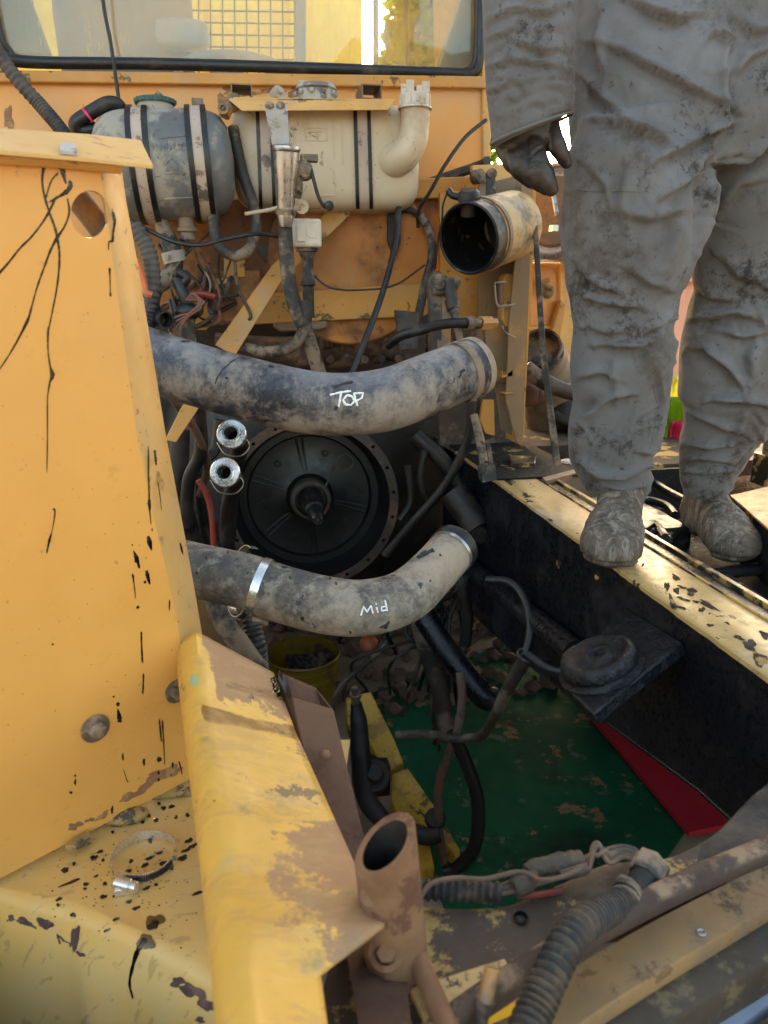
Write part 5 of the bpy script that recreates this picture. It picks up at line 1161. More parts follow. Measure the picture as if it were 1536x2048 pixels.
mf = thing('air_cleaner', 'silver air cleaner canister with a steel band beside the worker', 'canister', PY(1100, 430, 2.9))
o_ = PY(1130, 430, 2.95); ax = Vector((-.75, -.62, .05)).normalized()
t = MB(); t.lathe(o_, ax, [(-.4, .17), (.08, .17), (.095, .165), (.10, .15), (.085, .13), (.085, 0)], 44); obj('canister', t, 'silver', mf)
t = MB(); t.lathe(o_, ax, [(.0, .171), (.0, .176), (.025, .176), (.025, .171)], 44); t.lathe(o_, ax, [(.085, .168), (.09, .174), (.105, .172), (.11, .16)], 44); obj('band', t, 'steel', mf)
t = MB(); t.lathe(o_ + ax * .088, ax, [(0, .128), (.008, .12), (.008, 0)], 40); obj('end_cap', t, 'mount', mf)
t = MB(); t.prism([P(1104, 385, 2.6), P(1110, 384, 2.6), P(1118, 425, 2.58), P(1112, 432, 2.58)], (0, .01, 0)); t.box(P(1105, 462, 2.6), P(1117, 450, 2.6) + Vector((0, .03, 0))); obj('latch', t, 'steel', mf)
ie = thing('intake_elbow', 'dusty tan elbow with an open ribbed mouth behind the prop bar', 'elbow', PY(1090, 730, 2.9))
m0 = PY(1082, 695, 2.8); ax = Vector((-.42, -.75, .5)).normalized()
t = MB(); t.lathe(m0, ax, [(-.06, .0), (-.06, .068), (.0, .072), (.004, .080), (-.012, .082), (-.016, .075), (-.03, .075), (-.034, .086), (-.05, .086), (-.054, .078), (-.07, .08)], 36); obj('mouth', t, 'rubber_dirty', ie)
t = MB(); t.tube([m0 - ax * .06, m0 - ax * .12, m0 - ax * .18 + Vector((.02, 0, -.05)), m0 - ax * .22 + Vector((.04, .02, -.16)), m0 - ax * .24 + Vector((.05, .03, -.3))], [.08, .10, .115, .11, .09], 24); obj('elbow', t, 'mount', ie)
tubeo('hose', [PY(1050, 735, 2.65), PY(1080, 758, 2.63), PY(1120, 778, 2.62), PY(1165, 790, 2.62)], .03, 'bay_brown', 'thick grey brown hose passing behind the prop bar', 'hose', 16)
t = corrugated([PY(1052, 790, 2.75), PY(1072, 785, 2.8), PY(1092, 772, 2.85)], .05, .016, .2); obj('bellows', t, 'wire_brown', None, 'reddish ribbed bellows low behind the tan post', 'bellows')
t = MB(); o_ = PZ(1082, 850, 1.335); t.lathe(o_, (0, 0, 1), [(0, .045), (.02, .045), (.03, .032), (.07, .034), (.09, .02), (.09, 0)], 18); obj('round_valve', t, 'bay_brown', None, 'small dirty round valve on the deck behind the prop bar', 'valve')
t = MB(); t.ball(PY(1140, 830, 2.9), .1, .1, .07, 16, pw=.7); t.tube([PY(1110, 830, 2.85), PY(1150, 850, 2.8), PY(1190, 850, 2.8)], .025, 10); obj('dark_fitting', t, 'bay_dirty', None, 'dark oily fitting on the deck behind the left leg', 'fitting')

# ---------------- far background seen between the legs and the cab
fw = thing('container', 'salmon pink shipping container in the distance between the legs', 'container', (5.2, 9.5, 0))
t = MB(); rows = []
pts = [(x, (0 if (i // 2) % 2 else .05)) for i, x in enumerate([3.5 + .12 * j for j in range(60)])]
t.loft([[(x, 9.5 + d, 0) for x, d in pts], [(x, 9.5 + d, 2.0) for x, d in pts]]); obj('corrugated_wall', t, 'salmon', fw, smooth=0, solid=.03)
t = MB(); t.box((3.4, 9.4, 2.0), (10.8, 12, 2.1)); t.box((3.4, 9.4, 0), (3.5, 12, 2.0)); obj('frame', t, 'salmon', fw, bevel=.01)
lo = thing('far_lorry', 'slate blue lorry body with an orange top far behind the legs', 'lorry', (7, 14, 0))
t = MB(); t.box((5, 14, .8), (12, 16, 2.75)); obj('body', t, 'slate', lo, bevel=.05)
t = MB(); t.box((5, 14, 2.76), (12, 16, 3.1)); obj('tarpaulin', t, 'orange_cloth', lo, bevel=.05)
for x in (6, 8, 10.5):
    t = MB(); t.lathe((x, 13.9, .5), (0, 1, 0), [(0, .2), (0, .5), (.3, .5)], 24, True); obj('wheel', t, 'rubber', lo)
def drape(px0, px1, py0, py1, y, mat, name, label, cat, nfold=5, amp=.02):
    rows = []
    for j in range(9):
        v = j / 8; row = []
        for i in range(25):
            u = i / 24; p = PY(px0 + (px1 - px0) * u, py0 + (py1 - py0) * v, y)
            row.append(p + Vector((0, amp * math.sin(u * nfold * 6.28 + v) + .03 * noise.noise(Vector((u * 4, v * 3, px0))), 0)))
        rows.append(row)
    t = MB().loft(rows); return obj(name, t, mat, None, label, cat, solid=.006)
drape(1322, 1375, 795, 905, 2.7, 'hivis', 'lime_cloth', 'lime green cloth hanging between the two legs', 'cloth')
drape(1338, 1380, 752, 796, 2.72, 'hivis_yellow', 'yellow_cloth', 'pale yellow reflective cloth above the lime green cloth', 'cloth', 3, .01)
drape(1346, 1385, 842, 886, 2.66, 'rag', 'pink_rag', 'bright pink rag over the lime green cloth', 'rag', 2)
drape(1326, 1366, 882, 906, 2.67, 'orange_cloth', 'orange_rag', 'orange rag at the foot of the lime green cloth', 'rag', 2)
drape(1498, 1520, 860, 882, 2.8, 'rag', 'red_rag', 'small red rag right of the right trouser leg', 'rag', 1)
lg = thing('ledge', 'narrow yellow ledge below the cloth between the legs', 'ledge', PY(1344, 914, 2.6))
t = MB(); t.box(PY(1296, 914, 2.55), PY(1392, 905, 2.75)); obj('ledge_bar', t, 'rail_edge', lg, bevel=.002)
t = MB(); t.prism(pxs(PY, [(1296, 914), (1392, 912), (1392, 990), (1296, 990)], 2.6), (0, .02, 0)); obj('brown_panel', t, 'mount', lg, bevel=.002)

# ================================================================== LEFT YELLOW PANEL
PB = P(385, 1555, 1.2)
pp = Plane(PB, (.545, -.839, 0))
pn = thing('hood_panel', 'large yellow radiator panel splashed with black oil on the left', 'panel', pp.at(100, 1650))
hole = [pp.at(180 + 39 * math.cos(k / 40 * 6.2832), 428 + 47 * math.sin(k / 40 * 6.2832)) for k in range(40)]
outl = [(-700, 277), (200, 332), (206, 380), (226, 520), (250, 700), (272, 860), (302, 1010), (330, 1130), (356, 1250), (372, 1400), (384, 1556), (0, 1757), (-700, 2124)]
t = MB(); plate(t, [pp.at(*p) for p in outl], pp.n, .006, [hole]); obj('front_sheet', t, 'panel', pn, smooth=30)
# folded edge: turns away from the front sheet
e0 = [(200, 332), (206, 380), (226, 520), (250, 700), (272, 860), (302, 1010), (330, 1130), (356, 1250), (374, 1420)]
e1 = [(243, 334), (252, 400), (276, 530), (302, 690), (330, 860), (362, 1030), (384, 1150), (402, 1254), (428, 1420)]
def push(q, k): return CAM + (q - CAM) * k
t = MB(); rows = []
for (a, b), (c, d) in zip(e0, e1):
    A = pp.at(a, b); B = push(pp.at(c, d), 1.045); m = pp.at(a + (c - a) * .18, b + (d - b) * .18, -.002)
    rows.append([A - pp.n * .006, A, m, B, push(B, 1.05), push(B, 1.05) - RT * .006, push(B, 1.01) - RT * .006])
t.loft(rows, True); obj('folded_edge', t, 'panel_edge', pn)
lipA = [(-700, 206), (0, 256), (180, 268), (282, 280)]; lipB = [(-700, 266), (0, 300), (180, 316), (306, 330)]
t = MB(); rows = [[push(pp.at(*a, .03), 1.10), pp.at(*b, .035), pp.at(*b, .035) - Vector((0, 0, .005)), push(pp.at(*a, .03), 1.10) - Vector((0, 0, .005))] for a, b in zip(lipA, lipB)]
t.loft(rows, True); n4 = len(rows) * 4; t.f += [(0, 1, 2, 3), (n4 - 1, n4 - 2, n4 - 3, n4 - 4)]; obj('lip', t, 'lip', pn, bevel=.001)
t = MB(); t.tube([pp.at(-700, 277, .006), pp.at(0, 314, .006), pp.at(240, 334, .006)], .008, 10); obj('weld_bead', t, 'lip', pn)
t = MB(); A = pp.at(120, 292, .05); t.prism([pp.at(121, 308, .034), pp.at(154, 311, .034), push(pp.at(152, 293, .03), 1.03), push(pp.at(122, 292, .03), 1.03)], (0, 0, .004)); obj('bare_tab', t, 'greywhite', pn)
t = MB(); hexbolt(t, pp.at(190, 1456), pp.n, .0125, .010); t.lathe(pp.at(190, 1456), pp.n, [(.002, .021), (.003, .017)], 24, capb=True); obj('bolt', t, 'bolt', pn)
t = MB(); hexbolt(t, pp.at(352, 1382), pp.n, .0125, .010); obj('bolt', t, 'bolt', pn)
# oil runs: beads lying on the sheet
def z6(pts): return [(x / 3.49, 230 + y / 3.49) for x, y in pts]
def z7(pts): return [(x / 2.327, 900 + y / 2.327) for x, y in pts]
runs = [
 (z6([(325, 318), (310, 360), (296, 430), (300, 510), (318, 590), (345, 680), (385, 790), (402, 870), (415, 960), (412, 1080), (395, 1220), (372, 1340), (350, 1450), (336, 1510), (335, 1620), (342, 1700), (352, 1760), (366, 1815), (350, 1860), (340, 1915)]) + [(95, 800), (95, 870), (94, 945)], [8, 8, 5, 4, 5, 4, 5, 6, 4, 4, 3.6, 3.2, 3, 5, 3, 3, 4, 10, 4, 3, 2.5, 2.5, 2]),
 (z6([(420, 318), (425, 345), (440, 400), (452, 450), (462, 480)]), [11, 13, 10, 6, 4]),
 (z6([(486, 455), (492, 495), (465, 535), (410, 570), (340, 610)]), [6, 10, 9, 5, 4]),
 (z6([(410, 400), (365, 450), (340, 510), (322, 580)]), [4, 3.2, 3, 3.5]),
 (z6([(395, 565), (340, 680), (290, 760), (220, 850), (140, 930), (60, 1030), (-20, 1120)]), [4, 5, 4, 4, 4.5, 4.5, 5]),
 (z6([(470, 578), (482, 640), (480, 700), (450, 780), (400, 855), (355, 940), (310, 1060), (270, 1170), (240, 1270), (205, 1400), (185, 1450), (130, 1560), (60, 1680), (-20, 1800)]), [2.5, 3.5, 4.5, 3.6, 6, 5, 4, 4, 3, 4.5, 6, 4, 3, 2.6]),
 (z6([(783, 650), (792, 700), (800, 750), (790, 830), (786, 880), (762, 885), (757, 945)]), [2, 6, 6, 4, 5, 3, 2]),
 (z6([(765, 1065), (768, 1130), (770, 1210), (772, 1268)]), [5, 2.5, 2, 4]),
 (z7([(690, -20), (692, 100), (694, 200), (695, 250), (699, 300), (703, 348)]), [3, 3, 3, 6, 2.2, 1.5]),
 (z7([(248, 272), (256, 290), (244, 370), (230, 420), (217, 482)]), [5, 3.2, 1.6, 5, 2.5]),
 (z7([(690, 400), (696, 430), (706, 468)]), [6, 10, 3.2]), (z7([(622, 468), (636, 505), (650, 552)]), [3.5, 9, 4]), (z7([(630, 520), (632, 500)]), [4, 4]),
 (z7([(682, 560), (688, 590), (698, 626)]), [6, 8, 3.5]), (z7([(617, 575), (625, 630), (632, 692)]), [4.5, 2.4, 1.4]),
 (z7([(658, 845), (659, 900), (663, 992)]), [4, 3.4, 4]), (z7([(668, 1040), (667, 1090), (664, 1138)]), [4, 3.2, 3.5]), (z7([(548, 1205), (555, 1240), (558, 1268)]), [3, 9, 9]),
 (z7([(756, 1258), (760, 1330), (766, 1440), (765, 1466)]), [4, 3, 1.6, 1.6]), (z7([(741, 1250), (746, 1300), (751, 1358)]), [2.5, 4, 3]), (z7([(788, 700), (790, 742)]), [3, 3]),
 (z7([(720, 0), (724, 40), (727, 72)]), [5, 5, 3]), (z7([(734, 145), (744, 210), (752, 282)]), [2.2, 2, 1.5]), (z7([(838, 430), (845, 460), (852, 488)]), [3, 5, 2]),
 (z7([(832, 1448), (842, 1480), (848, 1512)]), [4, 3, 2]), (z7([(800, 1455), (808, 1482)]), [4, 5]), (z7([(575, 1488), (588, 1530), (596, 1546)]), [1.2, 1.8, 2.5]), (z7([(520, 1660), (524, 1690)]), [5, 5]),
]
for pts, wd in runs:
    if len(pts) > 2: obj('oil_run', ribbon(pp, pts, [x * 1.0 for x in wd]), 'oil', pn)
    else: obj('oil_run', blob(pp, (pts[0][0] + pts[1][0]) / 2, (pts[0][1] + pts[1][1]) / 2, wd[0] / 2, max(4, abs(pts[1][1] - pts[0][1]) / 2 + 2)), 'oil', pn)
# the run on the folded edge
t = MB()
for (x, y, rx, ry) in [(675, 615, 2.5, 3.4), (642, 732, 3.2, 3.4), (549, 1183, 4, 4), (529, 1148, 2, 2.4), (616, 442, 1.5, 1.8), (680, 502, 1.2, 1.2), (741, 1440, 4.5, 6), (670, 1452, 3, 7), (738, 1503, 3, 3.4), (738, 1534, 3, 3.4), (350, 1516, 2, 2.6), (350, 1546, 2.4, 6), (330, 1594, 3.2, 3), (498, 1077, 1, 1), (584, 1048, 1, 1), (708, 372, 1.3, 3), (797, 1512, 2, 2), (572, 1428, 2, 8), (245, 905, 2, 2.5), (105, 1135, 1, 1)]:
    blob(pp, x / 2.327, 900 + y / 2.327, rx, ry, .0008, t)
for k in range(70):
    x = rng.uniform(5, 370); y = rng.uniform(600, 1500)
    blob(pp, x, y, rng.uniform(.5, 1.1), rng.uniform(.5, 1.2), .0003, t, n=7)
tag(obj('oil_spatter', t, 'oil', pn), kind='stuff')
# rust bare patches along the bottom of the panel
for (x, y, rx, ry, an) in [(305, 1562, 34, 9, -.5), (345, 1543, 22, 9, -.5), (262, 1592, 26, 7, -.5), (150, 1652, 13, 8, -.3), (205, 1632, 16, 5, -.5), (180, 1640, 9, 4, -.3), (318, 1545, 16, 6, -.4)]: obj('bare_patch', blob(pp, x, y, rx, ry, .0003, None, an, .5, 30), 'bare', pn)
# inside of the radiator shell seen through the round hole
t = MB(); t.tube([push(pp.at(150, 390), 1.10), push(pp.at(225, 490), 1.08)], .016, 16); obj('inner_tube', t, 'mount', pn)
# radiator core behind the panel (the two hoses start there)
t = MB(); A = pp.at(-420, 1700, -.10); B = pp.at(250, 1500, -.10); A.z = 1.16; B.z = 1.16
u_ = (B - A).normalized(); 
t.hexa([A, B, B - pp.n * .16, A - pp.n * .16] + [p + Vector((0, 0, .74)) for p in (A, B, B - pp.n * .16, A - pp.n * .16)]); obj('radiator_core', t, 'bay_dirty', pn, bevel=.01)

# ---------------- fender below the panel
ZF = 1.133
fz = Plane((0, 0, ZF), (0, 0, 1))
fn = thing('fender', 'dented yellow fender top spotted with oil below the panel', 'fender', PZ(200, 1750, ZF))
row = lambda e, o: None
back = [(-320, 1830), (0, 1700), (200, 1590), (400, 1490), (520, 1440)]
front = [(-700, 1625), (0, 1795), (180, 1850), (330, 1920), (450, 1985), (620, 2080)]
frontz = [PZ(*p, ZF) for p in front]; fo, _ = spline(frontz, [0] * len(frontz), 30)
backz = [PZ(-900, 1480, ZF), PZ(0, 1560, ZF), PZ(200, 1520, ZF), PZ(420, 1480, ZF), PZ(700, 1480, ZF)]; bo, _ = spline(backz, [0] * 5, 30)
t = MB(); rows = []
for i, (a, b) in enumerate(zip(bo, fo)):
    dr = (b - a).normalized(); r = .035; rowv = [a + (b - dr * r - a) * (k / 6) + Vector((0, 0, .003 * noise.noise((a + (b - a) * (k / 6)) * 9))) for k in range(7)]
    for k in range(1, 9):
        an = k / 8 * math.pi * .33; rowv.append(b - dr * r + dr * r * math.sin(an) - Vector((0, 0, r * (1 - math.cos(an)))))
    l_ = rowv[-1]; sdir_ = (dr * math.cos(math.pi * .33) - Vector((0, 0, 1)) * math.sin(math.pi * .33))
    rowv += [l_ + sdir_ * .15, l_ + sdir_ * .45]
    rows.append(rowv)
t.loft([r_ + [q_ - Vector((0, 0, .005)) for q_ in r_[::-1]] for r_ in rows], True); obj('sheet', t, 'fender', fn, smooth=60)
fb = bvh_of(t)
t = MB(); t.ball(PZ(250, 1632, ZF + .008), .035, .018, .012, 20); t.prism([PZ(130, 1690, ZF + .02), PZ(178, 1660, ZF + .02), PZ(182, 1675, ZF + .02), PZ(150, 1690, ZF + .02)], (0, 0, -.01)); t.box(PZ(305, 1600, ZF + .002), PZ(380, 1560, ZF + .012)); obj('mud_lump', t, 'cross', fn)
class Surf:                      # sight line onto the fender's own curved surface
    def at(s, px, py, off=0.0):
        q = on(fb, px, py, off)
        return q if q is not None else fz.at(px, py, off)
fs = Surf()
sp = MB(); big = []
expl = [(270, 1672, 14, 4), (130, 1740, 9, 5), (140, 1765, 22, 3), (188, 1715, 7, 6), (200, 1703, 8, 3), (148, 1727, 4, 4), (172, 1768, 7, 3.5), (170, 1777, 4, 3), (118, 1798, 7, 3.5), (116, 1810, 4, 3.5), (146, 1830, 6, 5), (207, 1793, 7, 4.5), (192, 1752, 5, 2.5), (210, 1767, 5, 3.5), (233, 1757, 5, 3.5), (258, 1741, 6, 4), (262, 1722, 5, 4), (275, 1752, 8, 3), (290, 1730, 9, 4), (300, 1715, 10, 4), (318, 1705, 9, 3.5), (325, 1727, 8, 5), (340, 1733, 6, 9), (365, 1716, 12, 5), (372, 1700, 9, 4), (378, 1681, 8, 5), (385, 1692, 10, 4), (395, 1786, 10, 4), (293, 1776, 9, 3.5), (312, 1769, 4, 3.5), (258, 1803, 6, 4.5), (272, 1816, 8, 4), (232, 1838, 7, 3.5), (213, 1861, 6, 3), (238, 1788, 3.5, 2.5), (228, 1792, 3.5, 2.5), (206, 1720, 4, 3), (225, 1664, 4, 3), (285, 1643, 5, 4), (297, 1631, 5, 4), (327, 1616, 6, 4), (343, 1613, 6, 4), (312, 1640, 6, 4), (352, 1634, 4, 3.5), (375, 1630, 4.5, 4), (318, 1607, 4, 3.5), (300, 1680, 5, 6), (318, 1672, 6, 4)]
for (x, y, rx, ry) in expl: obj('oil_spot', blob(fs, x, y, rx, ry, .0012, None, -.35, .3, 14, off=.0006), 'oil', fn)
for k in range(130):
    x, y = rng.gauss(260, 90), rng.gauss(1750, 70)
    if y > 1600 and x < 400: blob(fs, x, y, rng.uniform(.7, 2.2), rng.uniform(.6, 1.6), .0004, sp, n=8, off=.0005)
tag(obj('oil_spatter', sp, 'oil', fn), kind='stuff')
obj('oil_run', ribbon(fs, [(292, 1876), (275, 1902), (264, 1938), (259, 1968), (266, 1998)], [14, 9, 6, 5, 4], .001, off=.0008), 'oil', fn)
for (x, y, rx, ry, an) in [(310, 1842, 18, 14, -.4), (292, 1884, 16, 18, .2)]: obj('oil_stain', blob(fs, x, y, rx, ry, .0004, None, an, .3, 20, off=.0007), material('brown_oil_stain', (.10, .06, .02), .2, var=.3, bump=0), fn)
obj('oil_spot', blob(fs, 306, 1850, 13, 9, .001, None, -.3, .35, off=.0012), 'oil', fn)
for (x, y, rx, ry, an) in [(22, 1838, 9, 7, .3), (50, 1846, 20, 9, .25), (90, 1848, 15, 12, .1), (125, 1882, 19, 7, .5), (150, 1878, 10, 24, .2), (160, 1908, 10, 5, .4), (355, 1964, 14, 10, 0), (385, 1982, 26, 13, .5), (415, 2010, 22, 12, .6), (400, 2040, 10, 6, 0)]:
    obj('rust_patch', blob(fs, x, y, rx, ry, .0004, None, an, .4, 22, off=.0006), 'patch', fn)

# loose hose clamp lying on the fender
def worm_clamp(root, ctr, ax, R_, a0, a1, wd, mat='zinc', ref=None):
    ax = Vector(ax).normalized(); a = (Vector(ref) if ref else ax.orthogonal()); a = (a - ax * a.dot(ax)).normalized(); b = ax.cross(a)
    t = MB(); rows = []
    n = 64
    for i in range(n + 1):
        an = a0 + (a1 - a0) * i / n; dr = a * math.cos(an) + b * math.sin(an); rr = R_ * (1 + .02 * (i / n))
        rows.append([ctr + dr * rr - ax * wd / 2, ctr + dr * rr + ax * wd / 2, ctr + dr * (rr - .0012) + ax * wd / 2, ctr + dr * (rr - .0012) - ax * wd / 2])
    t.loft(rows, True); k = len(rows) * 4; t.f += [(0, 1, 2, 3), (k - 1, k - 2, k - 3, k - 4)]
    obj('band', t, mat, root)
    t = MB()
    for i in range(26):
        an = a0 + (a1 - a0) * (.06 + .26 * i / 26); dr = a * math.cos(an) + b * math.sin(an); tg = ax.cross(dr) * .0011
        for rr in (R_ * 1.008 + .0007, R_ * 1.004 - .0022):
            p_ = ctr + dr * rr; t.hexa([p_ - tg - ax * wd * .32, p_ + tg - ax * wd * .32, p_ + tg * 1.6 + ax * wd * .32, p_ - tg * .4 + ax * wd * .32] + [q_ + dr * .0006 for q_ in (p_ - tg - ax * wd * .32, p_ + tg - ax * wd * .32, p_ + tg * 1.6 + ax * wd * .32, p_ - tg * .4 + ax * wd * .32)])
    obj('slot', t, 'soot', root)
    return a, b
lc = thing('loose_clamp', 'bright steel hose clamp lying loose on the oil spotted fender', 'hose clamp', PZ(288, 1712, ZF))
ctr = PZ(288, 1712, ZF + .010) ; RC = .0435
worm_clamp(lc, ctr, (0, 0, 1), RC, 0, 6.0, .014, 'zinc', ref=(-.7, -.7, 0))
sc = PZ(248, 1768, ZF + .012); t = MB(); dirn = (PZ(275, 1772, ZF + .012) - PZ(230, 1760, ZF + .012)).normalized()
t.lathe(sc - dirn * .012, dirn, [(0, .0), (0, .0085), (.022, .0085), (.022, .006), (.024, .0075), (.032, .0075), (.032, 0)], 18); t.box(sc - Vector((.012, .008, .012)), sc + Vector((.012, .008, -.002))); obj('screw_housing', t, 'zinc', lc, bevel=.0008)

# ================================================================== THE TWO BIG HOSES
hA = thing('coolant_hose', 'big dusty black hose chalked TOP curving across the bay', 'hose', P(640, 806, 1.54))
ptsA = [P(200, 682, 1.66), P(330, 730, 1.61), P(480, 775, 1.565), P(640, 807, 1.54), P(760, 802, 1.555), P(860, 768, 1.60), P(945, 735, 1.66)]
t = MB(); t.tube(ptsA, [.0665, .0665, .0655, .0645, .0645, .0645, .063], 40, n=70, cap=False)
for i, v in enumerate(t.v): t.v[i] = v + Vector((0, 0, .0016 * noise.noise(v * 9)))
mA = t; obj('tube', t, 'hose', hA, smooth=180); vA = bvh_of(t)
ax = (ptsA[-1] - ptsA[-2]).normalized(); e = ptsA[-1]
t = MB(); t.lathe(e, ax, [(-.06, .0), (-.06, .05), (-.03, .056), (.012, .057), (.014, .062), (.010, .066), (-.0, .0665), (-.004, .0640)], 40); obj('end_cuff', t, 'hose_tan', hA)
t = MB(); t.lathe(e, ax, [(-.044, .0645), (-.043, .067), (-.026, .067), (-.025, .0645)], 40); obj('cuff_band', t, 'rubber_dirty', hA)
t = MB()
for pts in ([(660, 790), (680, 785), (702, 782)], [(682, 786), (680, 800), (677, 814)], [(694, 790), (704, 793), (709, 802), (702, 810), (691, 809), (686, 800), (694, 790)], [(708, 787), (711, 800), (715, 812)], [(707, 787), (726, 786), (724, 796), (712, 802)]):
    stroke(vA, pts, .0021, .0004, t)
obj('chalk_word', t, 'chalk', hA)
t = MB()
for pts, r_ in (([(481, 713), (462, 724), (445, 740), (434, 756), (430, 768)], .0014), ([(362, 684), (380, 683)], .003), ([(538, 732), (548, 734)], .003), ([(920, 745), (928, 740)], .004), ([(918, 755), (922, 748)], .003), ([(668, 775), (685, 768), (705, 764)], .003), ([(670, 820), (674, 812)], .003), ([(450, 755), (456, 757)], .002)): obj('ink_mark', stroke(vA, pts, r_, 0), 'ink', hA)
hB = thing('coolant_hose', 'sandy grey hose chalked Mid curving below the bell housing', 'hose', P(720, 1215, 1.38))
ptsB = [P(280, 1110, 1.52), P(390, 1140, 1.46), P(480, 1160, 1.42), P(560, 1187, 1.40), P(650, 1210, 1.38), P(735, 1215, 1.38), P(810, 1192, 1.41), P(864, 1145, 1.47), P(908, 1096, 1.53)]
t = MB(); t.tube(ptsB, [.053, .0525, .053, .0535, .053, .052, .050, .048, .0475], 40, n=80, cap=False)
for i, v in enumerate(t.v): t.v[i] = v + Vector((0, 0, .0012 * noise.noise(v * 10)))
obj('tube', t, 'hose_tan', hB, smooth=180); vB = bvh_of(t)
ax = (ptsB[-1] - ptsB[-2]).normalized(); e = ptsB[-1]
t = MB(); t.lathe(e, ax, [(-.05, 0), (-.05, .036), (.0, .042), (.010, .043), (.013, .0465), (.010, .049), (-.012, .0488), (-.014, .0475)], 36); obj('end_cuff', t, 'rubber', hB)
t = MB(); t.lathe(e, ax, [(-.022, .0478), (-.022, .0498), (-.014, .0498), (-.014, .0478)], 36); obj('cuff_ring', t, 'steel', hB)
t = MB()
for pts in ([(722, 1231), (727, 1213), (734, 1224), (742, 1211), (746, 1227)], [(753, 1214), (756, 1225)], [(752, 1207), (753, 1209)], [(770, 1200), (772, 1210), (775, 1222)], [(771, 1213), (763, 1214), (763, 1222), (773, 1220)]): stroke(vB, pts, .0014, .0003, t)
obj('chalk_word', t, 'chalk', hB)
for pts, r_ in (([(760, 1255), (772, 1250), (778, 1244), (770, 1256)], .003), ([(836, 1116), (850, 1108), (866, 1101)], .006)): obj('ink_mark', stroke(vB, pts, r_, 0), 'ink', hB)
for (x, y) in ((411, 1113), (393, 1144), (455, 1102), (580, 1153), (672, 1166), (605, 1190), (860, 1160), (700, 1262), (880, 1108), (660, 1155)): obj('ink_mark', stroke(vB, [(x, y), (x + 1, y + 4)], .0022, 0), 'ink', hB)
# clamp tight round the lower hose
tc_ = thing('tight_clamp', 'bright steel clamp tight round the lower hose', 'hose clamp', P(525, 1180, 1.41))
q, _ = spline([Vector(p) for p in ptsB], [0] * len(ptsB), 160); ctr = min(q, key=lambda v: (v - P(522, 1176, 1.41)).length); i = q.index(ctr); tg = (q[i + 1] - q[i - 1]).normalized()
tg2 = (tg + FW * .18).normalized()
worm_clamp(tc_, ctr, tg2, .0555, 0, 6.2831, .0155, 'zinc', ref=-RT - UP * .6)
t = MB(); c_ = ctr - UP * .058 - RT * .0 - FW * .01; t.lathe(c_ - RT * .012, RT - UP * .3, [(0, 0), (0, .006), (.03, .006), (.03, .0)], 14); obj('screw_housing', t, 'bolt', tc_)
oc = thing('open_clamp', 'sprung open steel clamp hanging round the lower hose', 'hose clamp', P(480, 1165, 1.42))
ctr = P(488, 1163, 1.43); axo = (tg + FW * .75 + UP * .1).normalized()
worm_clamp(oc, ctr, axo, .068, .25, 5.6, .0165, 'steel', ref=RT + UP * .15)

# ================================================================== FOREGROUND BRACKET
br = thing('angle_bracket', 'big worn yellow angle bracket, brown with dirt, in the foreground', 'bracket', P(560, 1650, .9))
Ls = [(350, 1290), (360, 1400), (384, 1600), (402, 1750), (412, 1850), (422, 1950), (430, 2050), (440, 2300)]
Cs = [(392, 1262), (402, 1395), (440, 1600), (468, 1750), (485, 1850), (500, 1950), (520, 2060), (550, 2300)]
Rs = [(547, 1345), (592, 1465), (666, 1630), (720, 1750), (770, 1848), (642, 1952), (656, 2055), (690, 2300)]
ds = [1.12, 1.0, .83, .72, .64, .58, .53, .45]
rows = []
for (l, c, r, d) in zip(Ls, Cs, Rs, ds):
    A, Bc, R_ = P(l[0], l[1], d + .04), P(c[0], c[1], d), P(r[0], r[1], d + .035)
    m1 = P(l[0] + (c[0] - l[0]) * .30, l[1] + (c[1] - l[1]) * .3, d + .013); m2 = P(l[0] + (c[0] - l[0]) * .65, l[1] + (c[1] - l[1]) * .65, d + .002)
    bk_ = P(l[0] + 2, l[1] + 4, d + .13)
    rows.append([bk_, A, m1, m2, Bc] + [Bc + (R_ - Bc) * k for k in (.1, .2, .3, .4, .5, .6, .7, .8, .9, 1.0)])
def dense(rows, n):
    cols = list(zip(*rows)); out = [spline([Vector(p) for p in c], [0] * len(c), n)[0] for c in cols]
    return [list(r) for r in zip(*out)]
top = rows[0]
# straight between the rows (the right edge has corners), smooth across
sub_rows = []
for a, b in zip(rows, rows[1:]):
    for k in range(12): sub_rows.append([p + (q_ - p) * (k / 12) for p, q_ in zip(a, b)])
sub_rows.append(rows[-1])
t = MB(); t.loft(sub_rows); o = obj('bent_plate', t, 'bracket', br, smooth=60, solid=.007)
me_ = o.data; wa = me_.attributes.new('wear', 'FLOAT', 'POINT'); sa = me_.attributes.new('stain', 'FLOAT', 'POINT'); bo_ = o.parent.location
for i_, v_ in enumerate(me_.vertices):          # where hands and boots have rubbed the paint, and two oil stains near the top
    q_ = (v_.co + bo_) - CAM; d_ = q_.dot(FW); X, Y = 768 + FPX * q_.dot(RT) / d_, 1024 - FPX * q_.dot(UP) / d_
    l_ = 395 + (Y - 1262) * .16; r_ = 547 + (Y - 1345) * .43
    u = (X - l_) / max(60, r_ - l_)
    wv_ = .15 + .75 * min(1.1, max(0, u)) + (.45 if Y < 1400 and u > .08 else 0) + (.18 if Y > 1660 and u > .2 else 0) - (.38 if 1440 < Y < 1640 else 0) - (.5 if Y > 1930 else 0)
    wa.data[i_].value = max(0, min(1.2, wv_)); sa.data[i_].value = max(0, 1 - (abs(Y - 1375 - .22 * (X - 480)) / 26) ** 2) * (u > .25) * .75 + max(0, 1 - (abs(Y - 1440 - .22 * (X - 480)) / 30) ** 2) * (u > -.1) * .85
vbr = bvh_of(t)
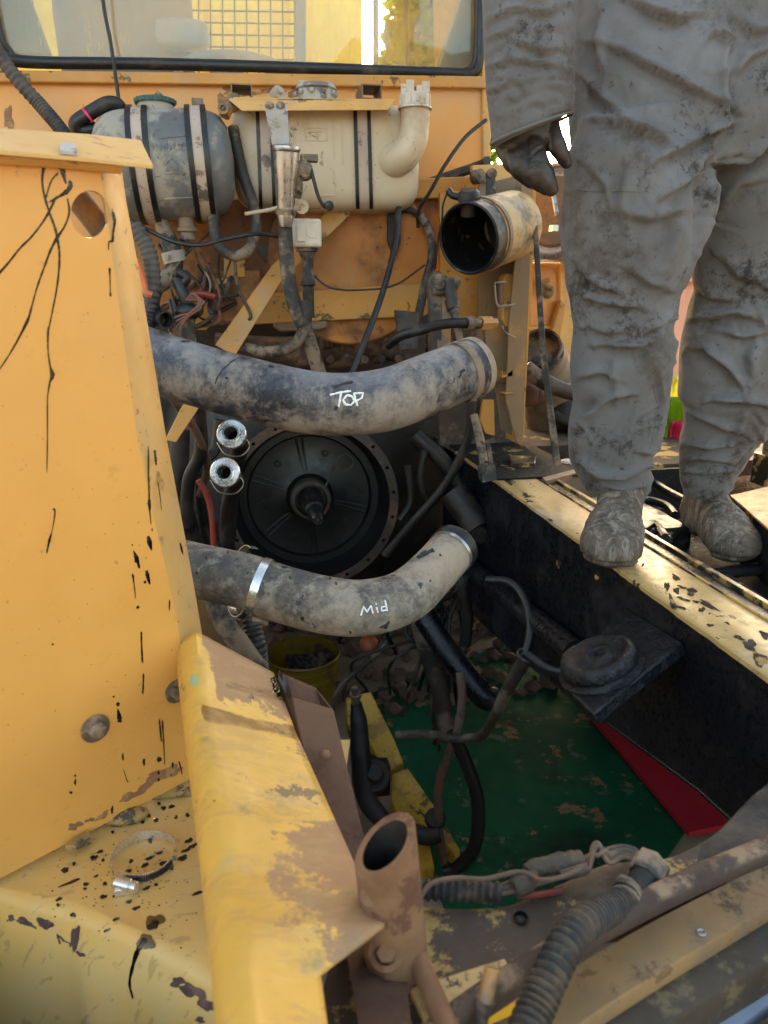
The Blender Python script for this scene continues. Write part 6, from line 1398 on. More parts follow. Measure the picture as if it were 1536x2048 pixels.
class SB:
    def at(s, px, py, off=0.0):
        for k in range(60):
            q = on(vbr, px - k * 2, py, off)
            if q is not None: return q
t = MB(); blob(SB(), 388, 1360, 9, 11, .0006, t, 0, .25, 16, .0004); obj('green_smear', t, material('mint_smear', (.30, .42, .25), .6, bump=0), br)
t = MB()
for (x, y, rx, ry) in ((565, 1372, 10, 12), (572, 1385, 8, 8), (560, 1360, 8, 6)): blob(SB(), x - 14, y, rx * .7, ry, .0015, t, .3, .4, 14, .0004)
obj('grease_smear', t, 'oil', br)
# hollow rusty tube behind it
rt_ = thing('square_tube', 'open ended rusty square tube rising behind the yellow bracket', 'tube', P(640, 1560, 1.05))
a, b, c, d4 = P(562, 1345, 1.13), P(585, 1395, 1.09), P(668, 1420, 1.10), P(632, 1375, 1.16)
a2, b2, c2, d2 = P(640, 1800, .93), P(664, 1770, .895), P(750, 1770, .895), P(748, 1745, .94)
def lerp(p, q_, k): return p + (q_ - p) * k
t = MB(); T = .06
inn = lambda qd: [lerp(p, sum(qd, Vector()) / 4, .09) for p in qd]
Q1 = [a, b, c, d4]; Q2 = [a2, b2, c2, d2]; I1 = inn(Q1); I2 = inn(Q2)
rows = [Q2, Q1, I1, I2]
t.loft(rows, True); obj('tube_wall', t, 'rusty_dark', rt_, bevel=.002)
t = MB(); n_ = (Q1[1] - Q2[1]).cross(Q1[2] - Q1[1]).normalized(); n_ = n_ if n_.dot(CAM - b) > 0 else -n_
t.ball(lerp(lerp(b, b2, .33), lerp(c, c2, .33), .5) + n_ * .001, .008, .008, .008, 14); obj('stud', t, 'rusty', rt_)
t = MB(); t.prism([P(560, 1342, 1.125), P(570, 1350, 1.115), P(584, 1392, 1.085), P(574, 1396, 1.085), P(556, 1360, 1.11)], (0, .004, 0)); obj('sooty_corner', t, 'oil', rt_)
# round rusty sleeve with struts
rs_ = thing('round_sleeve', 'rusty round sleeve with bolt and struts in the foreground', 'sleeve', P(790, 1800, .92))
tp, bt = P(770, 1690, .70), P(796, 1945, .715); ax = (tp - bt).normalized(); Ln = (tp - bt).length
t = MB(); t.tube([bt + ax * Ln * k for k in (0, .2, .4, .6, .8, 1)], .035, 32, cap=False, resample=False)
a_ = []
for i, v in enumerate(t.v):
    pass
t2 = MB(); Rv = .030
t2.lathe(bt, ax, [(0, .0), (0, Rv), (Ln * .5, Rv), (Ln, Rv * 1.0), (Ln, Rv * .74)], 40)
t3 = MB(); t3.lathe(bt, ax, [(Ln, Rv * .735), (Ln * .5, Rv * .72), (Ln * .3, Rv * .72), (Ln * .3, 0)], 40)
for i, v in enumerate(t2.v):        # the mouth is cut at a slant
    h = (v - bt).dot(ax)
    if h > Ln * .52: t2.v[i] = v + ax * ((v - bt - ax * h).dot(RT) * .55 + (v - bt - ax * h).dot(FW) * .35)
for i, v in enumerate(t3.v):
    h = (v - bt).dot(ax)
    if h > Ln * .52: t3.v[i] = v + ax * ((v - bt - ax * h).dot(RT) * .55 + (v - bt - ax * h).dot(FW) * .35)
obj('bore', t3, 'bay_dirty', rs_)  # darker colour than the sleeve imitates the shade inside
obj('sleeve', t2, 'rusty', rs_, smooth=50)
t = MB(); t.lathe(P(772, 1905, .685), (CAM - P(772, 1905, .685)), [(-.01, .0095), (.006, .0095), (.008, .008), (.008, 0)], 6); t.lathe(P(772, 1905, .685), (CAM - P(772, 1905, .685)), [(-.01, .016), (.001, .016), (.002, .0105)], 20); obj('bolt', t, 'rusty', rs_)
t = MB(); t.lathe(P(742, 1790, .685), (CAM - P(742, 1790, .685)), [(-.02, .011), (.002, .010), (.004, .005), (.003, 0)], 18); obj('rivet', t, 'rusty', rs_)
t = MB(); t.prism([P(688, 1880, .74), P(720, 1900, .73), P(812, 1945, .70), P(822, 2060, .62), P(860, 2300, .52), P(760, 2300, .52)], FW * .02); obj('lower_plate', t, 'rusty_dark', rs_, bevel=.003)
t = MB(); t.tube([P(826, 1900, .71), P(858, 1970, .67), P(892, 2050, .635), P(950, 2180, .58)], .0098, 14); obj('strut', t, 'rusty', rs_)

# ================================================================== NEAR CROSSMEMBER AND ITS PIPES
ZN = 1.27
nc = thing('crossmember', 'mud caked front crossmember with remains of yellow paint', 'crossmember', PZ(1000, 1850, ZN))
edge = [(690, 1812), (835, 1803), (930, 1812), (1010, 1806), (1110, 1768), (1210, 1725), (1330, 1708), (1420, 1668), (1480, 1610), (1560, 1535), (1700, 1400)]
near = [(600, 2150), (780, 2080), (900, 2010), (980, 1965), (1080, 1910), (1180, 1850), (1300, 1790), (1400, 1745), (1500, 1700), (1600, 1650), (1760, 1560)]
eb, _ = spline([PZ(x, y, ZN) for x, y in edge], [0] * 11, 60); nb, _ = spline([PZ(x, y, ZN) for x, y in near], [0] * 11, 60)
rows = []
for i, (a, b) in enumerate(zip(eb, nb)):
    rows.append([a - Vector((0, 0, .12)), a - Vector((0, 0, .014))] + [a + (b - a) * (k / 8) + Vector((0, 0, .006 * noise.noise((a + (b - a) * (k / 8)) * 16) - (.006 if k == 0 else 0))) for k in range(9)])
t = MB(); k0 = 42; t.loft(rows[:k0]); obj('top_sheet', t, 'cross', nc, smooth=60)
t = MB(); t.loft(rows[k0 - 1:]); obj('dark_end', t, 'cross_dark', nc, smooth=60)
npl = Plane((0, 0, ZN + .004), (0, 0, 1))
t = MB(); t.lathe(npl.at(1042, 1836), (0, 0, 1), [(0.001, .008), (.003, .0065), (-.02, .006), (-.02, 0)], 16); obj('bolt_hole', t, 'soot', nc)
lp = [(820, 1975), (960, 1930), (1010, 1915), (1030, 1955), (1050, 1985), (900, 2028), (850, 2040)]
t = MB(); t.prism([PZ(x, y, ZN + .02) for x, y in lp], (0, 0, -.01)); obj('paint_plate', t, 'rail_top', nc, bevel=.002)
t = MB(); t.prism([PZ(855, 2045, ZN + .008), PZ(1062, 1965, ZN + .008), PZ(1066, 1980, ZN + .008), PZ(870, 2062, ZN + .008)], (0, 0, -.02)); obj('yellow_edge', t, 'yellow_deep', nc)
# stepped sandy strips
def strip(name, A, B, z, mat, label, drop):
    """a long pressed strip: A = far edge, B = near edge"""
    pa = [PZ(x, y, z) for x, y in A]; pb = [PZ(x, y, z) for x, y in B]
    qa, _ = spline(pa, [0] * len(pa), 24); qb, _ = spline(pb, [0] * len(pb), 24)
    rows = [[a - Vector((0, 0, drop)), a - Vector((0, 0, .003)), lerp(a, b, .04), lerp(a, b, .35) + Vector((0, 0, .0012 * noise.noise(a * 12))), lerp(a, b, .65), lerp(a, b, .96), b - Vector((0, 0, .003)), b - Vector((0, 0, drop))] for a, b in zip(qa, qb)]
    t = MB().loft(rows); return obj(name, t, mat, None, label, 'strip', smooth=50)
strip('sandy_strip', [(960, 2090), (1080, 1975), (1300, 1842), (1540, 1722), (1700, 1650)], [(1000, 2200), (1150, 2060), (1300, 1960), (1540, 1815), (1700, 1720)], 1.255, 'strip', 'sandy yellow pressed strip running below the brown pipe', .03)
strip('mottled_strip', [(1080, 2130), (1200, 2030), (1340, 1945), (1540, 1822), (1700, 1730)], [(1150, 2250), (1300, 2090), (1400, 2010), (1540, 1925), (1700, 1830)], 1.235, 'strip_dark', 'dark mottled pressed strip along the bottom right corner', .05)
strip('lower_strip', [(1250, 2200), (1330, 2090), (1420, 2020), (1560, 1940), (1700, 1850)], [(1400, 2250), (1430, 2100), (1500, 2040), (1570, 1990), (1700, 1920)], 1.19, 'sky_tinted', 'strip tinted blue grey like reflected sky at the very bottom right', .05)
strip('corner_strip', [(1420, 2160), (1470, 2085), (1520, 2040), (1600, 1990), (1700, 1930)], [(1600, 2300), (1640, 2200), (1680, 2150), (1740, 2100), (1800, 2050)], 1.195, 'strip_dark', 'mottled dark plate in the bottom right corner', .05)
t = MB(); sp_ = Plane((0, 0, 1.2555), (0, 0, 1)); t.lathe(sp_.at(1402, 1866), (0, 0, 1), [(.0008, .005), (.0015, .004), (.0005, .003), (.0005, 0)], 14); obj('rivet', t, 'steel', None, 'small bright rivet head on the sandy strip', 'rivet')
# brown pipe
tubeo('brown_pipe', [PZ(700, 2260, 1.29), PZ(890, 2060, 1.29), PZ(1020, 1965, 1.29), PZ(1180, 1865, 1.29), PZ(1380, 1765, 1.292), PZ(1560, 1690, 1.295), PZ(1700, 1640, 1.295)], .0138, 'pipe', 'dusty brown pipe running diagonally along the crossmember', 'pipe', 20, 60)
# stub pipe
sp2 = thing('stub_pipe', 'short grey steel stub pipe at the bottom edge', 'pipe', PZ(972, 2000, 1.31))
t = MB(); t.tube([PZ(984, 1938, 1.335), PZ(970, 2005, 1.315)], .0066, 18); t.lathe(PZ(984, 1938, 1.335), PZ(984, 1938, 1.335) - PZ(970, 2005, 1.315), [(.0, .0066), (.001, .0050), (-.01, .0048), (-.01, 0)], 18); obj('upper', t, 'mount', sp2)
t = MB(); t.tube([PZ(971, 2000, 1.316), PZ(967, 2016, 1.31)], .0088, 18); t.tube([PZ(968, 2010, 1.312), PZ(955, 2090, 1.29)], .0058, 14); obj('lower', t, 'bay_brown', sp2)
# corrugated conduits and the broken harness
cdt = thing('harness_conduit', 'thick muddy ribbed conduit curving over the crossmember', 'conduit', PZ(1180, 1860, 1.32))
cpts = [PZ(1030, 2130, 1.315), PZ(1062, 2040, 1.318), PZ(1092, 1970, 1.325), PZ(1130, 1892, 1.33), PZ(1170, 1845, 1.325), PZ(1225, 1815, 1.30), PZ(1258, 1798, 1.295)]
t = corrugated(cpts, .0168, .0056, .26, 20); obj('sleeve', t, 'conduit', cdt)
t = corrugated([PZ(1250, 1804, 1.293), PZ(1278, 1772, 1.293), PZ(1296, 1738, 1.295)], .0140, .0046, .15, 18); obj('inner_sleeve', t, 'conduit', cdt)
t = MB(); rows = []
for k in range(14):
    an = -2.2 + 4.2 * k / 13; o_ = PZ(1292, 1742, 1.293); axx = (PZ(1300, 1728, 1.295) - PZ(1280, 1768, 1.293)).normalized(); a = axx.cross(Vector((0, 0, 1))).normalized(); b = a.cross(axx)
    rr = .0165 + .004 * noise.noise(Vector((k * .7, 0, 0))) + (.004 if k > 10 else 0); rows.append([o_ + (a * math.sin(an) + b * math.cos(an)) * rr + axx * w_ for w_ in (-.012, -.004, .006, .016 + .006 * noise.noise(Vector((k, 3, 0))))])
t.loft(rows); obj('torn_sleeve', t, 'rubber_dirty', cdt, solid=.0012)
for k in range(4):
    t = MB(); o_ = PZ(1247 + 5 * k, 1806 - 8 * k, 1.294); axx = (PZ(1285, 1765, 1.293) - PZ(1255, 1800, 1.293)).normalized()
    a = axx.orthogonal().normalized(); b = axx.cross(a); t.tube([o_ + (a * math.cos(q_) + b * math.sin(q_)) * .0165 + axx * .005 * math.sin(q_ + k) for q_ in [j / 18 * 6.28 for j in range(19)]], .0018, 6, resample=False, cap=False); obj('wire_wrap', t, 'rubber_dirty', cdt)
wh = thing('wiring_harness', 'frayed muddy wiring harness bridging the two ribbed conduits', 'wiring', PZ(1080, 1760, 1.29))
t = corrugated([PZ(780, 1778, 1.285), PZ(840, 1779, 1.285), PZ(920, 1782, 1.285), PZ(1003, 1786, 1.285)], .0118, .0052, .28, 18); obj('sleeve', t, 'conduit', wh)
for k in range(7):
    dy = -12 + 4 * k + rng.uniform(-2, 2)
    t = MB(); t.tube([PZ(985, 1785 + dy * .5, 1.287), PZ(1040, 1768 + dy, 1.288), PZ(1090, 1752 + dy, 1.29), PZ(1150, 1735 + dy, 1.292), PZ(1176, 1728 + dy * 1.3, 1.294), PZ(1192 + rng.uniform(-4, 6), 1700 - 4 * k + rng.uniform(-4, 14), 1.30), PZ(1218, 1712 + dy * 1.2, 1.298), PZ(1245, 1704 + dy, 1.296), PZ(1272, 1712 + dy, 1.294), PZ(1292, 1732 + dy * .4, 1.292)], .0026, 7, n=70)
    obj('wire', t, ('wire_brown', 'rubber_dirty', 'bay_brown')[k % 3], wh)
t = MB(); t.tube([PZ(838, 1800, 1.29), PZ(862, 1768, 1.30), PZ(910, 1756, 1.302), PZ(970, 1758, 1.302), PZ(1040, 1744, 1.302), PZ(1085, 1760, 1.302), PZ(1130, 1752, 1.302), PZ(1172, 1732, 1.30)], .0026, 7, n=70); obj('wire', t, 'wire_brown', wh)
t = MB(); t.tube([PZ(1052, 1744, 1.293), PZ(1075, 1738, 1.293), PZ(1120, 1728, 1.295), PZ(1163, 1717, 1.296)], [.0085, .0105, .0115, .010], 16, n=40)
for i, v in enumerate(t.v): t.v[i] = v + Vector((1, 1, 1)) * (.0016 * noise.noise(v * 160) + .001 * noise.noise(v * 400))
obj('mud_tape', t, 'mud_wrap', wh)
t = MB(); t.tube([PZ(1026, 1778, 1.288), PZ(1042, 1770, 1.29), PZ(1064, 1756, 1.29)], [.010, .0115, .010], 16, n=24)
for i, v in enumerate(t.v): t.v[i] = v + Vector((1, 1, 1)) * .003 * noise.noise(v * 110)
obj('mud_tape', t, 'mud_wrap', wh)
t = MB(); t.tube([PZ(1120, 1750, 1.296), PZ(1150, 1744, 1.297), PZ(1172, 1736, 1.297)], [.005, .0065, .006], 12, n=20); obj('mud_tape', t, 'mud_wrap', wh)
t = MB(); t.tube([PZ(1035, 1792, 1.28), PZ(1080, 1788, 1.28), PZ(1125, 1780, 1.278)], .0036, 7); obj('red_wire', t, 'wire_red', wh)
# ================================================================== THE WORKER
pe = thing('person', 'worker in dirty grey coverall, brown glove and muddy boots standing astride the rail', 'person', PZ(1240, 1060, ZR))
def fuse(mb, voxel, smooth_it=4):
    """one continuous skin from overlapping limbs"""
    me = bpy.data.meshes.new('tmp'); me.from_pydata([tuple(v) for v in mb.v], [], mb.f)
    bm = bmesh.new(); bm.from_mesh(me); bmesh.ops.remove_doubles(bm, verts=bm.verts, dist=1e-6); bmesh.ops.recalc_face_normals(bm, faces=bm.faces); bm.to_mesh(me); bm.free()
    ob = bpy.data.objects.new('tmp', me); COL.objects.link(ob)
    md = ob.modifiers.new('r', 'REMESH'); md.mode = 'VOXEL'; md.voxel_size = voxel
    ms = ob.modifiers.new('s', 'SMOOTH'); ms.factor = .5; ms.iterations = smooth_it
    dg = bpy.context.evaluated_depsgraph_get(); ev = ob.evaluated_get(dg); m2 = ev.to_mesh()
    n = len(m2.vertices); co = np.empty(n * 3); m2.vertices.foreach_get('co', co); no = np.empty(n * 3); m2.vertices.foreach_get('normal', no)
    fs_ = [tuple(p.vertices) for p in m2.polygons]
    ev.to_mesh_clear(); bpy.data.objects.remove(ob); bpy.data.meshes.remove(me)
    return co.reshape(-1, 3), no.reshape(-1, 3), fs_
def project(co):
    v = co - np.array(CAM); d = v @ np.array(FW)
    return np.stack([768 + FPX * (v @ np.array(RT)) / d, 1024 - FPX * (v @ np.array(UP)) / d], 1)
def fold(co, no, px, pts, depth, wid, facing=True, side=1):
    """press a crease into cloth along a line, with soft ridges beside it"""
    best = np.full(len(co), 1e9); tt = np.zeros(len(co)); sg = np.ones(len(co))
    N_ = len(pts) - 1
    for i, ((a, b), (c, d)) in enumerate(zip(pts, pts[1:])):
        A = np.array([a, b], float); D = np.array([c - a, d - b], float); L2 = D @ D
        k = np.clip(((px - A) @ D) / L2, 0, 1); q = px - (A + k[:, None] * D); ds_ = np.hypot(q[:, 0], q[:, 1])
        m = ds_ < best; best[m] = ds_[m]; tt[m] = (i + k[m]) / N_; sg[m] = np.sign(D[0] * q[m, 1] - D[1] * q[m, 0])
    env = np.clip(np.sin(np.clip(tt, 0.04, 0.96) * math.pi), 0, 1) ** .5
    s_ = best * sg * side                                   # one steep side, one rolled side
    prof = np.where(s_ < 0, .95 * np.exp(-((s_ + .75 * wid) / (.75 * wid)) ** 2) * np.clip(-s_ / (.5 * wid), 0, 1) - .75 * np.exp(-(s_ / (.38 * wid)) ** 2), -.75 * np.exp(-(s_ / (1.25 * wid)) ** 2))
    front = np.clip((-(no @ np.array(FW)) + .15) * 2.0, 0, 1) if facing else 1
    co += no * (depth * prof * env * front)[:, None]
def bumps(co, no, amp, sc, seed):
    h = np.array([noise.noise(Vector((p[0] * sc, p[1] * sc, p[2] * sc * .8 + seed))) for p in co]); co += no * (amp * h)[:, None]
def to_mb(co, fs_): m = MB(); m.v = [Vector(p) for p in co]; m.f = fs_; return m

def limb(levels, yfun, flat=.82):
    pts, rs = [], []
    for py, xl, xr in levels:
        y = yfun(py); c = PY((xl + xr) / 2, py, y); d = (c - CAM).dot(FW); pts.append(c); rs.append((xr - xl) / 2 * d / FPX)
    return pts, rs
yl = lambda py: 1.50 + .05 * max(0, (py - 330) / 650)
yr = lambda py: 1.52 + .14 * max(0, (py - 330) / 650)
Lp, Lr = limb([(230, 1160, 1390), (330, 1130, 1410), (450, 1124, 1404), (520, 1127, 1390), (560, 1130, 1374), (600, 1140, 1358), (650, 1147, 1353), (720, 1142, 1348), (800, 1152, 1337), (860, 1142, 1327), (900, 1141, 1319), (935, 1162, 1309), (962, 1190, 1303), (1002, 1196, 1286)], yl)
Rp, Rr = limb([(230, 1430, 1640), (330, 1394, 1650), (450, 1390, 1636), (520, 1388, 1624), (548, 1394, 1620), (578, 1408, 1614), (596, 1408, 1612), (622, 1380, 1608), (700, 1361, 1600), (780, 1357, 1585), (830, 1367, 1552), (880, 1363, 1512), (920, 1359, 1490), (950, 1360, 1474), (986, 1367, 1466)], yr)
t = MB(); t.tube(Lp, Lr, 40, n=90, flat=.80, up=RT); t.tube(Rp, Rr, 40, n=90, flat=.80, up=RT)
hip = [(PY(1402, 338, 1.53), .215), (PY(1402, 312, 1.53), .245), (PY(1402, 220, 1.52), .262), (PY(1402, 80, 1.53), .255), (PY(1404, -40, 1.54), .240), (PY(1405, -120, 1.54), .215)]
t.tube([p for p, r in hip], [r for p, r in hip], 44, n=40, flat=.50, up=RT)
co, no, fs_ = fuse(t, .0058, 6)
bumps(co, no, .012, 4.5, 0); bumps(co, no, .0025, 14, 9)
px = project(co)
Z2 = lambda pts: [(1100 + x / 3.103, 480 + y / 3.103) for x, y in pts]
Z1 = lambda pts: [(960 + x / 2.667, y / 2.667) for x, y in pts]
for pts, dp_, wd in [
    (Z2([(120, 300), (220, 370), (330, 410), (450, 430), (560, 440)]), .010, 9), (Z2([(300, 672), (450, 682), (560, 682), (680, 625), (760, 520)]), .014, 9),
    (Z2([(150, 150), (220, 250), (300, 310), (420, 350)]), .009, 9), (Z2([(590, 590), (680, 545), (760, 470)]), .007, 6), (Z2([(340, 1030), (420, 985), (500, 975)]), .009, 7),
    (Z2([(300, 1010), (210, 1070), (150, 1140)]), .012, 8), (Z2([(180, 1400), (290, 1470), (450, 1485), (610, 1420)]), .012, 7), (Z2([(330, 1545), (450, 1560), (590, 1540)]), .006, 5),
    (Z2([(180, 880), (300, 850), (420, 880)]), .006, 9), (Z2([(560, 1330), (620, 1350), (670, 1320)]), .008, 6), (Z2([(230, 560), (350, 600), (450, 590)]), .007, 10), (Z2([(480, 200), (600, 300), (700, 320)]), .007, 12),
    (Z2([(650, 800), (690, 1000), (640, 1250)]), .005, 5),
    (Z2([(860, 520), (1000, 505), (1150, 475), (1290, 515)]), .012, 9), (Z2([(1050, 585), (1200, 625), (1350, 590)]), .010, 8), (Z2([(990, 730), (1090, 810), (1180, 940)]), .012, 10),
    (Z2([(1000, 1015), (1150, 1010), (1320, 1040)]), .015, 8), (Z2([(810, 1070), (950, 1125), (1100, 1200), (1220, 1235)]), .010, 9), (Z2([(830, 1290), (1000, 1312), (1180, 1275)]), .009, 7),
    (Z2([(830, 1380), (950, 1370), (1110, 1395)]), .009, 6), (Z2([(830, 1450), (960, 1460), (1130, 1445)]), .007, 5), (Z2([(900, 330), (1000, 380), (1150, 400)]), .008, 10), (Z2([(1050, 130), (1150, 250), (1300, 300)]), .008, 14),
    (Z2([(1180, 1100), (1120, 1230), (1210, 1180)]), .006, 7), (Z2([(860, 700), (960, 690), (1010, 760)]), .008, 8),
    (Z1([(600, 240), (760, 300), (900, 380), (1060, 460), (1200, 530), (1345, 592)]), .017, 12), (Z1([(540, 430), (640, 540), (730, 610)]), .009, 10), (Z1([(640, 655), (800, 690), (940, 745), (1010, 800)]), .010, 10),
    (Z1([(950, 870), (1060, 820), (1200, 745), (1335, 680)]), .012, 9), (Z1([(1200, 880), (1290, 760), (1350, 650), (1330, 480), (1325, 360), (1360, 230), (1310, 40)]), .018, 9),
    (Z1([(1205, 850), (1197, 1000), (1185, 1150), (1150, 1330)]), .022, 9), (Z1([(1230, 880), (1400, 870), (1490, 820), (1560, 770)]), .013, 9), (Z1([(950, 1100), (1080, 1010), (1180, 950)]), .010, 11),
    (Z1([(620, 80), (600, 260), (640, 420)]), .010, 13), (Z1([(760, 900), (720, 1080), (760, 1290)]), .010, 14), (Z1([(1040, 1150), (1010, 1280), (960, 1400)]), .010, 13), (Z2([(380, 720), (350, 850), (380, 960)]), .008, 12), (Z2([(1250, 640), (1200, 720), (1220, 860)]), .009, 12), (Z1([(480, 1010), (600, 1022), (840, 1020)]), .0035, 3), (Z1([(900, 470), (880, 640), (865, 800)]), .003, 2.5), (Z1([(540, 80), (530, 300), (520, 620), (500, 900), (470, 1200)]), .004, 3),
    (Z1([(800, 20), (930, 90), (1050, 125), (1140, 95)]), .013, 11), (Z1([(1210, 230), (1260, 180), (1340, 260), (1300, 370), (1220, 350)]), .006, 6), (Z1([(1380, 420), (1450, 330), (1560, 280)]), .010, 12), (Z1([(1370, 120), (1460, 200), (1560, 170)]), .009, 12),
    (Z1([(560, 900), (640, 1000), (700, 1200)]), .006, 12), (Z1([(1300, 1150), (1400, 1010), (1500, 980)]), .006, 12), (Z1([(700, 1150), (900, 1200), (1080, 1150)]), .008, 14)]:
    fold(co, no, px, pts, dp_ * (1.7 if .005 < dp_ < .016 else 1), wd * (1.45 if wd > 4 else 1))
for k in range(64):                                            # small creases where the cloth bunches
    x, y = rng.uniform(1130, 1540), rng.choice([rng.uniform(520, 720), rng.uniform(820, 985), rng.uniform(20, 520)])
    L_, an = rng.uniform(22, 70), rng.choice([-1, 1]) * rng.choice([rng.uniform(.1, .8), rng.uniform(.9, 1.5)]); c_, s2 = math.cos(an) * L_, math.sin(an) * L_
    fold(co, no, px, [(x - c_, y - s2), (x, y + rng.uniform(-8, 8)), (x + c_, y + s2)], rng.uniform(.002, .005), rng.uniform(4, 8), side=rng.choice([-1, 1]))
m = to_mb(co, fs_); obj('trousers', m, 'cloth', pe, smooth=180, merge=False)
vtr = bvh_of(m); t = MB()
for pts in (Z1([(500, 1012), (600, 1020), (830, 1019)]), Z2([(575, 1500), (590, 1560), (600, 1610)]), Z2([(640, 900), (660, 1000), (655, 1150), (620, 1300)])): stroke(vtr, pts, .0016, -.0003, t)
obj('seam', t, 'cloth', pe)
# jacket: torso and both sleeves
ws = [(PY(1404, -60, 1.54), .235), (PY(1404, -200, 1.55), .215), (PY(1400, -420, 1.55), .225), (PY(1400, -640, 1.55), .22), (PY(1400, -720, 1.55), .12)]
t = MB(); t.tube([p for p, r in ws], [r for p, r in ws], 40, n=50, flat=.62, up=RT)
S0 = ws[3][0] - RT * .19
sl_pts = [S0 + Vector((0, 0, .02)), PY(1072, -520, 1.50), PY(1062, -260, 1.46), PY(1057, -60, 1.44), PY(1057, 60, 1.435), PY(1058, 160, 1.435), PY(1061, 225, 1.435), PY(1063, 262, 1.435)]
sl_r = [.10, .098, .090, .083, .080, .078, .075, .073]
t.tube(sl_pts, sl_r, 36, n=80, flat=.75, up=RT)
cxx = PY(1402, -200, 1.5); mir = lambda p: p - RT * 2 * (p - cxx).dot(RT)
t.tube([mir(p) for p in sl_pts], sl_r, 36, n=80, flat=.75, up=RT)
co, no, fs_ = fuse(t, .0058, 5)
bumps(co, no, .011, 5, 3); bumps(co, no, .003, 14, 5)
px = project(co)
qe = np.array(sl_pts[-1]); rel = (co - qe) @ np.array(RT)              # the cuff hangs lower at the outside
wz = np.clip(1 - (co[:, 2] - qe[2]) / .12, 0, 1) * (np.abs(rel) < .12); co[:, 2] += .34 * rel * wz
px = project(co)
for pts, dp_, wd in [(Z1([(40, 380), (160, 330), (300, 350), (460, 380)]), .009, 9), (Z1([(60, 120), (200, 60), (340, 90), (460, 40)]), .009, 11), (Z1([(50, 220), (150, 180), (260, 120)]), .006, 9), (Z1([(260, 530), (265, 430), (450, 405)]), .004, 3.5),
                     (Z1([(70, 640), (200, 590), (340, 550), (470, 545)]), .004, 3), (Z1([(230, 250), (330, 290), (460, 270)]), .008, 11), (Z1([(100, 480), (200, 460), (250, 500)]), .006, 9)]: fold(co, no, px, pts, dp_, wd)
for k in range(26):
    x, y = rng.uniform(970, 1145), rng.uniform(0, 250); L_, an = rng.uniform(20, 50), rng.uniform(-.6, .6); c_, s2 = math.cos(an) * L_, math.sin(an) * L_
    fold(co, no, px, [(x - c_, y - s2), (x, y + rng.uniform(-6, 6)), (x + c_, y + s2)], rng.uniform(.002, .005), rng.uniform(4, 8), side=rng.choice([-1, 1]))
m = to_mb(co, fs_); obj('jacket', m, 'cloth', pe, smooth=180, merge=False)
t = MB(); q = sl_pts[-1]; axs = (sl_pts[-1] - sl_pts[-2]).normalized()
hem = [q + (RT * math.cos(an) * .0735 + axs.cross(RT) * math.sin(an) * .055) for an in [k / 40 * 6.2832 for k in range(41)]]
hem = [h + Vector((0, 0, .34)) * (h - q).dot(RT) for h in hem]
t.tube([h + Vector((0, 0, .004)) for h in hem], .0028, 8, resample=False, cap=False); obj('cuff_hem', t, 'cloth', pe)
# skin: head, neck (out of the picture above)
hd = PY(1400, -720, 1.52) + Vector((0, -.02, .20))
t = MB(); t.ball(hd, .078, .098, .118, 28); t.ball(hd + Vector((0, -.095, -.015)), .015, .022, .026, 12); t.tube([hd + Vector((0, .03, -.06)), hd + Vector((0, .04, -.24))], .058, 20)
for s_ in (-1, 1): t.ball(hd + Vector((s_ * .080, .01, -.01)), .012, .02, .032, 12)
t.ball(hd + Vector((0, -.082, -.055)), .028, .012, .009, 12); t.ball(hd + Vector((0, -.06, -.09)), .03, .03, .025, 12)
co, no, fs_ = fuse(t, .005, 3); obj('body', to_mb(co, fs_), 'skin', pe, smooth=180, merge=False)
t = MB(); t.ball(hd + Vector((0, .018, .03)), .084, .098, .105, 28); obj('hair', t, 'hair', pe)
t = MB()
for s_ in (-1, 1): t.ball(hd + Vector((s_ * .03, -.088, .012)), .012, .008, .007, 12)
obj('eyes', t, 'ink', pe)
# gloves
def glove(name, f):
    d = 1.40; t = MB()
    G = lambda x, y, dd=0: f(P(x, y, d + dd))
    pal = [G(1062, 228, .0), G(1050, 262, .0), G(1046, 300, .005)]
    t.tube(pal, [.052, .050, .046], 24, n=16, flat=.62, up=f(CAM + RT) - f(CAM))
    for ch in ([(1068, 300, -.012, .0215), (1084, 338, -.016, .020), (1096, 366, -.012, .0175), (1102, 378, -.008, .014)],
               [(1046, 306, -.006, .021), (1062, 342, -.012, .020), (1080, 364, .0, .017), (1094, 376, .014, .013)],
               [(1024, 302, .006, .020), (1038, 334, -.002, .019), (1062, 358, .012, .016), (1080, 366, .03, .012)],
               [(1008, 288, .018, .0175), (1018, 318, .012, .017), (1040, 344, .026, .014), (1058, 352, .042, .011)],
               [(1096, 252, .002, .022), (1112, 286, -.004, .0165), (1124, 310, .0, .0145), (1133, 326, .006, .011)]):
        t.tube([G(x, y, z) for x, y, z, r in ch], [r for *_, r in ch], 14, n=18)
        x, y, z, r = ch[0]; t.tube([G(1050, 262, .004), G(x, y, z)], [.022, r], 12)
        for x, y, z, r in (ch[0], ch[-1]): t.ball(G(x, y, z), r * .98, seg=14)
    co, no, fs_ = fuse(t, .0031, 3)
    bumps(co, no, .0022, 28, 2); bumps(co, no, .0012, 70, 4)
    px = project(co)
    if name == 'glove_':
        for pts, dp_, wd in ([(Z1([(270, 830), (310, 790), (345, 780)]), .004, 3), (Z1([(260, 900), (300, 880), (350, 890)]), .004, 3), (Z1([(360, 740), (368, 800), (385, 870)]), .006, 3), (Z1([(255, 760), (265, 830), (262, 890)]), .004, 4)]): fold(co, no, px, pts, dp_, wd)
    o = obj('glove', to_mb(co, fs_), 'leather', pe, smooth=180, merge=False)
glove('glove_', lambda p: p)
glove('glove', mir)
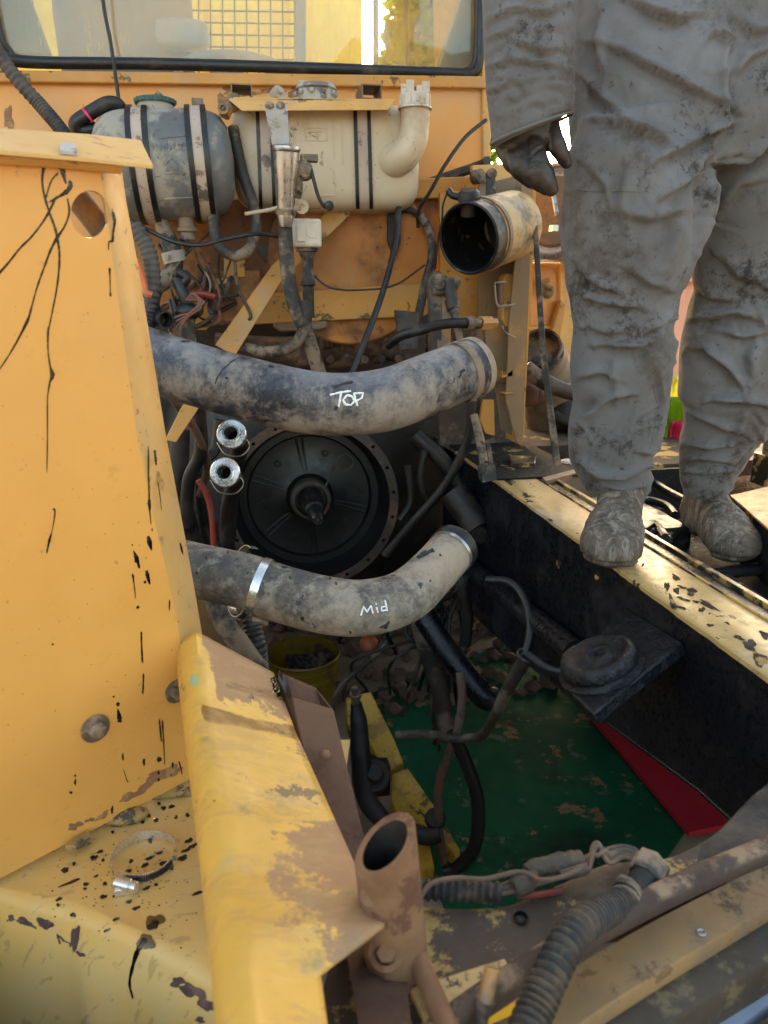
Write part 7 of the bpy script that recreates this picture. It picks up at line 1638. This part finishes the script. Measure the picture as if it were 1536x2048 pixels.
# boots
def boot(pts, name='boot'):
    t = MB()
    (heel, ank, top, inst, ball_, toe) = pts
    t.tube([top, ank], [.056, .054], 24); t.tube([ank, Vector(heel[:3])], [.05, .044], 20)
    dirf = (toe - heel); dirf.z = 0; dirf.normalize(); side = Vector((dirf.y, -dirf.x, 0))
    chain = [(heel, .045, .045), (lerp(heel, inst, .5), .048, .060), (inst, .052, .058), (ball_, .064, .050), (toe - dirf * .03, .066, .046), (toe, .052, .034)]
    rows = []
    cs = [Vector(c) for c, _, _ in chain]; cs_, wv = spline(cs, [w for _, w, _ in chain], 26); _, hv = spline(cs, [h for *_, h in chain], 26)
    for c, w_, h_ in zip(cs_, wv, hv):
        rows.append([c + side * w_ * math.copysign(abs(math.cos(a)) ** .8, math.cos(a)) + Vector((0, 0, 1)) * h_ * math.copysign(abs(math.sin(a)) ** .8, math.sin(a)) for a in [k / 28 * 6.2832 for k in range(28)]])
    t.loft(rows, True); k = len(t.v); t.f += [tuple(range(k - 28, k)), tuple(range(k - 28 * len(rows), k - 28 * len(rows) + 28))[::-1]]
    t.ball(toe - dirf * .035, .066, .066, .042, 24, ax=(dirf, side, Vector((0, 0, 1))))
    t.tube([ank + dirf * .01, inst + Vector((0, 0, .012))], [.053, .05], 20)
    co, no, fs_ = fuse(t, .0042, 4)
    zmin = co[:, 2].min()
    bumps(co, no, .0035, 18, 1); bumps(co, no, .0012, 60, 7); bumps(co, no, .0006, 130, 3)
    tp_ = np.array(toe); dd = np.array(dirf)
    al = (co - tp_) @ dd; up_ = co[:, 2] - zmin
    for k0, dep in ((-.085, .004), (-.105, .003), (-.125, .0025)):                       # creases over the toes
        co += no * (-dep * np.exp(-((al - k0 + .04 * up_) / .005) ** 2) * (up_ > .045))[:, None]
    welt = -.005 * np.exp(-((up_ - .024) / .004) ** 2); co += no * welt[:, None]            # line between sole and upper
    obj('boot', to_mb(co, fs_), 'boot', pe, smooth=180, merge=False)
def bootpts(tx, ty, hx, hy, z):
    toe = PZ(tx, ty, z + .034); heel = PZ(hx, hy, z + .045)
    d_ = (toe - heel); d_.z = 0; d_.normalize(); L_ = .255
    heel = toe - d_ * L_; heel.z = z + .045
    ank = heel + d_ * .03; ank.z = z + .11
    top = ank + Vector((0, 0, .10)); inst = heel + d_ * .10; inst.z = z + .065
    b = toe - d_ * .07; b.z = z + .048
    return heel, ank, top, inst, b, toe
boot(bootpts(1220, 1102, 1245, 1010, ZR + .002))
boot(bootpts(1482, 1096, 1350, 1000, 1.262))
